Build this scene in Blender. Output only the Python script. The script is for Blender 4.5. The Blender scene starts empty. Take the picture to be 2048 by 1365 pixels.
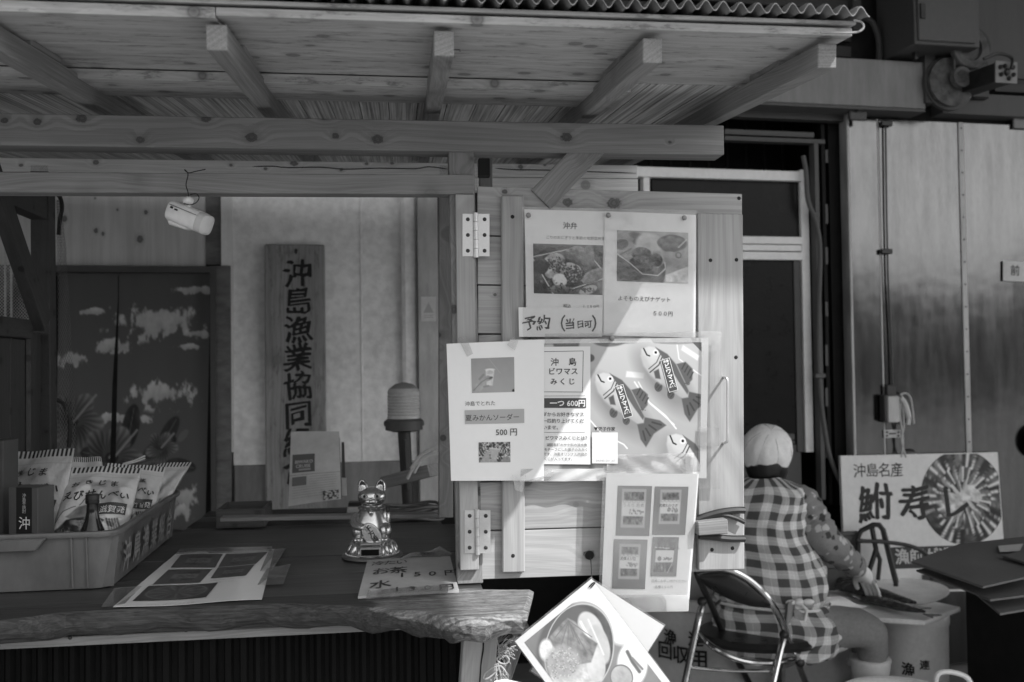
import bpy, bmesh, math, random
import numpy as np
from mathutils import Vector, Matrix

random.seed(7)
RNG = np.random.default_rng(7)
scene = bpy.context.scene
COL = scene.collection
R = math.radians

# ------------------------------------------------------------------ camera
FPX = 1991.0                      # focal length in photo pixels (35 mm on full frame)
CAM = Vector((0.0, 0.0, 1.45))
YAW, PITCH, ROLL = R(6.3), R(1.6), R(0.75)
_f = Vector((math.sin(YAW) * math.cos(PITCH), math.cos(YAW) * math.cos(PITCH), math.sin(PITCH)))
_r0 = Vector((math.cos(YAW), -math.sin(YAW), 0.0))
_u0 = _r0.cross(_f)
_u = _u0 * math.cos(ROLL) + _r0 * math.sin(ROLL)
_r = _r0 * math.cos(ROLL) - _u0 * math.sin(ROLL)
cd = bpy.data.cameras.new('camera')
cd.lens = 35.0
cd.sensor_width = 36.0
cd.clip_start = 0.05
cd.clip_end = 500.0
cd.dof.use_dof = True
cd.dof.focus_distance = 2.12
cd.dof.aperture_fstop = 4.5
cam = bpy.data.objects.new('camera', cd)
COL.objects.link(cam)
cam.matrix_world = Matrix(((_r.x, _u.x, -_f.x, CAM.x), (_r.y, _u.y, -_f.y, CAM.y), (_r.z, _u.z, -_f.z, CAM.z), (0, 0, 0, 1)))
scene.camera = cam

# ------------------------------------------------------------------ sky, sun, exposure (black and white photograph)
SUN = Vector((0.995, -1.0, 1.6)).normalized()      # direction towards the sun
world = bpy.data.worlds.new('World')
scene.world = world
world.use_nodes = True
wn = world.node_tree
for n in list(wn.nodes):
    wn.nodes.remove(n)
sky = wn.nodes.new('ShaderNodeTexSky')
sky.sky_type = 'NISHITA'
sky.sun_disc = False
sky.sun_elevation = math.asin(SUN.z)
sky.sun_rotation = R(135.1)
bw = wn.nodes.new('ShaderNodeRGBToBW')
bg = wn.nodes.new('ShaderNodeBackground')
bg.inputs['Strength'].default_value = 0.15
wo = wn.nodes.new('ShaderNodeOutputWorld')
wn.links.new(sky.outputs[0], bw.inputs[0])
wn.links.new(bw.outputs[0], bg.inputs['Color'])
wn.links.new(bg.outputs[0], wo.inputs['Surface'])
sl = bpy.data.lights.new('sun', 'SUN')
sl.energy = 2.6
sl.angle = R(0.55)
sl.color = (1.0, 1.0, 1.0)
so = bpy.data.objects.new('sun', sl)
COL.objects.link(so)
so.rotation_euler = SUN.to_track_quat('Z', 'Y').to_euler()
so.location = (3, -3, 8)
scene.view_settings.view_transform = 'Standard'
scene.view_settings.look = 'None'
scene.view_settings.exposure = 1.05
scene.view_settings.gamma = 1.0
scene.view_settings.use_curve_mapping = False
scene.render.engine = 'CYCLES'
scene.cycles.max_bounces = 8
scene.cycles.use_denoising = True


# ------------------------------------------------------------------ from a spot in the photo to a point on a real plane
def ray(px, py):
    return _f + _r * ((px - 1024.0) / FPX) - _u * ((py - 682.5) / FPX)

def onX(px, py, x):
    d = ray(px, py); return CAM + d * ((x - CAM.x) / d.x)

def onY(px, py, y):
    d = ray(px, py); return CAM + d * ((y - CAM.y) / d.y)

def onZ(px, py, z):
    d = ray(px, py); return CAM + d * ((z - CAM.z) / d.z)

def onD(px, py, dist):
    return CAM + ray(px, py) * dist

# building frame: long wall turned a little against the stall
BA = R(5.7)
BE = Vector((math.cos(BA), math.sin(BA), 0))
BN = Vector((math.sin(BA), -math.cos(BA), 0))     # out of the wall, to the camera
BO = onD(640, 738, 4.2); BO.z = 0

def onB(px, py, w=0.0):
    d = ray(px, py); o = BO + BN * w
    return CAM + d * ((o - CAM).dot(BN) / d.dot(BN))

def bsz(p):
    return (p - BO).dot(BE), p.z

def bpt(s, w, z):
    v = BO + BE * s + BN * w
    return Vector((v.x, v.y, z))

# ------------------------------------------------------------------ mesh helpers
I4 = Matrix.Identity(4)

class MB:
    def __init__(s):
        s.v = []; s.f = []; s.c = None; s.sm = []
    def add(s, vs, fs, smooth=False, col=None):
        o = len(s.v)
        s.v += [tuple(v) for v in vs]
        s.f += [tuple(i + o for i in f) for f in fs]
        s.sm += [smooth] * len(fs)
        if col is not None or s.c is not None:
            if s.c is None:
                s.c = [0.5] * o
            if col is None: col = 0.5
            s.c += list(col) if hasattr(col, '__len__') else [col] * len(vs)
        return s
    def box(s, c, d, M=None, col=None):
        cx, cy, cz = c; x, y, z = d[0] / 2, d[1] / 2, d[2] / 2
        vs = [Vector((cx + i * x, cy + j * y, cz + k * z)) for i in (-1, 1) for j in (-1, 1) for k in (-1, 1)]
        if M is not None: vs = [M @ v for v in vs]
        return s.add(vs, [(0, 1, 3, 2), (4, 6, 7, 5), (0, 4, 5, 1), (2, 3, 7, 6), (0, 2, 6, 4), (1, 5, 7, 3)], col=col)
    def prism(s, pts, off, col=None, smooth=False):
        n = len(pts); off = Vector(off)
        vs = [Vector(p) for p in pts] + [Vector(p) + off for p in pts]
        fs = [tuple(range(n))[::-1], tuple(range(n, 2 * n))] + [(i, (i + 1) % n, (i + 1) % n + n, i + n) for i in range(n)]
        return s.add(vs, fs, smooth, col)
    def loft(s, rings, caps=True, smooth=True, closed=True, col=None):
        n = len(rings[0]); vs = [p for r_ in rings for p in r_]; fs = []
        m = n if closed else n - 1
        for k in range(len(rings) - 1):
            for i in range(m):
                j = (i + 1) % n
                fs.append((k * n + i, k * n + j, (k + 1) * n + j, (k + 1) * n + i))
        if caps and closed:
            fs.append(tuple(range(n))[::-1]); fs.append(tuple(range((len(rings) - 1) * n, len(rings) * n)))
        return s.add(vs, fs, smooth, col)
    def tube(s, path, r, n=8, caps=True, col=None, closed=False):
        P = [Vector(p) for p in path]; rings = []
        rr = r if hasattr(r, '__len__') else [r] * len(P)
        prev = None
        for i, p in enumerate(P):
            if closed: t = P[(i + 1) % len(P)] - P[i - 1]
            else: t = P[min(i + 1, len(P) - 1)] - P[max(i - 1, 0)]
            t.normalize()
            if prev is None:
                a = Vector((0, 0, 1)) if abs(t.z) < .9 else Vector((1, 0, 0))
                prev = (a - t * a.dot(t)).normalized()
            else:
                prev = prev - t * prev.dot(t)
                prev = prev.normalized() if prev.length > 1e-6 else t.orthogonal().normalized()
            b = t.cross(prev)
            rings.append([p + (prev * math.cos(2 * math.pi * k / n) + b * math.sin(2 * math.pi * k / n)) * rr[i] for k in range(n)])
        if closed: rings.append(rings[0])
        return s.loft(rings, caps and not closed, True, True, col)
    def lathe(s, prof, n=24, c=(0, 0, 0), M=None, caps=True, col=None, sx=1.0, sy=1.0):
        rings = []
        for (rad, z) in prof:
            ring = [Vector((c[0] + sx * rad * math.cos(2 * math.pi * k / n), c[1] + sy * rad * math.sin(2 * math.pi * k / n), c[2] + z)) for k in range(n)]
            if M is not None: ring = [M @ v for v in ring]
            rings.append(ring)
        return s.loft(rings, caps, True, True, col)
    def ball(s, c, r, n=16, m=10, M=None, col=None):
        r3 = r if hasattr(r, '__len__') else (r, r, r)
        rings = []
        for k in range(m + 1):
            a = -math.pi / 2 + math.pi * k / m
            ca = max(math.cos(a), 0.02)
            ring = [Vector((c[0] + r3[0] * ca * math.cos(2 * math.pi * i / n), c[1] + r3[1] * ca * math.sin(2 * math.pi * i / n), c[2] + r3[2] * math.sin(a))) for i in range(n)]
            if M is not None: ring = [M @ v for v in ring]
            rings.append(ring)
        return s.loft(rings, True, True, True, col)
    def grid(s, fn, nu, nv, smooth=True, col=None, flip=False):
        vs = [fn(i / nu, j / nv) for j in range(nv + 1) for i in range(nu + 1)]
        fs = []
        for j in range(nv):
            for i in range(nu):
                a = j * (nu + 1) + i
                q = (a, a + nu + 1, a + nu + 2, a + 1)
                fs.append(q[::-1] if flip else q)
        return s.add(vs, fs, smooth, col)

WM = {}
def place(o, M, parent=None):
    o.matrix_basis = M
    WM[o.name] = M.copy()
    if parent is not None:
        o.parent = parent
        o.matrix_parent_inverse = WM[parent.name].inverted()

def build(name, mb, mat, parent=None, M=None, bevel=0.0, seg=1, sharp=35, kind=None, label=None, subsurf=0, attrs=None):
    """mb holds world coordinates when M is None: the origin is put at their middle."""
    me = bpy.data.meshes.new(name)
    if M is None:
        a = np.array(mb.v, dtype=float)
        c = (a.min(0) + a.max(0)) / 2
        M = Matrix.Translation(Vector(c))
        vs = (a - c).tolist()
    else:
        vs = [tuple(v) for v in mb.v]
    me.from_pydata(vs, [], mb.f)
    me.polygons.foreach_set('use_smooth', mb.sm)
    if mb.c is not None:
        at = me.color_attributes.new('Col', 'FLOAT_COLOR', 'POINT')
        cc = np.ones((len(vs), 4), dtype=np.float32)
        cc[:, :3] = np.array(mb.c, dtype=np.float32)[:, None]
        at.data.foreach_set('color', cc.ravel())
    if attrs is not None:
        for an, arr in attrs.items():
            at = me.attributes.new(an, 'FLOAT_VECTOR', 'POINT')
            at.data.foreach_set('vector', np.array(arr, dtype=np.float32).ravel())
    if bevel > 0:
        bm = bmesh.new(); bm.from_mesh(me)
        bmesh.ops.recalc_face_normals(bm, faces=bm.faces)
        ed = [e for e in bm.edges if len(e.link_faces) == 2 and e.calc_face_angle(0) > 0.6]
        bmesh.ops.bevel(bm, geom=ed, offset=bevel, segments=seg, profile=0.6, affect='EDGES', clamp_overlap=True)
        bm.to_mesh(me); bm.free()
    elif any(mb.sm):
        me.set_sharp_from_angle(angle=R(sharp))
    me.update()
    if mat is not None: me.materials.append(mat)
    o = bpy.data.objects.new(name, me)
    COL.objects.link(o)
    place(o, M, parent)
    if subsurf:
        m = o.modifiers.new('Subsurf', 'SUBSURF'); m.levels = m.render_levels = subsurf
    if kind: o['kind'] = kind
    if label: o['label'] = label
    return o

def thing(name, label, cat, loc, group=None, M=None):
    o = bpy.data.objects.new(name, None)
    o.empty_display_size = 0.05
    COL.objects.link(o)
    place(o, M if M is not None else Matrix.Translation(Vector(loc)))
    o['label'] = label; o['category'] = cat
    if group: o['group'] = group
    return o

def tag(o, label, cat, group=None):
    o['label'] = label; o['category'] = cat
    if group: o['group'] = group
    return o

def frame(x, up, c):
    x = Vector(x).normalized(); y = Vector(up).cross(x).normalized(); z = x.cross(y)
    return Matrix(((x.x, y.x, z.x, c[0]), (x.y, y.y, z.y, c[1]), (x.z, y.z, z.z, c[2]), (0, 0, 0, 1)))

def timber(name, p0, p1, w, h, mat, parent, up=(0, 0, 1), bevel=0.0015, label=None, shift=(0, 0)):
    """a straight piece of wood: local x runs along the grain, w along local y, h along local z"""
    p0 = Vector(p0); p1 = Vector(p1)
    M = frame(p1 - p0, up, (p0 + p1) / 2)
    mb = MB(); mb.box((0, shift[0], shift[1]), ((p1 - p0).length, w, h))
    return build(name, mb, mat, parent, M, bevel=bevel, label=label)

BM = Matrix(((BE.x, -BN.x, 0, 0), (BE.y, -BN.y, 0, 0), (0, 0, 1, 0), (0, 0, 0, 1)))
def bbox(name, x0, y0, x1, y1, w, dep, mat, parent, bevel=0.0, label=None, kind=None, vert=False):
    """a box against the building: its front face spans the given spots, w metres out from the wall plane"""
    a = [bsz(onB(px, py, w)) for px, py in ((x0, y0), (x1, y0), (x0, y1), (x1, y1))]
    s0 = (a[0][0] + a[2][0]) / 2; s1 = (a[1][0] + a[3][0]) / 2
    z1 = (a[0][1] + a[1][1]) / 2; z0 = (a[2][1] + a[3][1]) / 2
    return bboxm(name, s0, s1, z0, z1, w, dep, mat, parent, bevel, label, kind, vert)

def bboxm(name, s0, s1, z0, z1, w, dep, mat, parent, bevel=0.0, label=None, kind=None, vert=False):
    c = bpt((s0 + s1) / 2, w - dep / 2, (z0 + z1) / 2)
    mb = MB()
    if vert:      # local x up, for wood that stands
        M = frame((0, 0, 1), BE, c); mb.box((0, 0, 0), (z1 - z0, dep, s1 - s0))
    else:
        M = BM.copy(); M.translation = c
        mb.box((0, 0, 0), (s1 - s0, dep, z1 - z0))
    return build(name, mb, mat, parent, M, bevel=bevel, label=label, kind=kind)

def px_path(pts, f):
    return [f(*p) for p in pts]

def smooth_path(P, k=6):
    P = [Vector(p) for p in P]; out = []
    for i in range(len(P) - 1):
        p0 = P[max(i - 1, 0)]; p1 = P[i]; p2 = P[i + 1]; p3 = P[min(i + 2, len(P) - 1)]
        for j in range(k):
            t = j / k
            out.append(0.5 * ((2 * p1) + (p2 - p0) * t + (2 * p0 - 5 * p1 + 4 * p2 - p3) * t * t + (3 * p1 - p0 - 3 * p2 + p3) * t ** 3))
    out.append(P[-1])
    return out

# ------------------------------------------------------------------ materials (all greys: the photograph is black and white)
def g4(v): return (v, v, v, 1.0)

class NT:
    def __init__(s, name):
        s.m = bpy.data.materials.new(name); s.m.use_nodes = True
        s.t = s.m.node_tree; s.t.nodes.clear()
        s.out = s.t.nodes.new('ShaderNodeOutputMaterial')
        s.b = s.t.nodes.new('ShaderNodeBsdfPrincipled')
        s.t.links.new(s.b.outputs[0], s.out.inputs[0])
    def n(s, typ, **kw):
        nd = s.t.nodes.new(typ)
        for k, v in kw.items(): setattr(nd, k, v)
        return nd
    def l(s, a, b): s.t.links.new(a, b)
    def math(s, op, a, b=None, c=None, clamp=False):
        nd = s.n('ShaderNodeMath', operation=op); nd.use_clamp = clamp
        for i, x in enumerate((a, b, c)):
            if x is None: continue
            if isinstance(x, (int, float)): nd.inputs[i].default_value = x
            else: s.l(x, nd.inputs[i])
        return nd.outputs[0]
    def mr(s, v, a, b, c, d, smooth=False):
        nd = s.n('ShaderNodeMapRange')
        if smooth: nd.interpolation_type = 'SMOOTHSTEP'
        s.l(v, nd.inputs[0])
        for i, x in enumerate((a, b, c, d)): nd.inputs[1 + i].default_value = x
        return nd.outputs[0]
    def noise(s, vec, scale, detail=3, rough=.55, dim='3D'):
        nd = s.n('ShaderNodeTexNoise'); nd.noise_dimensions = dim
        if dim == '1D': s.l(vec, nd.inputs['W'])
        else: s.l(vec, nd.inputs['Vector'])
        nd.inputs['Scale'].default_value = scale; nd.inputs['Detail'].default_value = detail; nd.inputs['Roughness'].default_value = rough
        return nd.outputs[0]
    def coord(s, scale=(1, 1, 1), rnd=True):
        tc = s.n('ShaderNodeTexCoord'); v = tc.outputs['Object']
        if rnd:
            oi = s.n('ShaderNodeObjectInfo')
            cx = s.n('ShaderNodeCombineXYZ')
            for i, k in enumerate((17.3, 3.1, 5.7)): s.l(s.math('MULTIPLY', oi.outputs['Random'], k), cx.inputs[i])
            ad = s.n('ShaderNodeVectorMath', operation='ADD'); s.l(v, ad.inputs[0]); s.l(cx.outputs[0], ad.inputs[1]); v = ad.outputs[0]
        if scale != (1, 1, 1):
            mp = s.n('ShaderNodeMapping'); s.l(v, mp.inputs[0]); mp.inputs['Scale'].default_value = scale; v = mp.outputs[0]
        return v
    def bump(s, h, strength=.2, dist=.002):
        bp = s.n('ShaderNodeBump'); bp.inputs['Strength'].default_value = strength; bp.inputs['Distance'].default_value = dist
        s.l(h, bp.inputs['Height']); s.l(bp.outputs[0], s.b.inputs['Normal'])
    def rough(s, v): s.b.inputs['Roughness'].default_value = v
    def colour(s, v): s.l(v, s.b.inputs['Base Color'])

def plain(name, v, rough=.5, metal=0.0, var=.12, scale=14, stretch=(1, 1, 1), bump=0.0, bs=120, spec=.5, fine=.05):
    t = NT(name)
    co = t.coord(stretch)
    a = t.noise(co, scale, 4, .6)
    b = t.noise(co, scale * 9, 2, .6)
    m = t.math('ADD', t.mr(a, .3, .7, v * (1 - var), v * (1 + var)), t.mr(b, .3, .7, -v * fine, v * fine))
    t.colour(m); t.rough(rough)
    t.l(t.mr(a, .3, .7, rough * .85, min(1, rough * 1.15)), t.b.inputs['Roughness'])
    t.b.inputs['Metallic'].default_value = metal
    t.b.inputs['Specular IOR Level'].default_value = spec
    if bump > 0: t.bump(t.noise(t.coord(), bs, 3, .6), bump, .002)
    return t.m

def wood(name, light, dark, knots=1.0, rough=.65, rings=70, fib=.10, ringw=.5, bump=.12, weather=0.0, dens=17, wscale=6, klist=None, bare=None):
    t = NT(name)
    co = t.coord()
    sp = t.n('ShaderNodeSeparateXYZ'); t.l(co, sp.inputs[0])
    vo = t.n('ShaderNodeTexVoronoi'); vo.inputs['Scale'].default_value = dens
    t.l(co, vo.inputs['Vector'])
    d = t.math('DIVIDE', vo.outputs['Distance'], .17)
    if klist:         # knots where the board has them: (x, z, radius) on its front face
        tc = t.n('ShaderNodeTexCoord'); s2 = t.n('ShaderNodeSeparateXYZ'); t.l(tc.outputs['Object'], s2.inputs[0]); dm = None
        for (kx, kz, kr_) in klist:
            ax = t.math('MULTIPLY', t.math('SUBTRACT', s2.outputs[0], kx), .8); az = t.math('SUBTRACT', s2.outputs[2], kz)
            di = t.math('DIVIDE', t.math('SQRT', t.math('ADD', t.math('MULTIPLY', ax, ax), t.math('MULTIPLY', az, az))), kr_)
            dm = di if dm is None else t.math('MINIMUM', dm, di)
        d = t.math('ADD', dm, t.mr(t.noise(co, 140, 2), .3, .7, -.18, .18))
    kd = t.mr(d, .0, 4.2, 1, 0, True)
    lo = t.coord((1.3, 3, 3))
    n1 = t.noise(lo, 1.0, 2, .5); n2 = t.noise(t.coord((.9, 2, 2)), 1.7, 1, .5)
    yy = t.math('ADD', t.math('SUBTRACT', sp.outputs[1], 1.2), t.math('MULTIPLY', n1, .09))
    zz = t.math('ADD', t.math('SUBTRACT', sp.outputs[2], 2.6), t.math('MULTIPLY', n2, .09))
    rr = t.math('SQRT', t.math('ADD', t.math('MULTIPLY', yy, yy), t.math('MULTIPLY', zz, zz)))
    rr = t.math('ADD', rr, t.math('MULTIPLY', kd, .016 * knots))
    rg = t.noise(rr, rings * 1.6, 2.5, .6, '1D')
    ring = t.mr(rg, .38, .62, 0, 1, True)
    fb = t.noise(t.coord((5, 330, 330)), 1.0, 3, .6)
    bl = t.noise(t.coord((1.5, 5, 5)), 2.0, 3, .55)
    v = t.math('ADD', t.math('MULTIPLY', ring, ringw * (dark - light)), light)
    v = t.math('ADD', v, t.mr(fb, .3, .7, -light * fib, light * fib))
    v = t.math('MULTIPLY', v, t.mr(bl, .3, .7, .86, 1.12))
    if weather > 0:
        w = t.noise(t.coord((2.2, 9, 9)), wscale, 5, .68)
        w2 = t.noise(t.coord((30, 90, 90)), 3, 2, .7)
        ww = t.math('MULTIPLY', t.mr(w, .5, .66, 0, 1, True), t.mr(w2, .35, .6, .2, 1))
        v = t.math('MULTIPLY', v, t.mr(ww, 0, 1, 1, 1 - weather))
    if knots > 0:
        kn = t.mr(d, .75, 1.15, 1, 0, True)
        kr = t.noise(d, 7, 1, .5, '1D')
        kv = t.math('MULTIPLY', t.mr(kr, .3, .7, .18, .5), light)
        mx = t.n('ShaderNodeMix'); mx.data_type = 'FLOAT'
        t.l(t.math('MULTIPLY', kn, min(1, knots)), mx.inputs[0]); t.l(v, mx.inputs[2]); t.l(kv, mx.inputs[3]); v = mx.outputs[0]
        halo = t.mr(d, 1.0, 2.3, .84, 1, True)
        v = t.math('MULTIPLY', v, halo)
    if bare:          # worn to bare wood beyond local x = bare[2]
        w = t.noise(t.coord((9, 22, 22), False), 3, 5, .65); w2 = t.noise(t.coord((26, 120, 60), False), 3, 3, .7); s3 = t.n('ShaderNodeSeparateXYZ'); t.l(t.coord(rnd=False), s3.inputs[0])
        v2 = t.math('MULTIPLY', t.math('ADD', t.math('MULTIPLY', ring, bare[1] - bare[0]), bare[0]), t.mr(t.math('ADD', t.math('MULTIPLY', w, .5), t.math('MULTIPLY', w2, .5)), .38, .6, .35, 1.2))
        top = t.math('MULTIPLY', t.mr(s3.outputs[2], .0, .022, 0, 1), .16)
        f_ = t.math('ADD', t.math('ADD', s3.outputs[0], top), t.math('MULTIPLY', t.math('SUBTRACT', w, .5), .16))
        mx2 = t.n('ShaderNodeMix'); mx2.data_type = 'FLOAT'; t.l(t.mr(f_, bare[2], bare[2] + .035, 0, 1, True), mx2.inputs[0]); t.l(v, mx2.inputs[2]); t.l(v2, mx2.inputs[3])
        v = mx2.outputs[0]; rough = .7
    t.colour(v); t.rough(rough)
    if bump > 0:
        t.bump(t.math('ADD', t.math('MULTIPLY', ring, .4), fb), bump, .0015)
    return t.m

def printmat(name, rough=.45, spec=.4, coat=0.0, crinkle=0.0):
    t = NT(name)
    at = t.n('ShaderNodeAttribute'); at.attribute_name = 'Col'
    t.colour(at.outputs['Color']); t.rough(rough); t.b.inputs['Specular IOR Level'].default_value = spec
    t.b.inputs['Coat Weight'].default_value = coat; t.b.inputs['Coat Roughness'].default_value = .08
    if crinkle: t.bump(t.noise(t.coord(), 38, 3, .55), crinkle, .006)
    return t.m

def film(name, gl=.10, milk=.06, rough=.12, ns=22):
    t = NT(name)
    t.t.nodes.remove(t.b)
    tr = t.n('ShaderNodeBsdfTransparent'); tr.inputs[0].default_value = g4(.97)
    gs = t.n('ShaderNodeBsdfGlossy'); gs.inputs['Roughness'].default_value = rough
    df = t.n('ShaderNodeBsdfDiffuse'); df.inputs[0].default_value = g4(.8)
    m1 = t.n('ShaderNodeMixShader'); m2 = t.n('ShaderNodeMixShader')
    nz = t.noise(t.coord(), ns, 2, .5)
    t.l(t.mr(nz, .4, .75, milk * .4, milk * 2.2), m1.inputs[0]); t.l(tr.outputs[0], m1.inputs[1]); t.l(df.outputs[0], m1.inputs[2])
    lw = t.n('ShaderNodeLayerWeight'); lw.inputs[0].default_value = .25
    t.l(t.math('ADD', t.math('MULTIPLY', lw.outputs['Fresnel'], .5), gl * .3), m2.inputs[0])
    t.l(m1.outputs[0], m2.inputs[1]); t.l(gs.outputs[0], m2.inputs[2])
    t.l(m2.outputs[0], t.out.inputs[0])
    bp = t.n('ShaderNodeBump'); bp.inputs['Strength'].default_value = .35; bp.inputs['Distance'].default_value = .004
    t.l(t.noise(t.coord(), 16, 3, .5), bp.inputs['Height']); t.l(bp.outputs[0], gs.inputs['Normal'])
    return t.m

M = {}
M['timber'] = wood('pale_timber', .26, .155, knots=1.0, rings=90)
M['timber_plain'] = wood('pale_timber_clear', .25, .15, knots=.25, rings=110, dens=9)
M['rafter'] = wood('rafter_timber', .26, .16, knots=.3, rings=170, dens=8, fib=.16)
M['roofboard'] = wood('weathered_roof_board', .50, .37, knots=.7, rings=60, weather=.55, dens=12)
def strips():
    t = NT('striped_sheathing'); a = t.noise(t.coord((.6, 60, 60)), 3, 3, .6); b = t.noise(t.coord((2, 14, 14)), 2, 2)
    t.colour(t.math('MULTIPLY', t.mr(a, .34, .60, .22, .66), t.mr(b, .3, .7, .8, 1.15))); t.rough(.7); return t.m
M['reed'] = strips()
M['plank'] = wood('shutter_plank', .38, .265, knots=.8, rings=60, dens=12)
M['batten'] = wood('shutter_batten', .36, .25, knots=.15, rings=80, dens=8)
M['darkwood'] = wood('dark_stained_wood', .10, .06, knots=.5, rings=70)
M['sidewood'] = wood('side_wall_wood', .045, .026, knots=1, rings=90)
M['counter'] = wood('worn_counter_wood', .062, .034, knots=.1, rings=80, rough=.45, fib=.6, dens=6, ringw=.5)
M['counter_edge'] = wood('bare_slab_wood', .34, .16, knots=.2, rings=60, rough=.75, fib=.3, weather=.6, bump=.5, dens=6, wscale=14)
M['plywood'] = wood('plywood_panel', .46, .38, knots=.5, rings=22, fib=.05, dens=5)
M['signwood'] = wood('old_sign_wood', .27, .18, knots=.3, rings=50, weather=.45, dens=6)
M['jamb'] = plain('weathered_jamb', .13, .8, var=.45, scale=9, stretch=(1, 1, 2.5), bump=.2)
M['plaster'] = plain('pitted_plaster', .78, .9, var=.10, scale=3, bump=.6, bs=160, fine=.12)
M['plinth'] = plain('stained_plinth', .20, .85, var=.3, scale=5, stretch=(3, 1, .6), bump=.2)
M['steel'] = plain('stainless_sheet', .125, .14, metal=.99, var=.16, scale=4, stretch=(6, 6, .8), bump=.9, bs=2.6, fine=.09)
M['steel_dull'] = plain('dull_zinc', .38, .55, metal=.35, var=.25, scale=6, stretch=(3, 3, .7))
M['chrome'] = plain('worn_chrome', .62, .18, metal=1, var=.1)
M['hinge'] = plain('brushed_hinge', .60, .38, metal=.75, var=.06, scale=40)
M['alu'] = plain('white_aluminium', .72, .4, var=.06, scale=4)
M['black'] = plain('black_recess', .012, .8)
M['dark'] = plain('dark_paint', .03, .55, var=.3)
M['darkmetal'] = plain('greasy_dark_metal', .035, .4, metal=.4, var=.4)
M['rust'] = plain('rusty_metal', .10, .7, metal=.2, var=.6, scale=30, bump=.3)
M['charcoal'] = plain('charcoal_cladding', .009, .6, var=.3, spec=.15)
M['glassdark'] = plain('dark_obscured_glass', .006, .3, var=.2, bump=.25, bs=60, spec=.15)
M['paper'] = plain('white_paper', .78, .55, var=.025, scale=6, fine=.01)
M['paper_gloss'] = plain('laminated_paper', .80, .18, var=.015, scale=6, fine=.01)
M['card'] = plain('laminated_card', .62, .2, var=.02, scale=6, fine=.01)
M['white'] = plain('white_plastic', .72, .3, var=.03, scale=6)
M['whitepaint'] = plain('white_sign_paint', .66, .4, var=.06, scale=4)
M['offwhite'] = plain('scuffed_white_plastic', .50, .45, var=.18, scale=5)
M['grey'] = plain('grey_cabinet_paint', .075, .5, var=.08, scale=5)
M['greydark'] = plain('dark_grey_paint', .06, .55, var=.15, scale=5)
M['cardboard'] = plain('corrugated_card', .46, .8, var=.10, scale=7)
M['carddark'] = plain('flattened_card', .10, .75, var=.16, scale=5)
M['crate'] = plain('crate_plastic', .125, .45, var=.22, scale=7, stretch=(1, 1, .45), fine=.08)
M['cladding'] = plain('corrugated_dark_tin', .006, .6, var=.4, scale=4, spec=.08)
M['sheet'] = plain('corrugated_polycarbonate', .30, .22, var=.2, scale=8)
M['silver'] = plain('silver_lucky_cat', .66, .24, metal=.85, var=.05)
M['silverdark'] = plain('plinth_of_cat', .09, .35, var=.1)
M['skin'] = plain('skin', .36, .5, var=.06)
M['hair'] = plain('black_hair', .012, .35, stretch=(1, 1, .15), var=.5, scale=60)
M['cap'] = plain('white_cotton', .80, .9, var=.06, scale=12, bump=.9, bs=34)
M['trousers'] = plain('grey_marl_trousers', .24, .9, var=.14, scale=90, bump=.5, bs=26)
M['glove'] = plain('white_glove', .72, .6, var=.08, bump=.5, bs=60)
M['boot'] = plain('white_rubber_boot', .66, .3, var=.05)
M['vinyl'] = plain('black_vinyl', .02, .3, var=.15, bump=.12, bs=160)
M['rubber'] = plain('black_rubber', .025, .38, var=.2)
M['rope'] = plain('pale_rope', .45, .85, var=.15, scale=60)
M['roped'] = plain('dark_rope', .03, .9, var=.4, scale=80, bump=.5)
M['net'] = plain('fishing_net', .16, .8)
M['ground'] = plain('concrete_ground', .20, .85, var=.25, scale=1.3, bump=.3, bs=40)
M['fish'] = plain('wet_fish', .055, .25, var=.6, scale=26, stretch=(.6, 2, 2))
M['board'] = plain('cutting_board', .82, .5, var=.15, scale=9)
M['straw'] = plain('dry_straw', .40, .85, var=.25, scale=50)
M['needle'] = plain('dry_needles', .14, .85, var=.3, scale=50)
M['film'] = film('clear_sleeve', .08, .02)
M['tape_milky'] = film('crumpled_tape', .26, .30, .16, 9)  # milky white share stands in for highlights on tape and glare on the sleeve
M['sleeve'] = film('plastic_sleeve', .14, .05, .12, 7)
M['cap_thread'] = plain('cap_thread', .50, .9)
M['tape'] = film('clear_tape', .14, .07)
M['bottle'] = plain('dark_bottle_glass', .02, .06, var=.1)
M['print'] = printmat('print', .45)
M['printgloss'] = printmat('glossy_print', .2, .5, .3)
M['printcloth'] = printmat('printed_cloth', .9, .1)
M['ink'] = plain('black_ink', .012, .8, var=.1)
M['housing'] = plain('pale_track_housing', .21, .6, var=.2, scale=7, stretch=(3, 1, .5))
M['lens'] = plain('ribbed_beacon_lens', .45, .15, var=.1)
M['pin'] = plain('steel_pin', .22, .35, metal=.6)
M['upper'] = plain('upper_wall_dark', .045, .7, var=.2, scale=5)
M['uppergrey'] = plain('upper_wall_grey', .09, .7, var=.15, scale=5, stretch=(4, 4, .5))

# ------------------------------------------------------------------ flat print: small pictures as coloured grids, lettering as outlines
def s2l(v):
    v = np.clip(np.asarray(v, dtype=float), 0, 1)
    return np.where(v <= .04045, v / 12.92, ((v + .055) / 1.055) ** 2.4)

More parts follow.
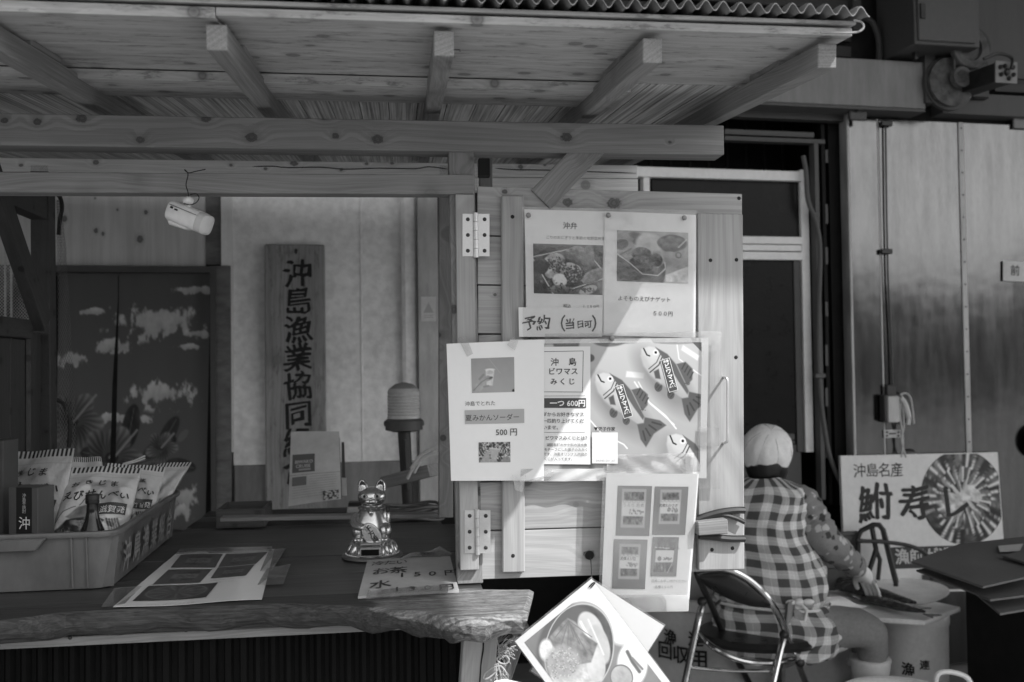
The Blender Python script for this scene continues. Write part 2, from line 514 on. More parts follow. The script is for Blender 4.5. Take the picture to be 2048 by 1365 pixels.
class Cv:
    """a small grey picture; coordinates run 0..asp across and 0..1 down, tones are screen tones"""
    def __init__(s, nx, ny, bgv, asp):
        s.nx, s.ny, s.asp = nx, ny, asp
        s.x, s.y = np.meshgrid((np.arange(nx) + .5) / nx * asp, (np.arange(ny) + .5) / ny)
        s.a = np.full((ny, nx), float(bgv)); s.px = 1.0 / ny
    def put(s, m, v):
        s.a = s.a * (1 - m) + v * m; return s
    def noise(s, scale, seed, octv=4):
        r = np.random.default_rng(seed); out = np.zeros_like(s.a); amp = 1; tot = 0
        for o in range(octv):
            n = max(2, int(scale * 2 ** o)); gx = int(n * max(s.asp, 1)) + 2
            G = r.random((n + 2, gx + 2))
            u = s.x / s.asp * gx * .999; v = s.y * n * .999
            i = u.astype(int); j = v.astype(int); fu = u - i; fv = v - j
            fu = fu * fu * (3 - 2 * fu); fv = fv * fv * (3 - 2 * fv)
            out += amp * ((G[j, i] * (1 - fu) + G[j, i + 1] * fu) * (1 - fv) + (G[j + 1, i] * (1 - fu) + G[j + 1, i + 1] * fu) * fv)
            tot += amp; amp *= .55
        return out / tot
    def edge(s, d, soft):
        w = max(soft, s.px) * 1.0
        return np.clip(.5 - d / w, 0, 1)
    def ell(s, cx, cy, rx, ry, v, rot=0, soft=0, tex=0, seed=1, ts=10, shade=0):
        c, q = math.cos(R(rot)), math.sin(R(rot))
        X = (s.x - cx) * c + (s.y - cy) * q; Y = -(s.x - cx) * q + (s.y - cy) * c
        k = np.sqrt((X / rx) ** 2 + (Y / ry) ** 2)
        m = s.edge((k - 1) * min(rx, ry), soft)
        val = v + (tex * (s.noise(ts, seed) - .5) * 2 if tex else 0) - shade * (Y / ry)
        return s.put(m, val)
    def poly(s, pts, v, soft=0, tex=0, seed=1, ts=10):
        ins = np.zeros(s.a.shape, bool); d = np.full(s.a.shape, 1e9); n = len(pts)
        for i in range(n):
            x0, y0 = pts[i]; x1, y1 = pts[(i + 1) % n]
            c = ((y0 > s.y) != (y1 > s.y)) & (s.x < (x1 - x0) * (s.y - y0) / ((y1 - y0) or 1e-9) + x0); ins ^= c
            d = np.minimum(d, s._seg(x0, y0, x1, y1))
        m = s.edge(np.where(ins, -d, d), soft)
        return s.put(m, v + (tex * (s.noise(ts, seed) - .5) * 2 if tex else 0))
    def _seg(s, x0, y0, x1, y1):
        dx, dy = x1 - x0, y1 - y0; L = dx * dx + dy * dy or 1e-9
        t = np.clip(((s.x - x0) * dx + (s.y - y0) * dy) / L, 0, 1)
        return np.hypot(s.x - x0 - t * dx, s.y - y0 - t * dy)
    def line(s, pts, w, v, soft=0):
        d = np.full(s.a.shape, 1e9)
        for a, b in zip(pts[:-1], pts[1:]): d = np.minimum(d, s._seg(a[0], a[1], b[0], b[1]))
        return s.put(s.edge(d - w / 2, soft), v)
    def ring(s, cx, cy, rx, ry, w, v, rot=0):
        return s.line([(cx + rx * math.cos(t) * math.cos(R(rot)) - ry * math.sin(t) * math.sin(R(rot)), cy + rx * math.cos(t) * math.sin(R(rot)) + ry * math.sin(t) * math.cos(R(rot))) for t in np.linspace(0, 2 * math.pi, 40)], w, v)
    def mul(s, amp, scale, seed):
        s.a = s.a * (1 + amp * (s.noise(scale, seed) - .5) * 2); return s
    def specks(s, n, seed, v, r, box=None, region=None):
        q = np.random.default_rng(seed)
        for _ in range(n):
            if region:
                cx, cy, rx, ry = region; t = q.random() * 6.283; k = math.sqrt(q.random())
                x, y = cx + rx * k * math.cos(t), cy + ry * k * math.sin(t)
            else:
                x = box[0] + (box[2] - box[0]) * q.random(); y = box[1] + (box[3] - box[1]) * q.random()
            s.ell(x, y, r * (.6 + q.random()), r * (.5 + .6 * q.random()), v, rot=q.random() * 180)
        return s

_tc = bpy.data.curves.new('lettering_source', 'FONT')
_to = bpy.data.objects.new('lettering_source', _tc)
_cache = {}
def glyphs(ch, bold=0.0):
    """outline of a text, in em units, baseline at 0"""
    k = (ch, bold)
    if k not in _cache:
        COL.objects.link(_to)
        _tc.body = ch; _tc.resolution_u = 2; _tc.offset = bold; _tc.fill_mode = 'BOTH'
        bpy.context.view_layer.update()
        me = bpy.data.meshes.new_from_object(_to.evaluated_get(bpy.context.evaluated_depsgraph_get()))
        _cache[k] = ([tuple(v.co) for v in me.vertices], [tuple(p.vertices) for p in me.polygons])
        bpy.data.meshes.remove(me)
        COL.objects.unlink(_to)
    return _cache[k]

def text_layout(txt, bold=0.0, vertical=False, gap=1.0, brush=0.0, seed=0, fat=0.0):
    vs, fs = text_layout0(txt, bold, vertical, gap, brush, seed)
    if not fat: return [(p[0], p[1], 0.0) for p in vs], fs
    n = len(vs); V, F = [], []         # heavy strokes: the outline laid again a little beside itself
    for k, (dx, dy) in enumerate(((0, 0), (fat, 0), (-fat, 0), (0, fat * .7), (fat * .6, -fat * .6))):
        V += [(p[0] + dx, p[1] + dy, .00012 * k) for p in vs]; F += [tuple(i + n * k for i in f) for f in fs]
    return V, F

def text_layout0(txt, bold=0.0, vertical=False, gap=1.0, brush=0.0, seed=0):
    """-> verts (x right, y up; size 1 em), faces. vertical: one sign below the other"""
    vs, fs = [], []
    if not vertical and gap == 1.0 and not brush:
        v, f = glyphs(txt, bold); return [(a[0], a[1]) for a in v], f
    for i, ch in enumerate(txt):
        if ch in ' \u3000': continue
        v, f = glyphs(ch, bold); o = len(vs)
        if brush:      # handwriting: slanted cross strokes, wavering edges
            q = random.Random(seed + i * 7); a, b, c = q.random() * 6, q.random() * 6, q.random() * 6
            v = [(p[0] + brush * .05 * math.sin(p[1] * 9 + a) + brush * .02 * math.sin(p[1] * 37 + c), p[1] + brush * (.16 * (p[0] - .45) + .05 * math.sin(p[0] * 8 + b) + .02 * math.sin(p[0] * 31 + a)), 0) for p in v]
        if vertical: vs += [(p[0] - .45, p[1] - (i + .85) * gap) for p in v]
        else: vs += [(p[0] + i * .93 * gap, p[1]) for p in v]
        fs += [tuple(k + o for k in q_) for q_ in f]
    return vs, fs

class Sheet:
    """thin sheet between four world corners (TL, TR, BR, BL) with a gentle bow; print lies a hair in front of it"""
    def __init__(s, name, label, cat, corners, mat, bow=None, th=.0006, nu=14, nv=18, group=None, parent=None, part='paper'):
        s.c = [Vector(p) for p in corners]
        s.w = ((s.c[1] - s.c[0]).length + (s.c[2] - s.c[3]).length) / 2
        s.h = ((s.c[3] - s.c[0]).length + (s.c[2] - s.c[1]).length) / 2
        nrm = (s.c[3] - s.c[0]).cross(s.c[1] - s.c[0]).normalized()
        s.n = nrm; s.bow = bow or (lambda u, v: 0.0); s.k = 1
        if parent is None:
            s.o = thing(name, label, cat, (s.c[0] + s.c[1] + s.c[2] + s.c[3]) / 4, group)
        else: s.o = parent
        mb = MB()
        mb.grid(lambda u, v: s.at(u, v), nu, nv, flip=False)
        mb.grid(lambda u, v: s.at(u, v, -th), nu, nv, flip=True)
        e = [(i / nu, 0) for i in range(nu + 1)] + [(1, j / nv) for j in range(1, nv + 1)] + [(1 - i / nu, 1) for i in range(1, nu + 1)] + [(0, 1 - j / nv) for j in range(1, nv)]
        mb.loft([[s.at(u, v) for u, v in e], [s.at(u, v, -th) for u, v in e]], caps=False, smooth=False)
        s.sheet = build(part, mb, mat, s.o)
    def at(s, u, v, off=0.0):
        a = s.c[0].lerp(s.c[1], u); b = s.c[3].lerp(s.c[2], u)
        return a.lerp(b, v) + s.n * (s.bow(u, v) + off)
    def z(s):
        s.k += 1; return .0003 + .00018 * s.k
    def photo(s, cv, u0, v0, u1, v1, mat=None, name='photo', quad=None):
        z = s.z(); nx, ny = cv.nx, cv.ny; mb = MB()
        def uv(i, j):
            if quad:
                a = Vector(quad[0]).lerp(Vector(quad[1]), i); b = Vector(quad[3]).lerp(Vector(quad[2]), i); p = a.lerp(b, j); return p.x, p.y
            return u0 + (u1 - u0) * i, v0 + (v1 - v0) * j
        mb.grid(lambda i, j: s.at(*uv(i, j), z), nx - 1, ny - 1, smooth=True, col=s2l(cv.a).ravel())
        return build(name, mb, mat or M['print'], s.o)
    def text(s, txt, u, v, size, tone=.15, bold=0.0, align='l', vertical=False, gap=1.0, rot=0, sx=1.0, brush=0.0, name='lettering', mat=None, seed=0, sy=1.0, fat=0.0):
        """u, v: baseline start (or top centre when vertical); size: em height in metres"""
        vs, fs = text_layout(txt, bold, vertical, gap, brush, seed, fat)
        if not vs: return
        xs = [p[0] for p in vs]; wd = max(xs) * sx
        sh = 0 if align == 'l' else (-wd if align == 'r' else -wd / 2)
        c, q = math.cos(R(rot)), math.sin(R(rot)); z = s.z(); out = []
        for p in vs:
            x, y = p[0] * sx + (0 if vertical else sh), p[1] * sy
            X = (x * c - y * q) * size; Y = (x * q + y * c) * size
            out.append(s.at(u + X / s.w, v - Y / s.h, z + p[2]))
        mb = MB(); mb.add(out, [f[::-1] for f in fs] if False else fs, True, float(s2l(tone)))
        return build(name, mb, mat or M['print'], s.o)
    def rect(s, u0, v0, u1, v1, tone, name='print_block', mat=None):
        z = s.z(); mb = MB()
        mb.grid(lambda i, j: s.at(u0 + (u1 - u0) * i, v0 + (v1 - v0) * j, z), 6, 6, True, [float(s2l(tone))] * 49)
        return build(name, mb, mat or M['print'], s.o)
    def lines(s, segs, w, tone, name='printed_rule'):
        z = s.z(); mb = MB()
        for (u0, v0, u1, v1) in segs:
            du, dv = (u1 - u0) * s.w, (v1 - v0) * s.h; L = math.hypot(du, dv) or 1e-9
            ou, ov = -dv / L * w / 2 / s.w, du / L * w / 2 / s.h
            P = []
            for k in range(9):
                a, b = u0 + (u1 - u0) * k / 8, v0 + (v1 - v0) * k / 8
                P += [s.at(a + ou, b + ov, z), s.at(a - ou, b - ov, z)]
            mb.add(P, [(2 * k, 2 * k + 1, 2 * k + 3, 2 * k + 2) for k in range(8)], True, float(s2l(tone)))
        return build(name, mb, M['print'], s.o)

def flat_text(name, txt, P, ex, ey, size, mat, parent, depth=.0008, bold=0.0, vertical=False, gap=1.0, sx=1.0, brush=0.0, seed=0, off=.001, fn=None, fat=0.0):
    """solid lettering on a surface: P start point, ex/ey unit directions of the writing"""
    vs, fs = text_layout(txt, bold, vertical, gap, brush, seed, fat)
    ex = Vector(ex).normalized(); ey = Vector(ey).normalized(); n = ex.cross(ey)
    mb = MB(); P = Vector(P)
    pts = [(P + ex * (p[0] * sx * size) + ey * (p[1] * size) + n * (off + p[2])) for p in vs] if fn is None else [fn(p[0] * sx * size, p[1] * size) for p in vs]
    mb.add(pts, fs, False)
    return build(name, mb, mat, parent)

# ================================================================== GROUND
M['lake'] = plain('lake_water', .03, .06, var=.2, bump=.06, bs=3); M['hill'] = plain('wooded_hill', .04, .9, var=.4, scale=.2)
mb = MB(); mb.grid(lambda u, v: Vector((-60 + 120 * u, -19 + 39 * v, 0)), 12, 12, flip=True)
g = build('ground', mb, M['ground'], kind='structure')

# ================================================================== FISHERY BUILDING
bld = thing('fishery_building', 'fishery building with plaster wall, dark recess, aluminium door and grey upper wall', 'building', bpt(0, 0, 0))
P_ = bld
S = lambda px, py, w=0: bsz(onB(px, py, w))
s_pl0 = S(466, 700)[0]; s_pl1 = S(872, 700)[0]; s_rec1 = S(1700, 700)[0]
z_pl = S(640, 926)[1]
# plaster with plinth; wall sections butt end to end
bboxm('plaster_wall', s_pl0, s_pl1, z_pl, 3.3, 0, .2, M['plaster'], P_)
bboxm('plinth', s_pl0, s_pl1, 0, z_pl, .012, .21, M['plinth'], P_, bevel=.006)
bbox('wall_seam', 722, 380, 726, 926, .004, .01, M['plaster'], P_)
bbox('corner_trim', 455, 380, 466, 905, .03, .06, M['alu'], P_)
bbox('corner_post', 806, 380, 836, 926, .05, .06, M['plaster'], P_, bevel=.012)
bbox('steel_jamb', 838, 380, 878, 1010, .08, .07, M['steel_dull'], P_)
# left: plywood over the doorway, weathered jamb, dark frame
pw_ = bbox('plywood_panel', -120, 300, 411, 531, .015, .05, M['plywood'], P_, vert=True)
Mi_ = WM[pw_.name].inverted()
pw_.data.materials[0] = wood('knotty_plywood', .54, .45, knots=1, rings=22, fib=.05, klist=[((Mi_ @ onB(x, y, .015)).x, (Mi_ @ onB(x, y, .015)).z, r_ * 4.2 / FPX) for x, y, r_ in ((192, 462, 4), (206, 468, 3), (280, 479, 6), (190, 397, 2), (292, 425, 4), (129, 438, 5), (235, 420, 2))])
bbox('stained_strip', 411.5, 380, 441, 530, .02, .05, M['jamb'], P_)
bbox('pale_strip', 442, 380, 454, 540, .03, .05, M['alu'], P_)
bbox('doorway_jamb', 432, 532, 462, 1060, .05, .08, M['jamb'], P_)
bbox('doorway_frame', 421, 532, 431.6, 1060, .06, .10, M['greydark'], P_)
bbox('doorway_head', -120, 531.5, 421, 544, .06, .10, M['greydark'], P_)
a0 = S(-150, 700)[0]; a1 = S(421, 700)[0]
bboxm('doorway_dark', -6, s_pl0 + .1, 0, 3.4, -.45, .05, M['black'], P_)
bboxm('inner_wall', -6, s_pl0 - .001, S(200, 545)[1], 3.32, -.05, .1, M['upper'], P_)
# across the water behind the camera: the lake and a wooded hill that the steel door mirrors
mb = MB(); mb.grid(lambda u, v: Vector((-300 + 600 * u, -420 + 400 * v, -.6)), 4, 4, flip=True); build('lake', mb, M['lake'], kind='structure')
mb = MB(); hs_ = [30 + 6 * math.sin(i * .7) + 3 * math.sin(i * 1.9 + 1) for i in range(41)]
mb.grid(lambda u, v: Vector((-320 + 640 * u, -190 - 60 * v, (-1 + (hs_[round(u * 40)] + 1) * math.sin(v * 1.57)))), 40, 8, flip=True); build('hill', mb, M['hill'], kind='structure')
# dark recess behind the aluminium door
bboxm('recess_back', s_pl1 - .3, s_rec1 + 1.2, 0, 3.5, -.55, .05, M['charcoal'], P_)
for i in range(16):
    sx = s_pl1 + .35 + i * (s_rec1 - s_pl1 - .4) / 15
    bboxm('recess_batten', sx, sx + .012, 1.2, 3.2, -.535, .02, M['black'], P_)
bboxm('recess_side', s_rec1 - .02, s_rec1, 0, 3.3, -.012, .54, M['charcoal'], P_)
bboxm('end_wall', S(2200, 700, .05)[0] + .004, 7.5, 0, 2.448, -.01, .1, M['uppergrey'], P_)
bboxm('cold_store_back', s_rec1 + .004, S(2200, 700, .05)[0], 0, 2.448, -.01, .1, M['upper'], P_)
bboxm('track_wall', s_rec1 + .002, 7.5, 2.45, 2.858, -.01, .1, M['upper'], P_)
bboxm('recess_side', s_pl1, s_pl1 + .02, 0, 3.3, -.21, .35, M['charcoal'], P_)
# upper wall
zt = S(1600, 112)[1]
bboxm('upper_wall', -4, S(1782, 0)[0], 3.32, 6, .02, .2, M['upper'], P_)
bboxm('upper_wall', S(1782, 0)[0] + .002, 7.5, 2.86, 6, .0, .2, M['uppergrey'], P_)
# horizontal louvres in the shade over the stall roof
for k in range(9):
    z0 = 2.62 + k * .075
    bboxm('louvre_slat', S(690, 0)[0], S(1700, 0)[0], z0, z0 + .05, .0, .03, M['dark'], P_)
bboxm('louvre_back', -6, S(1800, 0)[0], 2.62, 3.318, -.06, .03, M['black'], P_)
bbox('louvre_frame', 1706, -40, 1722, 60, .03, .06, M['greydark'], P_)
# eave added unseen above the picture, outline stepped to shade wall, counter and shutter
ze = 4.4; Ye = 2.11 - (ze - 1.56) / 1.6; Yt = 1.80 - (ze - .95) / 1.6; Xt = -.525 + .622 * ze
ev = MB(); ev.prism([(-9, Yt, ze), (Xt, Yt, ze), (Xt, Ye, ze), (12, Ye, ze), (12, 5.6, ze), (-9, 5.6, ze)], (0, 0, .12))
build('shade_eave', ev, M['uppergrey'], P_)

# aluminium sliding door
W0 = -.02
for (nm, x0, y0, x1, y1, w, dp, mt) in (
    ('door_stile', 1606, 340, 1622, 905, W0, .05, 'alu'), ('door_stile', 1291, 340, 1304, 905, W0, .05, 'alu'),
    ('door_head', 1262, 338, 1605, 358, W0 + .012, .06, 'alu'),
    ('door_rail', 1305, 472, 1605, 487, W0 + .008, .05, 'alu'), ('door_rail', 1305, 488.5, 1605, 501, W0 - .004, .05, 'alu'),
    ('door_rail', 1305, 503, 1605, 519, W0 + .006, .05, 'alu'),
    ('door_stile', 1591, 520, 1604, 905, W0 - .012, .03, 'greydark'),
    ('door_rail', 1305, 872, 1590, 884, W0 - .006, .03, 'uppergrey'), ('door_rail', 1305, 886, 1590, 893, W0 - .012, .03, 'uppergrey')):
    bbox(nm, x0, y0, x1, y1, w, dp, M[mt], P_, bevel=.002)
bbox('door_pane', 1305, 358.5, 1605, 471.5, W0 - .02, .008, M['glassdark'], P_)
bbox('door_pane', 1305, 519.5, 1590, 871, W0 - .02, .008, M['glassdark'], P_)
bbox('door_panel', 1305, 894, 1604, 1120, W0 - .02, .01, M['greydark'], P_)
bbox('frame_header', 1450, 262, 1628, 272, W0 + .03, .05, M['uppergrey'], P_)
bbox('frame_header', 1450, 276, 1650, 284, W0 + .05, .05, M['greydark'], P_)
bbox('frame_header', 1440, 212, 1700, 238, W0 + .06, .05, M['greydark'], P_)
bbox('frame_upright', 1636, 285, 1644, 1000, W0 + .05, .05, M['uppergrey'], P_)
bbox('frame_upright', 1650, 250, 1657, 1010, W0 + .02, .05, M['charcoal'], P_)
bbox('frame_upright', 1664, 245, 1690, 1010, W0 + .0, .05, M['charcoal'], P_)
for k in range(7):      # peeling marks on the dark upright
    y = 300 + k * 95 + (k * 37) % 23
    bbox('paint_flake', 1651, y, 1656, y + 26 + (k * 13) % 18, W0 + .024, .003, M['uppergrey'], P_)

# stainless cold store wall right of the recess
cw = thing('cold_store_door', 'large stainless steel cold store door with riveted seams at the right', 'door', bpt(S(1850, 900)[0], .0, 0))
x_edges = [(1706, 1764), (1768, 1926), (1938, 2200)]
ztop = S(1850, 248)[1]; 
for a, b in x_edges:
    bboxm('steel_panel', S(a, 700, .05)[0], S(b, 700, .05)[0], .03, ztop, .05, .05, M['steel'], cw, bevel=.002)
bboxm('seam_strip', S(1764.5, 700, .05)[0], S(1767.5, 700, .05)[0], .03, ztop, .048, .04, M['steel_dull'], cw)
st = bboxm('seam_strip', S(1926.5, 700, .05)[0], S(1937.5, 700, .05)[0], .03, ztop, .056, .05, M['steel_dull'], cw, bevel=.002)
mb = MB()
for k in range(24):
    p = bpt(S(1932, 700, .05)[0], .057, .1 + k * .108); mb.ball(p, .004, 8, 5)
build('rivets', mb, M['darkmetal'], cw)
bboxm('edge_trim', S(1700, 700, .05)[0], S(1705.5, 700, .05)[0], .02, ztop + .02, .065, .07, M['steel_dull'], cw, bevel=.003)

# track housing, drive unit
tr = thing('door_track_housing', 'long pale sheet metal housing of the sliding door track under the cabinet', 'track housing', onB(1600, 160, .1))
bbox('housing', 1380, 112, 1850, 208, .14, .14, M['housing'], tr, bevel=.003)
bbox('lower_lip', 1380, 209, 1850, 214, .15, .15, M['uppergrey'], tr)
bbox('end_bracket', 1851, 102, 1872, 206, .16, .18, M['greydark'], tr, bevel=.002)
bbox('rear_channel', 1885, 190, 2120, 232, .10, .10, M['uppergrey'], tr, bevel=.002)
bbox('rear_channel', 1990, 170, 2120, 186, .06, .06, M['dark'], tr)
bbox('dark_gap', 1700, 215, 2140, 247, .01, .02, M['black'], tr)
bbox('hanger_plate', 1700, 208, 1734, 240, .12, .02, M['greydark'], tr, bevel=.003)
mb = MB(); mb.ball(onB(1714, 218, .13), (.014, .014, .014), 10, 6); build('hanger_bolt', mb, M['darkmetal'], tr)
bbox('hanger_plate', 2028, 228, 2100, 258, .068, .014, M['housing'], tr, bevel=.002)

mo = thing('door_drive_motor', 'dark belt drive motor with rusty pulley discs at the end of the track housing', 'motor', onB(1910, 150, .15))
def disc(name, px, py, w, rad, dep, mat, parent, prof=None, n=36):
    c = onB(px, py, w); Mx = Matrix(((BE.x, 0, BN.x, c.x), (BE.y, 0, BN.y, c.y), (0, 1, 0, c.z), (0, 0, 0, 1)))
    mb = MB(); mb.lathe(prof or [(rad * .97, -dep), (rad, -dep * .9), (rad, -dep * .1), (rad * .96, 0)], n)
    return build(name, mb, mat, parent, Mx)
k_ = 4.85 / FPX
disc('flywheel', 1904, 163, .20, 47 * k_, .02, M['rust'], mo)
disc('flywheel_rim', 1900, 166, .17, 53 * k_, .03, M['greydark'], mo)
disc('motor_body', 1935, 100, .20, 34 * k_, .22, M['darkmetal'], mo)
r_ = 40 * k_
disc('motor_pulley', 1944, 96, .25, r_, .03, M['rust'], mo, [(r_ * .3, -.02), (r_ * .55, -.02), (r_ * .6, -.004), (r_ * .95, 0), (r_, -.006), (r_ * .9, -.015), (r_, -.026), (r_ * .95, -.03), (r_ * .3, -.03)][::-1])
r_ = 20 * k_
disc('drive_pulley', 1926, 153, .25, r_, .03, M['rust'], mo, [(r_ * .4, -.012), (r_ * .6, 0), (r_ * .95, 0), (r_, -.006), (r_ * .8, -.015), (r_, -.026), (r_ * .95, -.03)][::-1])
c0, c1 = onB(1944, 96, .235), onB(1926, 153, .235)
pts = []
for t in np.linspace(-.1, math.pi + .1, 12): pts.append(c0 + BE * (.094 * math.cos(t)) + Vector((0, 0, .094 * math.sin(t))))
for t in np.linspace(math.pi + .1, 2 * math.pi - .1, 12): pts.append(c1 + BE * (.048 * math.cos(t)) + Vector((0, 0, .048 * math.sin(t))))
mb = MB(); mb.tube(pts, .007, 6, closed=True); build('drive_belt', mb, M['rubber'], mo)
mb = MB(); A, B_ = onB(1895, 178, .16), onB(1985, 148, .16)
q0 = [onB(1870, 120, .1), onB(1965, 110, .1), onB(1990, 205, .1), onB(1880, 205, .1)]
bbox('gear_box', 1872, 120, 1980, 195, .14, .14, M['darkmetal'], mo, bevel=.008)
# the channel arm that comes towards the camera
p0 = onB(1900, 182, .05); p1 = onB(2010, 146, .42)
timber('channel_arm', p0, p1, .10, .085, M['darkmetal'], mo, bevel=.003)
e0 = p1 + (p1 - p0).normalized() * .004
mb = MB(); mx = frame(p1 - p0, (0, 0, 1), p1 + (p1 - p0).normalized() * .006); mb.box((0, 0, 0), (.008, .112, .095), mx); build('end_plate', mb, M['housing'], mo)
mb = MB()
for dy, dz in ((-.035, .02), (-.03, -.012), (.03, .022), (.034, -.01), (0, .0), (.01, -.028), (-.012, .026)):
    mb.ball((0, 0, 0), (.012, .010 + .006 * (dy == 0), .010 + .008 * (dy == 0)), 8, 6, mx @ Matrix.Translation((.008, dy, dz)))
build('end_bolts', mb, M['darkmetal'], mo)
mb = MB(); mb.tube(smooth_path([p1 + Vector((-.1, 0, .06)), p1 + Vector((-.03, 0, .085)), p1 + Vector((.02, -.02, .06)), p1 + Vector((.01, -.03, .01))]), .007, 6); build('motor_cable', mb, M['rubber'], mo)

cb = thing('control_cabinet', 'grey metal control cabinet on the wall above the track housing', 'cabinet', onB(1870, 50, .2))
wf = .30
bbox('cabinet_body', 1828, -60, 1958, 92, wf, .30, M['grey'], cb, bevel=.004)
bbox('cabinet_door', 1836, -60, 1950, 84, wf + .012, .012, M['grey'], cb, bevel=.004)
bbox('latch', 1842, 6, 1852, 37, wf + .02, .008, M['darkmetal'], cb, bevel=.002)
bbox('cabinet_foot', 1830, 93, 1836, 118, wf - .1, .02, M['darkmetal'], cb)
mb = MB(); mb.tube(smooth_path(px_path([(1700, 20), (1722, 32), (1745, 46), (1757, 80), (1758, 122)], lambda a, b: onB(a, b, .06))), .014, 8)
tag(build('wall_conduit', mb, M['upper']), 'dark conduit bending down the upper wall left of the grey cabinet', 'conduit')

# cable that runs up beside the aluminium door
mb = MB(); mb.tube(smooth_path(px_path([(1606, 312), (1612, 345), (1616, 400), (1632, 445), (1640, 500), (1638, 600), (1637, 700), (1640, 780), (1648, 850), (1660, 915), (1685, 975)], lambda a, b: onB(a, b, .03))), .0115, 10)
cbl = thing('conduit_pipe', 'pale flexible conduit bending down the edge of the aluminium door', 'conduit', onB(1640, 700, .03))
build('hose', mb, M['uppergrey'], cbl)
mb = MB(); c = onB(1639, 752, .03); mb.box((0, 0, 0), (.05, .03, .022), Matrix.Translation(c)); build('clip', mb, M['grey'], cbl, bevel=.003)

# pull switch with ropes
sw = thing('pull_switch', 'grey pull switch box hanging on a thin rod with white ropes', 'switch', onB(1785, 815, .07))
bbox('switch_box', 1776, 792, 1800, 846, .10, .045, M['steel_dull'], sw, bevel=.004)
bbox('switch_side', 1769, 790, 1775.5, 843, .098, .045, M['dark'], sw, bevel=.004)
mb = MB(); mb.tube(px_path([(1771, 250), (1773, 420), (1776, 560), (1783, 700), (1785, 790)], lambda a, b: onB(a, b, .062)), .0045, 8); build('rod', mb, M['darkmetal'], sw)
for y in (247, 503):
    bbox('rod_clamp', 1764, y - 5, 1786, y + 5, .075, .02, M['darkmetal'], sw, bevel=.003)
bbox('rod_clamp', 1774, 770, 1793, 792, .08, .02, M['dark'], sw, bevel=.004)
for pts in ([(1803, 790), (1800, 830), (1806, 880), (1803, 915)], [(1803, 792), (1808, 850), (1803, 880), (1812, 915)], [(1800, 790), (1812, 787), (1822, 800), (1828, 848)]):
    mb = MB(); mb.tube(smooth_path(px_path(pts, lambda a, b: onB(a, b, .085))), .0045, 7); build('rope', mb, M['rope'], sw)
mb = MB(); mb.tube(smooth_path(px_path([(1801, 795), (1810, 810), (1817, 835), (1816, 850)], lambda a, b: onB(a, b, .09))), [.012] * 3 + [.014] * 10 + [.010] * 6, 8); build('pull_grip', mb, M['offwhite'], sw)
lp = thing('label_plate', 'small white label plate with a dash under the pull switch', 'plate', onB(1784, 868, .06))
bbox('plate', 1768, 860, 1801, 876, .058, .006, M['offwhite'], lp)
bbox('mark', 1778, 866.5, 1792, 869, .0592, .001, M['ink'], lp)
for x in (1772, 1795):
    for y in (863, 870): bbox('mark', x, y, x + 4, y + 4, .0592, .001, M['ink'], lp)
c = onB
pn = Sheet('paper_notice', 'small white paper notice with one black sign on the steel door', 'notice', [onB(2006, 522, .06), onB(2060, 525, .06), onB(2060, 565, .06), onB(2006, 562, .06)], M['offwhite'], nu=2, nv=2)
pn.text('前', .26, .66, .055, .1, .015)
mb = MB()
for t0 in range(2):
    pass
c = onB(2092, 884, .1)
mb = MB(); mb.lathe([(.085, 0), (.082, .012), (.03, .02)], 30, M=Matrix(((BE.x, 0, BN.x, c.x), (BE.y, 0, BN.y, c.y), (0, 1, 0, c.z), (0, 0, 0, 1))))
tag(build('door_pull', mb, M['rubber']), 'round black rubber disc on the steel door at the picture edge', 'disc')

# sign board of the co-operative
sb = thing('wooden_signboard', 'tall weathered wooden signboard with black brush lettering on the plaster wall', 'signboard', onB(590, 740, .04))
bd = bbox('board', 530, 489, 652, 1030, .045, .03, M['signwood'], sb, bevel=.006, vert=True)
p = onB(589, 517, .0455); 
for i, ch in enumerate('沖島漁業協同組合'):
    yy = 518 + i * 56.5
    a = onB(566, yy + 50, .0455); b = onB(618, yy + 50, .0455)
    sz = (b - a).length * 1.14
    flat_text('lettering', ch, a, BE, (0, 0, 1), sz, M['ink'], sb, fat=.022, brush=.75, seed=i * 3 + 1, off=.0012)
mb = MB(); mb.ball(onB(592, 503, .047), (.006, .006, .012), 8, 6); build('nail', mb, M['darkmetal'], sb)

# cloth curtain in the doorway, clouds and hibiscus printed on it
cv = Cv(150, 250, .36, .62)
def cloud(cx, cy, rx, ry, seed, v=.70):
    n = cv.noise(22, seed, 5); cy += 0; k = np.sqrt(((cv.x - cx) / rx) ** 2 + ((cv.y - cy) / ry) ** 2)
    below = np.clip((cv.y - cy) / ry, -1, 1)
    m = np.clip((1.0 - k + (n - .5) * (2.0 + 1.4 * np.clip(below, 0, 1))) * 3.2, 0, 1) * np.clip((1.6 - k) * 3, 0, 1)
    cv.put(m, v - .06 + .22 * (n - .4) - .05 * below)
CX = lambda px: (px - 122) / 300.0 * .62
CY = lambda py: (py - 545) / 500.0
for (x, y, rx, ry, sd) in ((318, 640, 84, 30, 1), (238, 686, 40, 13, 3), (155, 712, 36, 15, 4), (330, 783, 56, 24, 5), (390, 580, 40, 7, 7), (190, 622, 26, 6, 8), (380, 690, 36, 5, 9), (250, 828, 60, 9, 10), (375, 985, 30, 28, 11), (395, 665, 30, 7, 12), (360, 1010, 40, 14, 14)):
    cloud(CX(x), CY(y), rx / 484, ry / 500, sd)
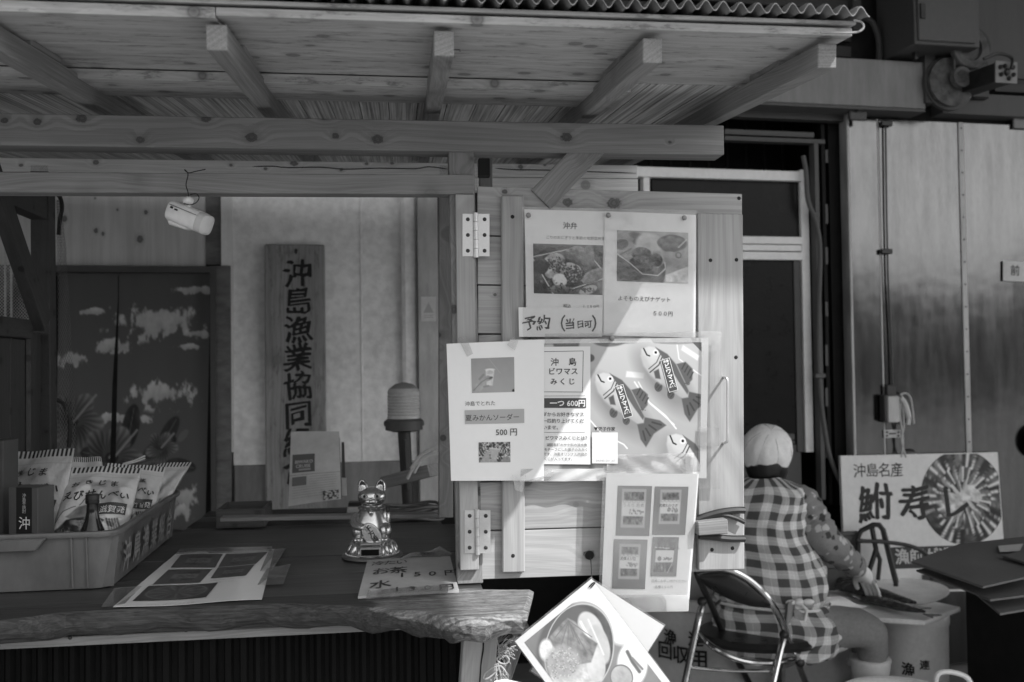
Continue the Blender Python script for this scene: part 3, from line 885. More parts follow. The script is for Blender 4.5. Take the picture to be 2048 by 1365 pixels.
def hib(cx, cy, r, seed):
    q = random.Random(seed)
    rad = np.hypot(cv.x - cx, cv.y - cy) / r; ang = np.arctan2(cv.y - cy, cv.x - cx)
    for k in range(5):
        a = k * 72 + q.random() * 20
        ex, ey = cx + r * .52 * math.cos(R(a)), cy + r * .46 * math.sin(R(a))
        veins = .06 * np.sin(ang * 26 + 2 * np.sin(rad * 5)) * np.clip(rad * 1.3, 0, 1)
        cv.ell(ex, ey, r * .60, r * .40, .30 + .30 * np.clip(rad - .35, 0, 1) ** 1.6 + veins - .05 * (k % 2), rot=a, soft=.006)
    cv.ell(cx, cy, r * .16, r * .16, .2)
    cv.line([(cx, cy), (cx + r * .8, cy - r * .9)], .008, .54)
for (x, y, a, L) in ((262, 880, -80, 70), (300, 900, -30, 60), (330, 880, -60, 55), (240, 905, 190, 60), (345, 915, 10, 50), (320, 935, 60, 50), (290, 945, 100, 40)):
    ex, ey = CX(x), CY(y); cv.ell(ex + L / 968 * math.cos(R(a)), ey + L / 968 * math.sin(R(a)), L / 800, L / 1900, .24, rot=a, tex=.08, ts=20)
    cv.line([(ex, ey), (ex + L / 484 * math.cos(R(a)), ey + L / 484 * math.sin(R(a)))], .003, .40)
hib(CX(160), CY(835), .115, 3); hib(CX(235), CY(905), .12, 9); hib(CX(330), CY(885), .06, 14)
cv.ell(CX(372), CY(862), .014, .03, .42, rot=40)
cn = thing('door_curtain', 'slit door curtain printed with clouds and hibiscus flowers in the left doorway', 'curtain', onB(270, 800, .0))
cpx = lambda x, y: onB(x, y, .015)
for (x0, x1, nx0, nx1, gapl, gapr) in ((118, 236, 0, 58, 0, 1), (238, 421, 58, 150, 1, 0)):
    mb = MB()
    def cf(u, v, x0=x0, x1=x1, gapl=gapl, gapr=gapr):
        x = x0 + (x1 - x0) * u; y = 545 + 515 * v
        sl_ = max(0, (v - .10)); g_ = 7 * min(1, sl_ * 3) + 6 * sl_
        x -= 11 * sl_ + (g_ * u * gapr * .9) - (2 * (1 - u) * gapl) * 0
        if gapl: x += 0
        p = cpx(x, y)
        return p + BN * (.010 * math.sin(x * .045 + 1.1 * v + .8) * (.3 + v) + .0025 * math.sin(x * .13 + 2 + v))
    sub = s2l(cv.a[:, nx0:nx1])
    mb.grid(cf, nx1 - nx0 - 1, cv.ny - 1, True, sub.ravel(), flip=False)
    build('curtain_half', mb, M['printcloth'], cn)
mb = MB(); mb.tube([cpx(100, 543), cpx(424, 541)], .01, 8); build('curtain_rod', mb, M['dark'], cn)

# fishing net hanging on the left post
nt = thing('fishing_net', 'fine grey fishing net hanging from the corner post beside the curtain', 'net', onB(140, 650, .5))
mb = MB()
def netp(u, v):
    y = 400 + 500 * v
    xl = 113 + 6 * v; xr = 121 + 12 * min(1, v * 5) + 26 * max(0, v - .25) ** .8
    return onY(xl + (xr - xl) * u, y, 2.99 + .03 * math.sin(u * 7 + v * 9))
nu, nv = 12, 90
def strand(a, b, w=.0011):
    d = (b - a); t = d.cross(Vector((.1, 1, 0))).normalized() * w / 2
    mb.add([a - t, b - t, b + t, a + t], [(0, 1, 2, 3)])
for j in range(nv):
    for i in range(nu):
        u0, v0, u1, v1 = i / nu, j / nv, (i + 1) / nu, (j + 1) / nv
        if (i + j) % 2: strand(netp(u0, v0), netp(u1, v1))
        else: strand(netp(u1, v0), netp(u0, v1))
build('mesh_net', mb, M['net'], nt, kind='stuff')
for pts in ([(112, 388), (120, 395), (124, 415), (120, 440), (117, 470)], [(113, 800), (130, 812), (140, 850), (138, 895)]):
    mb = MB(); mb.tube(smooth_path(px_path(pts, lambda a, b: onY(a, b, 2.97))), .006, 8); build('net_rope', mb, M['roped'], nt)

mb = MB()
def netq(u, v): return onD(-30 + 92 * u, 505 + 150 * v, 3.35 + .05 * math.sin(6 * u + 4 * v) - .10 * u)
for j in range(46):
    for i in range(30):
        a_, b_ = i / 30, j / 46
        if (i + j) % 2: strand(netq(a_, b_), netq(a_ + 1 / 30, b_ + 1 / 46), .0016)
        else: strand(netq(a_ + 1 / 30, b_), netq(a_, b_ + 1 / 46), .0016)
n2 = thing('fishing_net', 'pale fishing net seen through the side opening of the stall at the left edge', 'net', onD(20, 590, 3.35))
build('mesh_net', mb, M['rope'], n2, kind='stuff')
for x in (10, 22):
    mb = MB(); mb.tube([onD(x, 470, 3.4), onD(x + 1, 690, 3.4)], .004, 6); build('net_cord', mb, M['rope'], n2)
# ================================================================== STALL
stall = thing('wooden_stall', 'wooden market stall with slab counter, corrugated roof and open shutter', 'stall', (0, 2.1, 0))
T = M['timber']
M['timber_pale'] = wood('pale_beam_timber', .74, .56, knots=.6, rings=60, dens=11)  # paler base tone for the rear beams
YF, YR = 2.08, 2.88
DN = Vector((0, 0, -1))
def xbeam(name, xl, yl0, yl1, xr, yr0, yr1, Y, dep, mat, ext=0.0, up=(0, 0, 1)):
    a = (onY(xl, yl0, Y) + onY(xl, yl1, Y)) / 2; b = (onY(xr, yr0, Y) + onY(xr, yr1, Y)) / 2
    h = ((onY(xl, yl0, Y) - onY(xl, yl1, Y)).length + (onY(xr, yr0, Y) - onY(xr, yr1, Y)).length) / 2
    d = (b - a).normalized(); a = a - d * ext
    off = Vector((0, dep / 2, 0))
    return timber(name, a + off, b + off, dep, h, mat, stall)
def knots_at(o, Y, pts, light, dark, rings):
    Mi = WM[o.name].inverted(); kl = []
    for px, py, rpx in pts:
        p = Mi @ onY(px, py, Y); kl.append((p.x, p.z, rpx * (Y - .03) / FPX))
    o.data.materials[0] = wood('knotty_timber', light, dark, knots=1, rings=rings, klist=kl)
def vpost(name, px0, px1, ytop, ybot, Y, dep, mat, xb0=None, xb1=None):
    """post with its front face at depth Y; px0..px1 wide at its top"""
    a = (onY(px0, ytop, Y) + onY(px1, ytop, Y)) / 2; b = (onY(xb0 or px0, ybot, Y) + onY(xb1 or px1, ybot, Y)) / 2
    w = (onY(px0, ytop, Y) - onY(px1, ytop, Y)).length
    off = Vector((0, dep / 2, 0))
    return timber(name, b + off, a + off, w, dep, mat, stall, up=(0, -1, 0))
fb_ = xbeam('front_beam', 0, 228, 289, 1448, 250, 311, YF, .063, T, ext=.8)
xbeam('hatch_beam', 0, 343, 386, 948, 351, 388, YF + .004, .045, M['timber_plain'], ext=.8)
rb_ = xbeam('rear_beam', 0, 316, 343, 1276, 331, 357, YR, .05, M['timber_pale'], ext=.5)
xbeam('rear_beam', 0, 344.5, 372, 1276, 358.5, 383, YR + .002, .05, M['timber_pale'], ext=.5)
fp_ = vpost('front_post', 897, 948, 293, 1168, YF + .012, .054, T, 918, 963)
vpost('rear_post', 878, 906, 330, 1036, YR, .045, T)
vpost('rear_post', 960, 985, 300, 420, 2.6, .045, T)
mbx = MB(); c = onY(968, 337, 2.5); mbx.box(c, (.03, .03, .045)); build('metal_bracket', mbx, M['dark'], stall, bevel=.002)
# hinge batten on the post
vpost('hinge_batten', 911, 948, 389, 1141, YF - .004, .0155, M['batten'], 921, 957)
knots_at(fb_, YF, [(9, 241, 6), (75, 244, 7), (163, 237, 9), (281, 280, 7), (412, 238, 8), (503, 275, 10), (650, 232, 9), (671, 272, 6), (755, 279, 10), (1133, 275, 10), (1340, 285, 3), (-120, 260, 9)], .27, .16, 80)
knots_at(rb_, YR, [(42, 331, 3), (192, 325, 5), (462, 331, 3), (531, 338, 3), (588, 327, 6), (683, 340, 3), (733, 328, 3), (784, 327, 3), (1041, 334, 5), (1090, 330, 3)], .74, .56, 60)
# knee brace
a, b = onY(1178, 300, YF + .02), onY(1080, 402, YF + .02)
timber('knee_brace', a + Vector((.012, 0, .012)), b, .03, .058, T, stall, up=(1, 0, .5))
for pts in ([(505, 338), (545, 337), (575, 340), (640, 339), (690, 343), (760, 341), (830, 342), (858, 338), (896, 343)], [(990, 341), (1030, 344), (1100, 345), (1180, 348), (1272, 351)]):
    mb = MB(); P = [onY(x, y - 4, YR - .0004) for x, y in pts]; mb.tube(smooth_path(P, 3), [.0005] + [.0016] * (3 * (len(pts) - 1) - 1) + [.0005], 5); build('crack', mb, M['black'], stall)
# left side wall of the stall: rear corner post, rail, brace, boards
sw_ = M['sidewood']
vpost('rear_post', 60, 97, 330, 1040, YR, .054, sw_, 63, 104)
XL = onY(97, 600, YR).x
pa, pb = onX(-40, 372, XL - .02), onX(97, 418, XL - .02)
def yrail(name, P, Q, w, h, mat): return timber(name, P, Q, w, h, mat, stall)
def xat(px, py, X): return onX(px, py, X)
# rails run back along the side wall at x = XL
zA = onX(97, 395, XL).z; zB = onX(97, 440, XL).z
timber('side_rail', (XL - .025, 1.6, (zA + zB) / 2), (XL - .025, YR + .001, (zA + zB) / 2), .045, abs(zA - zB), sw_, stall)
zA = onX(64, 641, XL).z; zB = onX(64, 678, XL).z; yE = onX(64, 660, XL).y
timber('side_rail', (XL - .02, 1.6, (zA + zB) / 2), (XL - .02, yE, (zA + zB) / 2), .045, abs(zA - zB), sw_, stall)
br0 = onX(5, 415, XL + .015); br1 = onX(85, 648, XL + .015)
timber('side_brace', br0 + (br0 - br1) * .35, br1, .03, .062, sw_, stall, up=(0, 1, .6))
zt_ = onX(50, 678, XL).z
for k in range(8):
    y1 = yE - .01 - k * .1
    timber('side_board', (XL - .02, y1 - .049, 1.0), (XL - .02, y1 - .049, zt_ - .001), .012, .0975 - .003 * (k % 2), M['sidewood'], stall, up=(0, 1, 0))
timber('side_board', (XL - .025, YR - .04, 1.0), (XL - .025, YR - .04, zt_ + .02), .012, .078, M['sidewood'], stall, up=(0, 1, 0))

# rafters
YN = 1.57; SLR = .095
rz = {}
ends = [(411, 455, 48, 103), (868, 908, 62, 113), (1288, 1322, 78, 126), (1638, 1671, 88, 137)]
rx = [onY((a + b) / 2, (c + d) / 2, YN) for a, b, c, d in ends]
dx = rx[1].x - rx[0].x
rx = [Vector((rx[0].x - dx, YN, rx[0].z + (rx[0].z - rx[1].z)))] + rx
RH, RW = .040, .032
for p in rx:
    zc = p.z
    timber('rafter', (p.x, YN, zc), (p.x, 3.45, zc + SLR * (3.45 - YN)), RW, RH, M['rafter'], stall)
    timber('rafter_packer', (p.x, YN + .18, zc + SLR * .18 + RH / 2 + .0065), (p.x, YN + .33, zc + SLR * .33 + RH / 2 + .0065), RW * .9, .0125, M['rafter'], stall)
# roof planes: height over the rafters, linear in x, sloping with y
x0_, x1_ = rx[1].x, rx[4].x; z0_, z1_ = rx[1].z + RH / 2, rx[4].z + RH / 2
def zr(x, y): return z0_ + (z1_ - z0_) * (x - x0_) / (x1_ - x0_) + SLR * (y - YN)
XRt = onY(1706, 80, 1.55).x; XLt = -2.4
XJ = onY(430, 48, 1.55).x
def rboard(name, xa, xb, ya, yb, lift, th, mat):
    ym = (ya + yb) / 2
    return timber(name, (xa, ym, zr(xa, ym) + lift + th / 2), (xb, ym, zr(xb, ym) + lift + th / 2), (yb - ya) * 1.0045, th, mat, stall, up=(0, -SLR, 1), bevel=.001)
lf = .010
rboard('roof_board', XJ + .001, XRt, 1.552, 1.742, lf, .013, M['roofboard'])
rboard('roof_board', XLt, XJ, 1.552, 1.742, lf - .004, .017, M['roofboard'])
rboard('roof_board', XLt, XRt - .02, 1.744, 1.86, lf + .001, .012, M['roofboard'])
rboard('roof_board', XLt, XRt - .02, 1.861, 2.0, lf + .002, .012, M['roofboard'])
rboard('roof_purlin', XLt, XRt - .27, 1.987, 2.18, -.009, .0185, M['roofboard'])
for k in range(46):          # narrow sheathing strips running down the slope
    xa = XLt + k * (XRt - .02 - XLt) / 46; xb = XLt + (k + 1) * (XRt - .02 - XLt) / 46 - .002
    xm = (xa + xb) / 2
    timber('sheathing_strip', (xm, 2.003, zr(xm, 2.003) + lf + .006), (xm, 3.85, zr(xm, 3.85) + lf + .006), xb - xa, .009 + .001 * (k % 2), M['reed'], stall, bevel=0)
rboard('roof_batten', XLt, XRt + .004, 1.545, 1.64, lf + .0175, .006, M['roofboard'])
# corrugated sheet, 32 mm pitch
xs0, xs1 = XLt, onY(1737, 46, 1.52).x
nrip = int((xs1 - xs0) / .0285); ys = [1.515, 1.53, 1.66, 2.3, 3.9]
def corr(x, y, o):
    ph = (x - xs1) / .0285 * 2 * math.pi
    return Vector((x, y, zr(min(x, XRt + .01), y) + lf + .036 + o + .0078 * math.cos(ph + math.pi) + .0012 * math.sin(x * 31) - .004 * (y < 1.52)))
NX = nrip * 10
mb = MB()
mb.grid(lambda u, v: corr(xs0 + (xs1 - xs0) * u, ys[round(v * 4)], .0009), NX, 4, True, flip=True)
mb.grid(lambda u, v: corr(xs0 + (xs1 - xs0) * u, ys[round(v * 4)], -.0009), NX, 4, True)
mb.loft([[corr(xs0 + (xs1 - xs0) * i / NX, ys[0], .0009) for i in range(NX + 1)], [corr(xs0 + (xs1 - xs0) * i / NX, ys[0], -.0009) for i in range(NX + 1)]], caps=False, smooth=False, closed=False)
build('corrugated_sheet', mb, M['sheet'], stall)
mb = MB()    # curled end of the roofing felt at the right corner
cp = onY(1712, 62, 1.53)
mb.tube(smooth_path([cp + Vector((-.06, 0, -.004)), cp + Vector((-.005, 0, -.003)), cp + Vector((.012, 0, .004)), cp + Vector((.01, 0, .014)), cp + Vector((-.004, 0, .017))]), .002, 6)
build('felt_curl', mb, M['sheet'], stall)
mb = MB(); c = onY(917, 101, 1.72); mb.tube([onY(908, 100, 1.6), onY(920, 100, 1.6), onY(920, 104, 1.6)], .0008, 5); build('bent_nail', mb, M['darkmetal'], stall)

# counter: live-edge front slab and boards behind it
ZC = 1.0; TH = .05
fr = [(-260, 1252), (0, 1240), (110, 1228), (195, 1222), (350, 1216), (470, 1212), (586, 1208), (700, 1213), (780, 1219), (840, 1224), (890, 1233), (930, 1238), (985, 1232), (1056, 1224)]
frs = smooth_path([Vector((x, y, 0)) for x, y in fr], 4)
top = [onZ(p.x, p.y, ZC) for p in frs]
bk = [onZ(1068, 1180, ZC), onZ(1010, 1180, ZC), onZ(935, 1178, ZC)]
yb = sum(p.y for p in bk) / 3
ra = top + [onZ(1062, 1203, ZC)] + [bk[0], bk[1], bk[2]] + [Vector((top[0].x, yb, ZC))]
# edge profile: undercut, wavy
mb = MB(); rings = []
prof = [(0, 0.004), (-.004, 0.0), (-.013, -.006), (-.030, .000), (-.043, .012), (-.05, .03)]
for k, (dz, inn) in enumerate(prof):
    ring = []
    for i, p in enumerate(ra):
        live = 1.0 if i < len(top) + 2 else 0.0
        j = (.003 * math.sin(i * .9 + k * .5) + .0022 * math.sin(i * 2.7 + k * 1.3)) * live
        q = Vector((p.x, p.y + (inn + j) * live, p.z + dz * (1 + .12 * math.sin(i * 1.1) * live)))
        if i >= len(top) - 1 and i < len(top) + 2: q.z -= .004 * (k == 1) * (i % 2); q.x -= (inn * .5 + abs(.009 * math.sin(i * 3.1 + k * 2.3)))
        ring.append(q)
    rings.append(ring)
mb.loft(rings, caps=True, smooth=False)
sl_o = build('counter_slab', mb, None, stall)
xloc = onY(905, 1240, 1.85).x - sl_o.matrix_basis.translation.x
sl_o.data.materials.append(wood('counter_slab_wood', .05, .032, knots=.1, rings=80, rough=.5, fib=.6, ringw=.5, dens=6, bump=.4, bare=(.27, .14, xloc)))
# worn bare end of the slab top, a separate end piece
xb1 = onZ(132, 1100, ZC)
XC1 = .16
for k in range(4):
    ya, yb_ = yb + .003 + k * (2.93 - yb) / 4, yb + (k + 1) * (2.93 - yb) / 4
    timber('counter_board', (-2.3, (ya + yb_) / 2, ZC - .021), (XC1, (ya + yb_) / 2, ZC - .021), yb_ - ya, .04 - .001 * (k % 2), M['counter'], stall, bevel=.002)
# trim board and dark cladding under the counter
a = onY(-40, 1262, 2.03); b = onY(930, 1222, 2.03); zb0 = onY(0, 1303, 2.03).z; zb1 = onY(925, 1259, 2.03).z
timber('trim_board', Vector((a.x - .5, 2.04, (zb0 + .943) / 2 - .004)), Vector((onY(925, 1259, 2.03).x, 2.04, (zb1 + .943) / 2 + .004)), .018, .94 - (zb0 + zb1) / 2, M['timber_plain'], stall)
mb = MB()
for px, py in ((140, 1276), (372, 1261)): mb.ball(onY(px, py, 2.029), (.004, .002, .004), 10, 6)
build('screw_heads', mb, M['dark'], stall)
xs = onY(925, 1300, 2.06).x
NXc = 640
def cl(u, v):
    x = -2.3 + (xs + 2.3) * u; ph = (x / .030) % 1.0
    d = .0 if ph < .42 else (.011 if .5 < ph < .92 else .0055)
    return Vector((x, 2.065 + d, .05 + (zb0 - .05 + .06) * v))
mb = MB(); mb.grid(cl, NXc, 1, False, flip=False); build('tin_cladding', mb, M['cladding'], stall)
# front leg under the slab end
vpost('front_leg', 928, 996, 1266, 1420, 1.99, .06, M['batten'], 918, 986)
mb = MB(); mb.prism([onY(966, 1266, 1.989), onY(969, 1266, 1.989), onY(968, 1300, 1.989), onY(963, 1330, 1.989), onY(961, 1365, 1.989), onY(958, 1365, 1.989), onY(961, 1325, 1.989), onY(965, 1298, 1.989)], (0, .002, 0)); build('crack', mb, M['black'], stall)
timber('rear_stay', onY(1045, 1245, 2.25), onY(985, 1420, 2.25), .03, .04, M['timber_plain'], stall, up=(0, 1, 0))
for p in ((922, 318), (938, 312), (1133, 275), (1430, 285)):
    pass
# pale bench ledge visible behind the counter
ld = xbeam('back_ledge', 440, 1036, 1044, 878, 1028, 1036, 2.96, .05, M['timber_plain'])

# ---- shutter, opened flat against the front
YS = 2.092
sh = bpy.data.objects.new('shutter', None); COL.objects.link(sh); sh.empty_display_size = .05
place(sh, Matrix.Translation(onY(1220, 770, YS)), stall)
tl, tr_, brr, bl = (954, 373), (1484, 389), (1487, 1141), (960, 1161)
def sq(u, v, Y=YS):
    x = (tl[0] * (1 - u) + tr_[0] * u) * (1 - v) + (bl[0] * (1 - u) + brr[0] * u) * v
    y = (tl[1] * (1 - u) + tr_[1] * u) * (1 - v) + (bl[1] * (1 - u) + brr[1] * u) * v
    return onY(x, y, Y)
NP = 8
for k in range(NP):
    v0, v1 = k / NP + (.0018 if k else 0), (k + 1) / NP - .0018
    a0, a1, b0, b1 = sq(0, v0), sq(0, v1), sq(1, v0), sq(1, v1)
    p0, p1 = (a0 + a1) / 2, (b0 + b1) / 2; h = (a0 - a1).length
    pk = timber('plank', p0 + Vector((0, .006, 0)), p1 + Vector((0, .006, 0)), .012 - .0006 * (k % 3), h, M['plank'], sh, bevel=.0012)
    if k == 0: knots_at(pk, YS, [(1135, 405, 9), (1228, 407, 12), (1010, 384, 5)], .40, .27, 70)
    if k == 7: knots_at(pk, YS, [(1178, 1110, 10)], .42, .32, 50)
    if k == 2: knots_at(pk, YS, [(990, 590, 3)], .40, .30, 60)
def sboard(name, x0, x1, y0, y1, Y, th, mat, xb0=None, xb1=None):
    a = (onY(x0, y0, Y) + onY(x1, y0, Y)) / 2; b = (onY(xb0 or x0, y1, Y) + onY(xb1 or x1, y1, Y)) / 2
    w = (onY(x0, y0, Y) - onY(x1, y0, Y)).length
    return timber(name, b + Vector((0, th / 2, 0)), a + Vector((0, th / 2, 0)), w, th, mat, sh, up=(0, -1, 0), bevel=.0025)
YB = YS - .017
sboard('batten', 1003, 1048, 391, 1146, YB, .0165, M['batten'], 1007, 1048)
sboard('batten', 1394, 1486, 427, 1141, YB, .0165, M['batten'], 1397, 1489)
# hinges
for (hx0, hx1, hy0, hy1) in ((925, 979, 428, 513), (929, 981, 1021, 1107)):
    hg = MB(); yh = YF - .0055
    cx = (hx0 + hx1) / 2 - 1
    for (a, b) in ((hx0, cx - 4), (cx + 4, hx1)):
        q = [onY(a, hy0, yh), onY(b, hy0, yh), onY(b, hy1, yh), onY(a, hy1, yh)]
        hg.prism(q, (0, .0015 if a == hx0 else .003, 0))
    kn = onY(cx, hy0 - 2, yh - .002); kb = onY(cx + 1, hy1 + 3, yh - .002); n_ = 5
    for k in range(n_):
        A = kn.lerp(kb, k / n_ + .004); B_ = kn.lerp(kb, (k + 1) / n_ - .004); hg.tube([A, B_], .0055, 12)
    h_o = build('hinge', hg, M['hinge'], sh, bevel=0)
    mb = MB()
    for i, fy in enumerate((.13, .5, .87)):
        for fx in (.2, .82):
            p = onY(hx0 + (hx1 - hx0) * fx, hy0 + (hy1 - hy0) * fy, yh - .0008)
            mb.ball(p, (.0042, .0012, .0042), 10, 5)
    build('hinge_screws', mb, M['darkmetal'], sh)
# screws in the boards
mb = MB()
for x, y in ((1025, 434), (1026, 1112), (1421, 521), (1473, 520), (1472, 715), (1424, 1100), (1465, 1097), (1478, 397)):
    Y = YB if not (x == 1478) else YS
    mb.ball(onY(x, y, Y - .0002), (.0042, .0012, .0042), 10, 5)
build('screws', mb, M['black'], sh)
# knot hole and its string
mb = MB(); c = onY(1179, 1111, YS - .0006); mb.lathe([(.0085, 0), (.0095, .0006), (.006, .001)], 18, M=Matrix(((1, 0, 0, c.x), (0, 0, -1, c.y), (0, 1, 0, c.z), (0, 0, 0, 1)))); build('knot_hole', mb, M['black'], sh)
# bent rod handle
mb = MB(); yb_ = YB - .036
mb.tube(smooth_path([onY(1446, 755, YB + .004), onY(1450, 755, YB - .02), onY(1452, 757, yb_ + .004), onY(1455, 762, yb_), onY(1455, 800, yb_), onY(1455, 840, yb_), onY(1455, 880, yb_), onY(1452, 885, yb_ + .004), onY(1449, 887, YB - .02), onY(1446, 887, YB + .004)], 4), .0027, 8)
build('handle', mb, M['hinge'], sh)
# wooden catch block bound with black rubber
yc = YB - .042
mb = MB(); q = [onY(1395, 1045, yc), onY(1456, 1039, yc), onY(1457, 1068, yc), onY(1397, 1072, yc)]
mb.prism(q, (0, .04, 0)); build('catch_block', mb, M['timber_plain'], sh, bevel=.002)
for pts, r_ in (([(1392, 1040), (1410, 1033), (1440, 1025), (1470, 1021), (1489, 1021)], .0075), ([(1396, 1040), (1440, 1030), (1470, 1036), (1489, 1045)], .005), ([(1398, 1072), (1430, 1075), (1460, 1078), (1489, 1078)], .0075), ([(1391, 1042), (1389, 1056), (1393, 1070)], .004)):
    mb = MB(); P = smooth_path(px_path(pts, lambda a, b: onY(a, b, YB - .012)))
    mb.tube(P, r_, 8); build('rubber_strap', mb, M['rubber'], sh)

# ================================================================== PAPERS ON THE SHUTTER
def shp(pts, Y): return [onY(x, y, Y) for x, y in pts]
PG = None
# --- bento sheet
s1 = Sheet('menu_sheet', 'white menu sheet headed by two bold signs over a lunch box photo', 'menu sheet', shp([(1049, 419), (1226, 424), (1222, 672), (1053, 668)], 2.0695), M['paper'], bow=lambda u, v: .002 * math.sin(3 * v))
cv = Cv(92, 66, .30, 1.4)
cv.mul(.25, 6, 2)
cv.poly([(0, .18), (1.4, .14), (1.4, 0), (0, 0)], .34, tex=.1)
cv.ell(.75, .4, .80, .36, .16, tex=.06)
cv.poly([(0, .28), (.76, .09), (1.3, .05), (1.4, .58), (.4, 1.0), (.22, 1.0)], .27, tex=.28, seed=4, ts=12)
cv.line([(0, .27), (.76, .09)], .022, .74); cv.line([(0, .31), (.40, 1.0)], .022, .80); cv.line([(1.21, .30), (1.4, .52)], .022, .76)
cv.poly([(.5, 1.02), (1.4, .69), (1.4, 1.02)], .42, tex=.1); cv.line([(.5, .98), (1.4, .67)], .02, .80)
for (x, y, rx, ry, v, r0, sd) in ((.42, .35, .22, .16, .60, -20, 1), (.76, .56, .24, .19, .62, 20, 2), (.85, .17, .22, .13, .45, -10, 3), (1.08, .30, .14, .30, .42, 8, 4), (.88, .30, .26, .10, .40, 25, 5), (1.2, .62, .28, .12, .50, -25, 6), (.36, .58, .13, .11, .66, -20, 7), (.53, .72, .15, .13, .74, 10, 8), (.55, .9, .25, .09, .45, 0, 9), (.15, .45, .16, .16, .24, 0, 10)):
    cv.ell(x, y, rx, ry, v, rot=r0, soft=.02, tex=.16, seed=sd, ts=16, shade=.10)
cv.specks(90, 3, .14, .012, region=(.46, .42, .2, .16)); cv.specks(150, 4, .12, .013, region=(.82, .58, .2, .16)); cv.specks(60, 6, .85, .012, region=(.53, .72, .12, .1)); cv.specks(60, 7, .2, .014, region=(.7, .85, .5, .12))
cv.ell(1.10, .90, .20, .09, .66, rot=-20); cv.ring(1.10, .90, .20, .09, .012, .35, rot=-20); cv.specks(26, 8, .3, .014, region=(1.1, .9, .14, .05))
cv.a = np.clip((cv.a - .42) * 1.4 + .36, .04, .9)
s1.photo(cv, .09, .275, .89, .675)
s1.text('沖弁', .51, .145, .0152, .18, .022, align='c')
s1.text('ごりのおにぎりと季節の地野菜弁当', .235, .232, .0078, .25, .006, align='l')
s1.text('税込', .43, .782, .0088, .3, .004); s1.text('1, 1 0 0円', .66, .782, .0088, .28, .004)
# --- nugget sheet
s2 = Sheet('menu_sheet', 'white menu sheet with a photo of fried nuggets in paper cups', 'menu sheet', shp([(1209, 423), (1392, 430), (1391, 676), (1207, 671)], 2.0665), M['paper'], bow=lambda u, v: .002 * math.sin(3 * v) + .001 * math.sin(5 * u))
cv = Cv(96, 68, .62, 1.4); cv.mul(.15, 5, 12)
cv.poly([(0, 0), (.75, 0), (.5, .45), (0, .5)], .56, tex=.12, soft=.08)
cv.ell(.09, .28, .13, .09, .22, rot=-15, soft=.03); cv.ell(.42, .13, .18, .07, .30, rot=20, soft=.03); cv.ell(.38, .22, .07, .06, .34, soft=.03)
cv.line([(0, .52), (.28, .36)], .02, .32); cv.ell(.62, .25, .26, .22, .70, soft=.06, tex=.08)
cv.poly([(.86, .36), (1.33, .34), (1.2, .72), (.94, .68)], .58, soft=.02, tex=.06); cv.ell(1.08, .22, .28, .16, .28, soft=.03)
for i, (x, y) in enumerate(((.9, .22), (1.05, .16), (1.2, .2), (1.12, .3), (.98, .3))): cv.ell(x, y, .11, .085, .36, soft=.03, tex=.14, seed=20 + i, ts=14, shade=.12)
cv.line([(1.2, .3), (1.36, .14)], .02, .75); cv.ring(1.2, .45, .05, .05, .018, .30)
cv.poly([(.95, .84), (1.4, .66), (1.4, .98), (.95, .98)], .74, tex=.12, seed=30)
cv.poly([(.0, .50), (.35, .66), (.92, .62), (.97, .70), (.9, 1.02), (0, 1.02)], .44, soft=.015, tex=.12, seed=31, ts=8)
cv.poly([(.7, .40), (.88, .38), (.93, .60), (.80, .72), (.66, .62)], .62, soft=.02, tex=.06)
for i, (x, y, rx, ry) in enumerate(((.48, .45, .19, .13), (.48, .64, .24, .16), (.76, .56, .13, .13))): cv.ell(x, y, rx, ry, .34, soft=.02, tex=.22, seed=40 + i, ts=22, shade=.10)
cv.line([(0, .46), (.25, .63), (.5, .84), (.8, .86), (.95, .72), (.93, .6)], .018, .80); cv.poly([(0, .55), (.5, .9), (.42, 1.0), (0, .95)], .36, soft=.05, tex=.14, seed=50)
cv.a = np.clip((cv.a - .5) * 1.4 + .45, .04, .95)
s2.photo(cv, .135, .150, .915, .562)
s2.text('よそものえびナゲット', .145, .715, .0116, .25, .006)
s2.text('５００円', .525, .828, .0112, .25, .006)
# --- hand written tag
s3 = Sheet('handwritten_tag', 'small white tag with marker writing about same day booking', 'tag', shp([(1037, 615), (1205, 616), (1204, 674), (1038, 674)], 2.0655), M['paper'], nu=6, nv=3)
s3.text('予約', .04, .72, .0315, .30, .018, brush=.9, seed=3); s3.text('（', .36, .76, .036, .32, .012); s3.text('当', .545, .70, .023, .30, .022, brush=.9, seed=8); s3.text('日可', .685, .67, .0175, .30, .02, brush=.8, seed=11); s3.text('）', .865, .76, .036, .32, .012)
# --- clear sleeve behind both sheets
s4 = Sheet('clear_sleeve', 'clear plastic sleeve pinned over the lunch box and nugget sheets', 'plastic sleeve', shp([(1044, 414), (1394, 421), (1393, 684), (1046, 680)], 2.0600), M['film'], bow=lambda u, v: .0014 * math.sin(9 * u) * math.sin(5 * v), part='film')

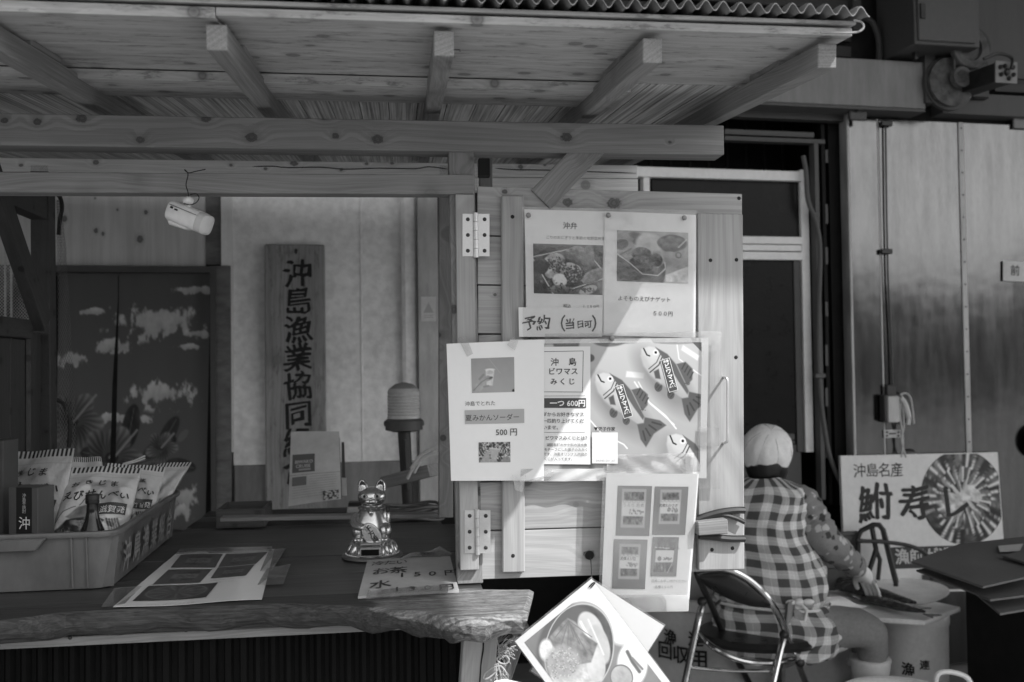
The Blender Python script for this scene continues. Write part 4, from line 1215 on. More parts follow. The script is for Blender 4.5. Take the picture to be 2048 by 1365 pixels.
# --- poster with fish charms
s5 = Sheet('fish_charm_poster', 'laminated landscape poster of paper fish charms with a text column', 'poster', shp([(1020, 680), (1417, 676), (1413, 957), (1024, 953)], 2.0615), M['paper_gloss'], bow=lambda u, v: .002 * math.sin(3.1 * u) + .001 * math.sin(6 * v))
cv = Cv(340, 236, .70, 1.455)
cv.a = .72 - .10 * cv.y / 1.0 + .03 * (cv.noise(3, 5) - .5)
PU = lambda x: (x - 1028) / (1403 - 1028) * 1.455
PV = lambda y: (y - 684) / (944 - 684)
def fishy(cx, cy, rot, sc, only_head=False):
    c, q = math.cos(R(rot)), math.sin(R(rot))
    def T_(x, y): return (cx + (x * c - y * q) * sc, cy + (x * q + y * c) * sc)
    def Pp(pts): return [T_(*p) for p in pts]
    cv.ell(*T_(.08, -.02 + .12), .58 * sc, .24 * sc, .52, rot=rot, soft=.09)
    if not only_head:
        cv.poly(Pp([(.42, -.06), (.62, -.20), (.74, -.22), (.70, .0), (.76, .22), (.62, .20), (.42, .08)]), .33, soft=.01)
        for k in (-.14, -.05, .05, .13): cv.line(Pp([(.56, k * .7), (.68, k * 1.2)]), .013 * sc * 2, .24)
        cv.poly(Pp([(.0, -.2), (.07, -.32), (.22, -.33), (.33, -.22), (.34, -.1)]), .36, soft=.01)
        for k in (.08, .14, .2, .26): cv.line(Pp([(k, -.30), (k + .03, -.21)]), .02 * sc, .26)
        cv.ell(*T_(.06, .22), .075 * sc, .06 * sc, .31, rot=rot + 40); cv.ell(*T_(.27, .16), .07 * sc, .055 * sc, .32, rot=rot + 40)
        for x, y in ((.04, .22), (.08, .22), (.25, .16), (.29, .16)): cv.line(Pp([(x, y - .03), (x + .01, y + .03)]), .015 * sc, .25)
    body = [(-.52, .03), (-.47, -.08), (-.36, -.16), (-.2, -.2), (0, -.19), (.2, -.13), (.42, -.07), (.48, 0), (.43, .075), (.25, .12), (.05, .17), (-.15, .19), (-.32, .17), (-.45, .10)]
    Yf = (-(cv.x - cx) * q + (cv.y - cy) * c) / sc; Xf = ((cv.x - cx) * c + (cv.y - cy) * q) / sc
    cv.poly(Pp(body), .73 - 2.6 * (Yf + .05) ** 2 - .16 * np.clip(Xf, -.2, .5) + .05 * (cv.noise(14, 8) - .5), soft=.012)
    cv.poly(Pp([(-.40, -.14), (-.2, -.2), (0, -.19), (.2, -.13), (.42, -.07), (.44, -.02), (.2, -.05), (0, -.09), (-.2, -.11)]), .36, soft=.01)
    cv.poly(Pp([(-.45, .10), (-.32, .17), (-.15, .19), (.05, .17), (.05, .13), (-.2, .14), (-.4, .08)]), .68, soft=.03)
    cv.line(Pp([(-.22, -.11), (-.17, .0), (-.18, .17)]), .016 * sc, .15); cv.line(Pp([(-.27, -.12), (-.22, .0), (-.23, .15)]), .013 * sc, .25)
    cv.line(Pp([(-.50, .00), (-.40, .03), (-.36, .01)]), .02 * sc, .15)
    cv.ell(*T_(-.335, -.09), .042 * sc, .042 * sc, .88); cv.ell(*T_(-.335, -.09), .02 * sc, .02 * sc, .1)
    cv.poly(Pp([(-.13, .04), (.0, .12), (-.06, .17), (-.15, .12)]), .32, soft=.01)
    for k in range(5): cv.specks(2, int(100 * cx) + k, .3, .004, region=(T_(.3 + .02 * k, -.09)[0], T_(.3, -.09)[1], .03, .02))
f1 = (PU(1240), PV(799)); f2 = (PU(1331), PV(747))
cv.poly([(PU(1250), PV(742)), (PU(1287), PV(746)), (PU(1284), PV(757)), (PU(1248), PV(754))], .84, soft=.01)
cv.line([(PU(1266), PV(764)), (PU(1290), PV(800)), (PU(1330), PV(832)), (PU(1352), PV(858))], .012, .86, .004); cv.line([(PU(1274), PV(764)), (PU(1298), PV(808)), (PU(1348), PV(850))], .010, .86, .004)
cv.line([(PU(1352), PV(690)), (PU(1356), PV(718)), (PU(1392), PV(745)), (PU(1403), PV(752))], .01, .86, .004); cv.poly([(PU(1364), PV(690)), (PU(1398), PV(712)), (PU(1394), PV(722)), (PU(1360), PV(700))], .84, soft=.01)
cv.line([(PU(1176), PV(840)), (PU(1200), PV(868)), (PU(1245), PV(890)), (PU(1252), PV(898))], .011, .88, .004)
cv.ell(PU(1130), PV(686), .10, .06, .40, soft=.01); cv.ell(PU(1215), PV(682), .12, .04, .42, soft=.01); cv.ell(PU(1178), PV(715), .03, .03, .36, soft=.01); cv.ell(PU(1150), PV(938), .13, .07, .40, soft=.02)
cv.poly([(PU(1382), PV(684)), (PU(1403), PV(686)), (PU(1403), PV(705))], .35)
fishy(*f1, 46, .53); fishy(*f2, 47, .53); fishy(PU(1388), PV(930), 50, .58, True)
s5.photo(cv, .022, .030, .965, .953, mat=M['printgloss'])
def pu(x): return (x - 1020) / 396.0
def pv(y): return (y - 679) / 275.5
for (fx, fy, a) in ((1244, 804, -72), (1336, 752, -74)):
    # slanted name label on each fish
    sz = .0135; c, q = math.cos(R(a)), math.sin(R(a))
    L = 66 / 395 * s5.w; Wd = 19 / 395 * s5.w
    def lp_(x, y, z=0):      # x along the label (down the fish), y across
        X, Y = x * c - y * q, x * q + y * c
        return s5.at(pu(fx) + X / s5.w, pv(fy) - Y / s5.h, z)
    for (hw, hl, tone) in ((.5, .5, .85), (.44, .485, .28)):
        z = s5.z(); mb = MB()
        mb.add([lp_(-L * hl, -Wd * hw, z), lp_(L * hl, -Wd * hw, z), lp_(L * hl, Wd * hw, z), lp_(-L * hl, Wd * hw, z)], [(0, 1, 2, 3)], False, float(s2l(tone)))
        build('print_block', mb, M['print'], s5.o)
    xx = -L * .47
    for ch, sz_, sp in (('沖島', .0065, .0), ('ビ', .0125, 1), ('ワ', .0125, 1), ('マ', .0125, 1), ('ス', .0125, 1), ('みくじ', .0052, 0)):
        n_ = len(ch); z = s5.z(); mb = MB(); vs, fs = text_layout(ch, .03)
        wd = n_ * .93 * sz_
        # signs stay upright across the label: reading direction runs across, lines run down
        pts = [lp_(xx + sz_ * (.88 - p[1]), -wd / 2 + p[0] * sz_, z) for p in vs]
        mb.add(pts, fs, True, float(s2l(.88))); build('lettering', mb, M['print'], s5.o); xx += sz_ * (1.05 if n_ > 1 else .96)
s5.rect(pu(1030), pv(694), pu(1177), pv(929), .86)
s5.lines([(pu(1034), pv(704), pu(1163), pv(703)), (pu(1163), pv(703), pu(1161), pv(785)), (pu(1161), pv(785), pu(1034), pv(784)), (pu(1034), pv(784), pu(1034), pv(704))], .0011, .12)
s5.text('沖', pu(1098), pv(731), .0178, .12, .012); s5.text('島', pu(1133), pv(731), .0178, .12, .012)
s5.text('ビワマス', pu(1093), pv(749), .0158, .12, .012, gap=1.08); s5.text('みくじ', pu(1097), pv(769), .0150, .12, .01, gap=1.35)
s5.lines([(pu(1034), pv(793), pu(1166), pv(792.5)), (pu(1034), pv(866), pu(1166), pv(865))], .0007, .3)
s5.rect(pu(1034), pv(797), pu(1168), pv(816.5), .27); s5.text('一つ 600円', pu(1166), pv(812.6), .0158, .9, .022, align='r')
for i, t_ in enumerate(('ダからお好きなマス', '一匹釣り上げてくだ', 'いませ。')): s5.text(t_, pu(1081), pv(833 + i * 13), .0098, .2, .006)
s5.text('ビワマスみくじとは？', pu(1170), pv(880), .0094, .22, .008, align='r')
for i, t_ in enumerate(('湖固有種のサケ科の淡水魚', 'モチーフにした張子のおみく', 'です。沖島オリジナル内容の')): s5.text(t_, pu(1170), pv(893 + i * 9.2), .0072, .25, .004, align='r')
s5.text('くじが入ってます。', pu(1083), pv(921), .0072, .25, .004)
s5.text('▼張子作家', pu(1183), pv(861.5), .0092, .1, .02)
s5.rect(pu(1179.5), pv(865), pu(1231.5), pv(926.5), .84)
s5.text('SHUHEI_DIY_.KIT', pu(1187), pv(923), .0058, .6, 0, sx=.95)
# --- clear margin of the poster pocket and a tape on it
s6 = Sheet('clear_pocket', 'clear plastic pocket edge beside the fish charm poster', 'plastic pocket', shp([(1402, 662), (1443, 664), (1439, 978), (1396, 978)], 2.0575), M['sleeve'], part='film', bow=lambda u, v: .002 * math.sin(6 * v))
s7 = Sheet('tape_strip', 'clear tape holding the right edge of the poster pocket', 'tape', shp([(1397, 855), (1438, 856), (1439, 893), (1395, 893)], 2.0555), M['tape'], part='film', nu=3, nv=3)
s8 = Sheet('tape_strip', 'wide crumpled clear tape across the bottom edge of the fish poster', 'tape', shp([(1214, 910), (1388, 906), (1387, 955), (1212, 962)], 2.0565), M['tape_milky'], part='film', nu=24, nv=12, bow=lambda u, v: .0035 * math.sin(7 * u + 5 * v) * v + .0012 * math.sin(23 * u - 9 * v))
s8b = Sheet('tape_strip', 'clear tape under the poster left of the four photo sheet', 'tape', shp([(1042, 938), (1212, 938), (1210, 962), (1040, 964)], 2.0572), M['tape_milky'], part='film', nu=24, bow=lambda u, v: .002 * math.sin(17 * u + 5 * v))
s8c = Sheet('tape_strip', 'clear tape along the top edge of the fish poster', 'tape', shp([(1090, 668), (1402, 664), (1402, 686), (1090, 690)], 2.0585), M['tape'], part='film', bow=lambda u, v: .001 * math.sin(17 * u))
# --- soda sheet
s9 = Sheet('soda_sheet', 'white sheet taped over the hinge side with a hand holding a cup', 'menu sheet', shp([(893, 688), (1088, 680), (1088, 962), (902, 962)], 2.0535), M['paper'], bow=lambda u, v: .0025 * math.sin(5 * u + 1) + .002 * math.sin(4 * v) - .004 * max(0, .3 - u) * max(0, .4 - v) * 6)
cv = Cv(66, 52, .60, 1.27); cv.mul(.03, 3, 3); cv.a += .06 * (cv.y - .5)
cv.line([(.5, .0), (.85, .45)], .008, .68); cv.poly([(.42, .34), (.68, .34), (.62, .80), (.44, .78)], .78, soft=.01, tex=.08, ts=12); cv.ell(.55, .34, .135, .03, .84); cv.ell(.54, .42, .10, .06, .70, tex=.1)
cv.poly([(.02, 1.0), (.06, .80), (.26, .62), (.48, .50), (.62, .54), (.60, .62), (.44, .68), (.34, .86), (.22, 1.0)], .62, soft=.02, tex=.10, ts=6); cv.line([(.24, .60), (.36, .48)], .06, .52, .02); cv.line([(.36, .82), (.50, .80)], .05, .55, .02); cv.ell(.57, .575, .06, .03, .35, rot=-15)
cv.line([(.06, .92), (.30, .68), (.5, .58)], .02, .44, .02); cv.ell(1.24, .95, .05, .04, .15)
s9.photo(cv, .245, .115, .690, .365)
cv = Cv(52, 32, .34, 1.66)
n = cv.noise(14, 4, 4); cv.a = np.clip(.42 + (n - .5) * 1.7, .12, .82)
cv.poly([(.58, .30), (1.10, .36), (.92, .88), (.66, .84)], .66, soft=.02, tex=.06); cv.line([(.56, .30), (1.12, .36)], .05, .78)
cv.poly([(.04, 1.0), (.40, .48), (.54, .44), (.56, .80), (.9, .86), (1.0, .98), (.6, 1.02)], .62, soft=.02, tex=.06)
cv.poly([(1.15, 1.0), (1.3, .7), (1.6, .75), (1.66, 1.0)], .55, soft=.03, tex=.1)
s9.photo(cv, .302, .722, .640, .868)
s9.text('沖島でとれた', .168, .455, .0106, .36); s9.rect(.165, .488, .79, .588, .66); s9.text('夏みかんソーダー', .168, .563, .0142, .22, .004); s9.text('500 円', .485, .672, .0166, .26, .006)
Sheet('tape_strip', 'clear tape at the top left of the soda sheet', 'tape', shp([(915, 676), (932, 672), (946, 708), (934, 714)], 2.0495), M['tape'], part='film', nu=2, nv=3)
Sheet('tape_strip', 'clear tape at the top right of the soda sheet', 'tape', shp([(1014, 690), (1026, 672), (1036, 682), (1030, 702)], 2.0495), M['tape'], part='film', nu=2, nv=3)
Sheet('tape_strip', 'loose clear tape end sticking out under the soda sheet', 'tape', shp([(1024, 950), (1052, 950), (1044, 984), (1030, 980)], 2.0525), M['tape'], part='film', nu=2, nv=3, bow=lambda u, v: .008 * v)
# --- four product photos in a sleeve
PD = shp([(1212, 946), (1397, 948), (1379, 1198), (1203, 1195)], 2.0535)
bw4 = lambda u, v: .004 * math.sin(3 * v + 1) + .002 * math.sin(4 * u) + .010 * max(0, v - .6)
s10 = Sheet('product_sheet', 'white sheet with four photos of packed foods in a plastic sleeve', 'menu sheet', PD, M['paper'], bow=bw4)
def packet(cv, cx, cy, w, h, seed, lab=.80):
    cv.poly([(cx - w / 2 - .05, cy - h / 2 - .06), (cx + w / 2 + .05, cy - h / 2 - .06), (cx + w / 2 + .05, cy + h / 2 + .06), (cx - w / 2 - .05, cy + h / 2 + .06)], .66, soft=.02)
    cv.poly([(cx - w / 2, cy - h / 2), (cx + w / 2, cy - h / 2), (cx + w / 2, cy + h / 2), (cx - w / 2, cy + h / 2)], .36, soft=.02, tex=.34, seed=seed, ts=16)
    cv.poly([(cx - w * .58, cy - h * .24), (cx + w * .58, cy - h * .24), (cx + w * .58, cy + h * .24), (cx - w * .58, cy + h * .24)], lab)
    for k in range(5): cv.ring(cx - w * .46 + k * w * .23, cy - h * .22, .035, .03, .01, .55)
    cv.specks(22, seed + 5, .45, .016, box=(cx - w * .2, cy + h * .05, cx + w * .5, cy + h * .17))
for i, ((x0, y0, x1, y1), lab) in enumerate((((.125, .10, .495, .502), '煮うろり'), ((.525, .103, .895, .490), '若煮わかさぎ'), ((.130, .530, .500, .925), '若煮えび豆'), ((.555, .508, .848, .822), ''))):
    cv = Cv(44, 56, .50, .78); cv.a -= .05 * cv.y
    if i < 3: packet(cv, .38, .45 - .03 * (i == 1), .44 - .06 * (i > 0), .64 - .06 * (i > 0), 60 + i)
    else:
        cv.a[:] = .48; cv.poly([(.15, .0), (.68, .0), (.68, .3), (.15, .3)], .42, tex=.1); cv.poly([(.12, .28), (.66, .28), (.66, .88), (.08, .88)], .40, soft=.02, tex=.30, seed=77, ts=9)
        for k in range(5): cv.line([(.16 + k * .1, .64), (.18 + k * .1, .86)], .03, .28, .02); 
        cv.line([(.6, .7), (.5, .9)], .02, .75); cv.line([(.1, .27), (.5, .29)], .03, .8)
        cv.poly([(.12, .34), (.66, .34), (.64, .64), (.12, .64)], .80); cv.ell(.24, .55, .06, .06, .42); cv.specks(16, 3, .3, .016, box=(.36, .52, .6, .58))
    z = s10.photo(cv, x0 - .02 * (y0 > .3), y0, x1 - .02 * (y0 > .3), y1)
    if lab and i: s10.text(lab, x0 + .055, y0 + (y1 - y0) * .42, .0076, .25, .008, gap=.95)
    if i == 0: s10.text('うろり 若煮', x0 + .06, y0 + (y1 - y0) * .42, .0086, .55, .004)
    if i == 3: s10.text('夏みかんピール', .585, .605, .0072, .25, .004)
s10.text('店員にお申し付けください', .545, .868, .0066, .52); s10.text('各種６００円', .59, .915, .0066, .52)
s11 = Sheet('clear_sleeve', 'long clear plastic sleeve around the sheet with four packed foods', 'plastic sleeve', shp([(1205, 932), (1401, 930), (1376, 1222), (1196, 1228)], 2.0495), M['sleeve'], bow=lambda u, v: bw4(u, v) + .001 + .004 * math.sin(5 * u) * max(0, v - .85), part='film')
s11h = Sheet('clear_sleeve', '', '', shp([(1199, 1190), (1379, 1190), (1376, 1222), (1196, 1229)], 2.047), M['tape_milky'], parent=s11.o, part='sleeve_glare', nu=16, nv=4, bow=lambda u, v: .004 * math.sin(8 * u) * v)  # added milky strip: glare on the sleeve's lower end, put into its colour
# --- pins
for x, y, w_ in ((1057, 431, 'top left corner of the lunch box sheet'), (1217, 431, 'corner between the lunch box and nugget sheets'), (1369, 436, 'top right corner of the nugget sheet'), (1224, 677, 'top edge of the fish charm poster')):
    c = onY(x, y, 2.0582 if y < 600 else 2.0560); mb = MB()
    mb.lathe([(.001, -.004), (.0052, -.002), (.0055, 0), (.0048, .0016), (.002, .0022)], 16, M=Matrix(((1, 0, 0, c.x), (0, 0, -1, c.y), (0, 1, 0, c.z), (0, 0, 0, 1))))
    tag(build('thumbtack', mb, M['pin']), 'round steel thumbtack at the ' + w_, 'thumbtack', 'thumbtacks in the pinned sheets')

# --- hanging laminated menus
mb = MB(); a = onY(1181, 1112, 2.08); mb.tube([a, onY(1183, 1140, 2.05), onY(1184, 1168, 1.995)], .0012, 6); st_ = thing('hanging_string', 'thin black string from the knot hole to the laminated menus', 'string', onY(1183, 1140, 2.04))
build('string', mb, M['black'], st_); mb = MB(); kc = onY(1184, 1170, 1.987); mb.tube(smooth_path([kc + Vector(p) for p in ((-.006, 0, -.004), (0, -.002, .003), (.006, 0, .004), (.002, .001, -.002), (-.003, -.001, -.006))]), .0012, 6); build('knot', mb, M['black'], st_)
QF = [onY(1183, 1158, 1.99), onY(1343, 1368, 1.985), onY(1188, 1496, 1.975), onY(1030, 1283, 1.98)]
# corner order for reading: the dish stands upright when the sheet is turned; TL, TR, BR, BL of the sheet
m1 = Sheet('laminated_menu', 'laminated bowl photo hanging by its corner in the sun', 'menu card', [QF[3], QF[0], QF[1], QF[2]], M['card'], bow=lambda u, v: .004 * math.sin(3 * u) * math.sin(3 * v))
cv = Cv(150, 206, .60, .72)
# work in picture coordinates of the photograph, turned into card coordinates
def inv(px, py):
    ax, ay = 1030, 1283; ux, uy = 1183 - 1030, 1158 - 1283; vx, vy = 1188 - 1030, 1496 - 1283
    D_ = ux * vy - uy * vx; X, Y = px - ax, py - ay
    u = (X * vy - Y * vx) / D_; v = (ux * Y - uy * X) / D_
    return ((u - .07) / .86 * .72, (v - .05) / .90)
RT = 41
def E_(px, py, r1, r2, v, rot=0, **k):
    cx, cy = inv(px, py); cv.ell(cx, cy, r1 / 305, r2 / 295, v, rot=rot + RT, **k)
cv.a[:] = .50; cv.mul(.08, 5, 3)
cv.poly([inv(1100, 1200), inv(1240, 1120), inv(1300, 1260), inv(1230, 1260)], .88, soft=.02)
E_(1245, 1230, 60, 75, .86, 0, soft=.03); E_(1155, 1300, 92, 118, .62, 10, soft=.01); E_(1157, 1302, 86, 112, .33, 10, soft=.012, tex=.08, seed=5)
E_(1138, 1300, 84, 108, .38, 10, soft=.03); 
cv.ring(*inv(1157, 1300), 88 / 305, 112 / 295, .008, .72, rot=10 + RT)
E_(1150, 1325, 68, 88, .76, 8, soft=.03, tex=.14, seed=8, ts=24); E_(1092, 1300, 18, 26, .84, 0, soft=.02, tex=.14, seed=9, ts=30); E_(1180, 1260, 30, 46, .74, -30, soft=.012, tex=.05); E_(1196, 1290, 26, 50, .70, -20, soft=.012, tex=.06, seed=4); E_(1190, 1330, 24, 44, .76, -10, soft=.012, tex=.10, seed=14)
cv.line([inv(1160, 1245), inv(1182, 1288)], .02, .86, .01); cv.line([inv(1175, 1240), inv(1205, 1310)], .012, .84, .01)
cv.poly([inv(1120, 1250), inv(1134, 1237), inv(1150, 1245), inv(1168, 1270), inv(1193, 1288), inv(1180, 1325), inv(1150, 1330), inv(1110, 1300), inv(1098, 1275)], .50, soft=.012, tex=.14, seed=21, ts=18)
for k in range(7): cv.line([inv(1136, 1242), inv(1110 + k * 12, 1275 + (k % 3) * 14)], .006, .42, .006)
E_(1125, 1325, 46, 40, .62, 0, soft=.05, tex=.06, seed=31, ts=30); cv.specks(90, 9, .78, .004, region=(*inv(1125, 1325), .15, .13)); cv.specks(60, 10, .50, .005, region=(*inv(1125, 1325), .15, .13))
E_(1262, 1330, 40, 56, .86, 0, soft=.02); cv.line([inv(1252, 1305), inv(1262, 1325), inv(1276, 1345)], .03, .40, .012); cv.line([inv(1262, 1318), inv(1282, 1340)], .02, .48, .01); E_(1240, 1355, 28, 30, .66, soft=.01, tex=.1, seed=41, ts=14); cv.ring(*inv(1240, 1355), 28 / 305, 30 / 295, .012, .46)
m1.photo(cv, .07, .05, .93, .95, mat=M['printgloss'])
b_ = [onY(1031, 1284, 1.9895)]
def grow(Q, k, dy):
    c = sum((Vector(p) for p in Q), Vector()) / 4
    return [c + (Vector(p) - c) * k + Vector((0, dy, 0)) for p in Q]
lam = Sheet('laminate', '', '', grow([QF[3], QF[0], QF[1], QF[2]], 1.025, .0016), M['tape'], parent=m1.o, part='laminate_edge', nu=4, nv=4)
QB = [onY(1184, 1160, 2.012), onY(1328, 1252, 2.02), onY(1210, 1440, 2.02), onY(1062, 1342, 2.012)]
m2 = Sheet('laminated_menu', 'white laminated menu hanging askew behind the bowl photo', 'menu card', QB, M['card'], nu=6, nv=8, bow=lambda u, v: .003 * math.sin(3 * u))
cv = Cv(40, 40, .72, 1); cv.mul(.12, 5, 3); cv.ell(.4, .5, .3, .3, .55, soft=.02, tex=.15)
m2.photo(cv, .30, .46, .86, .93, mat=M['printgloss'])
Sheet('laminate', '', '', grow(QB, 1.03, .0016), M['tape'], parent=m2.o, part='laminate_edge', nu=4, nv=4)
QC = [onY(1186, 1165, 2.03), onY(1290, 1400, 2.035), onY(1020, 1450, 2.035), onY(1050, 1352, 2.03)]

# ================================================================== ON THE COUNTER
Zt = ZC + .0006
# --- fish box
A_ = onZ(224, 1178, ZC); B_ = onZ(352, 1069, ZC)
dv = (B_ - A_).normalized(); du = Vector((dv.y, -dv.x, 0)); L_ = (B_ - A_).length; Wd_ = .46; H_ = .122
crate = thing('plastic_crate', 'grey plastic fish crate with stencilled side lettering on the counter', 'crate', A_)
def cp_(a, b, z, inset=0.0):      # a: to the left along the front, b: to the back
    return A_ - du * a + dv * b + Vector((0, 0, z))
def rr_ring(off, z, rad=.035, n=5):
    """rounded rectangle, off = outward growth"""
    out = []
    x0, x1, y0, y1 = -off, Wd_ + off, -off, L_ + off
    for (cx, cy, a0) in ((x0 + rad, y0 + rad, 180), (x1 - rad, y0 + rad, 270), (x1 - rad, y1 - rad, 0), (x0 + rad, y1 - rad, 90)):
        for k in range(n + 1):
            a = R(a0 + 90 * k / n); out.append(cp_(cx + rad * math.cos(a), cy + rad * math.sin(a), z))
    return out
mb = MB()
mb.loft([rr_ring(-.008, 0), rr_ring(-.004, .002), rr_ring(.006, H_ - .012), rr_ring(.006, H_ - .0115), rr_ring(.014, H_ - .011), rr_ring(.016, H_ - .004), rr_ring(.014, H_), rr_ring(.003, H_), rr_ring(0, H_ - .003), rr_ring(-.008, .006)], caps=True)
build('crate_body', mb, M['crate'], crate, sharp=50)
for a in (.048, .078, .40, .43):
    q = [cp_(a - .0016, -.001, .004), cp_(a + .0016, -.001, .004), cp_(a + .0016, -.012, H_ - .012), cp_(a - .0016, -.012, H_ - .012)]
    mb = MB(); mb.prism(q, dv * .02); build('rib', mb, M['crate'], crate)
for b in (.01, .60, .64):
    q = [cp_(-.001, b - .0016, .004), cp_(-.001, b + .0016, .004), cp_(-.012, b + .0016, H_ - .012), cp_(-.012, b - .0016, H_ - .012)]
    mb = MB(); mb.prism(q, -du * .02); build('rib', mb, M['crate'], crate)
mb = MB(); mb.prism([cp_(.125, -.013, H_ - .009), cp_(.145, -.011, H_ - .034), cp_(.33, -.011, H_ - .034), cp_(.35, -.013, H_ - .009)], dv * -.014); build('handle', mb, M['crate'], crate, bevel=.002)
for i, ch in enumerate('沖島漁業組合'):
    bb = .055 + i * .092
    def fn(x, y, bb=bb): return cp_(-.0068 - .0095 * ((y + .028) / H_ - .1), bb + x, .028 + y)
    flat_text('lettering', ch, (0, 0, 0), (1, 0, 0), (0, 0, 1), .075, M['steel_dull'], crate, bold=.012, fn=fn, sx=1.0)

# --- snack bags
def bag(label, corners, bulge, seed, art=True, cat='snack bag'):
    """pouch: striped band at the top, wavering front with lettering, flat back"""
    s = Sheet('snack_bag', label, cat, corners, M['print'], nu=2, nv=2, group='rice cracker bags in the fish crate', part='seal')
    for ch in [c for c in s.o.children]:
        me = ch.data; bpy.data.objects.remove(ch)
    q = random.Random(seed); p1, p2, p3 = q.random() * 6, q.random() * 6, q.random() * 6
    def bw(u, v):
        e = max(0, min(1, (v - .10) / .25)) * min(1, (1.04 - v) * 4) * (4 * u * (1 - u)) ** .45
        return bulge * e + .003 * math.sin(9 * u + 5 * v + p1) + .003 * math.sin(14 * v - 6 * u + p2) * e + .0022 * math.sin(21 * u + 12 * v + p3) * e + .0016 * math.sin(33 * v - 17 * u + p1) * e + .004 * math.sin(4 * u + p3) * (1 - v)
    s.bow = bw
    cv = Cv(140, 130, .80, .84)
    cv.a += .05 * (cv.noise(6, seed) - .5)
    for k in range(17): cv.poly([(.84 * (k + .1) / 17, 0), (.84 * (k + .6) / 17, 0), (.84 * (k + .45) / 17, .085), (.84 * (k - .05) / 17, .085)], .20)
    cv.line([(0, .165), (.84, .165)], .006, .70)
    if art:
        cv.poly([(.30, .28), (.50, .22), (.62, .30), (.70, .5), (.78, .62), (.6, .66), (.36, .48)], .66, soft=.03)
        cv.poly([(.12, .74), (.24, .60), (.42, .56), (.52, .66), (.46, .74), (.28, .82)], .50, soft=.02, tex=.15, seed=seed)
        cv.poly([(.02, .88), (.14, .78), (.38, .74), (.56, .80), (.50, .92), (.24, .97), (.06, .97)], .24, soft=.015, tex=.14, seed=seed + 2)
        for k in range(5): cv.line([(.58 + k * .03, .78), (.66 + k * .03, .96)], .022, .30, .01)
        cv.line([(.20, .60), (.08, .66), (.02, .78)], .010, .3); cv.line([(.24, .58), (.30, .50), (.36, .46)], .010, .3)
        cv.line([(.1, .97), (.4, .99)], .01, .5)
    z = s.z(); mb = MB()
    mb.grid(lambda i, j: s.at(i, j, 0), cv.nx - 1, cv.ny - 1, True, s2l(cv.a).ravel())
    mb.grid(lambda i, j: s.at(i, j, -.0015 - 1.7 * max(0, s.bow(i, j))), 24, 24, True, [float(s2l(.72))] * 625)
    build('pouch', mb, M['bagfilm'], s.o)
    if art:
        s.text('お', .10, .34, s.w * .125, .22, .02, brush=.5, seed=1); s.text('き', .28, .32, s.w * .125, .22, .02, brush=.5, seed=2); s.text('じ', .45, .31, s.w * .13, .22, .02, brush=.5, seed=3); s.text('ま', .62, .32, s.w * .13, .22, .02, brush=.5, seed=4)
        for k, ch in enumerate('えびせんべい'): s.text(ch, .02 + k * .155, .50 + .015 * (k % 2), s.w * (.15 - .01 * (k % 2)), .20, .025, brush=.5, seed=k + 9)
        s.k += 1; s.rect(.54, .585, .93, .73, .26); s.text('滋賀発', .57, .705, s.w * .115, .82, .01)
    return s
M['bagfilm'] = printmat('glossy_bag', .22, .6, .3, .8)
M['letter_pale'] = plain('pale_stencil', .26, .6, var=.2)
for c in crate.children:
    if c.name.startswith('lettering'): c.data.materials.clear(); c.data.materials.append(M['letter_pale'])
Yb = lambda x, y, d: onD(x, y, d)
bag('tall snack bag with striped top edge, leftmost in the crate', [Yb(8, 905, 2.50), Yb(147, 896, 2.44), Yb(118, 1085, 2.30), Yb(-28, 1090, 2.36)], .022, 3)
bag('snack bag with striped top and crayfish print in the middle of the crate', [Yb(140, 932, 2.42), Yb(284, 938, 2.46), Yb(252, 1078, 2.33), Yb(100, 1085, 2.28)], .024, 5)
bag('snack bag peeking out right behind the middle bag', [Yb(212, 929, 2.56), Yb(331, 932, 2.60), Yb(300, 1060, 2.50), Yb(190, 1060, 2.44)], .02, 8, True)
bag('folded snack bag with pointed corner at the back right of the crate', [Yb(270, 930, 2.74), Yb(383, 925, 2.78), Yb(322, 1030, 2.66), Yb(250, 1040, 2.62)], .014, 12, False)
bag('snack bag with striped top mostly hidden behind the two front bags', [Yb(138, 914, 2.66), Yb(201, 915, 2.70), Yb(230, 1040, 2.60), Yb(120, 1040, 2.58)], .012, 15, False)
# --- liquor box, second box, bottle
def carton(name, label, f0, f1, dep, ztop, mat, base=.007):
    """upright box: f0, f1 bottom front corners"""
    t = thing(name, label, 'box', f0); e = (f1 - f0).normalized(); n = Vector((-e.y, e.x, 0)); w = (f1 - f0).length
    Mx = frame(e, (0, 0, 1), (f0 + f1) / 2 + n * dep / 2 + Vector((0, 0, (ztop - f0.z) / 2)))
    mb = MB(); mb.box((0, 0, 0), (w, dep, ztop - f0.z)); build('carton', mb, mat, t, Mx, bevel=.0012)
    return t, e, n, w
zb = ZC + .008
f0 = onD(17, 1100, 2.20); f0.z = zb; f1 = onD(77, 1100, 2.19); f1.z = zb
e_ = (f1 - f0).normalized(); ang = R(-2); f1 = f0 + Vector((e_.x * math.cos(ang) - e_.y * math.sin(ang), e_.x * math.sin(ang) + e_.y * math.cos(ang), 0)) * .072
ztop_ = onD(50, 975, 2.2).z
lb, e_, n_, w_ = carton('liquor_box', 'dark grey liquor box with black label band and white vertical lettering', f0, f1, .058, ztop_, M['uppergrey'])
lab = Sheet('band', '', '', [f0 + e_ * w_ * a + Vector((0, 0, z)) - n_ * .0006 for a, z in ((.27, ztop_ - zb), (.80, ztop_ - zb), (.80, 0), (.27, 0))], M['ink'], parent=lb, part='label_band', nu=1, nv=1, th=.0002)
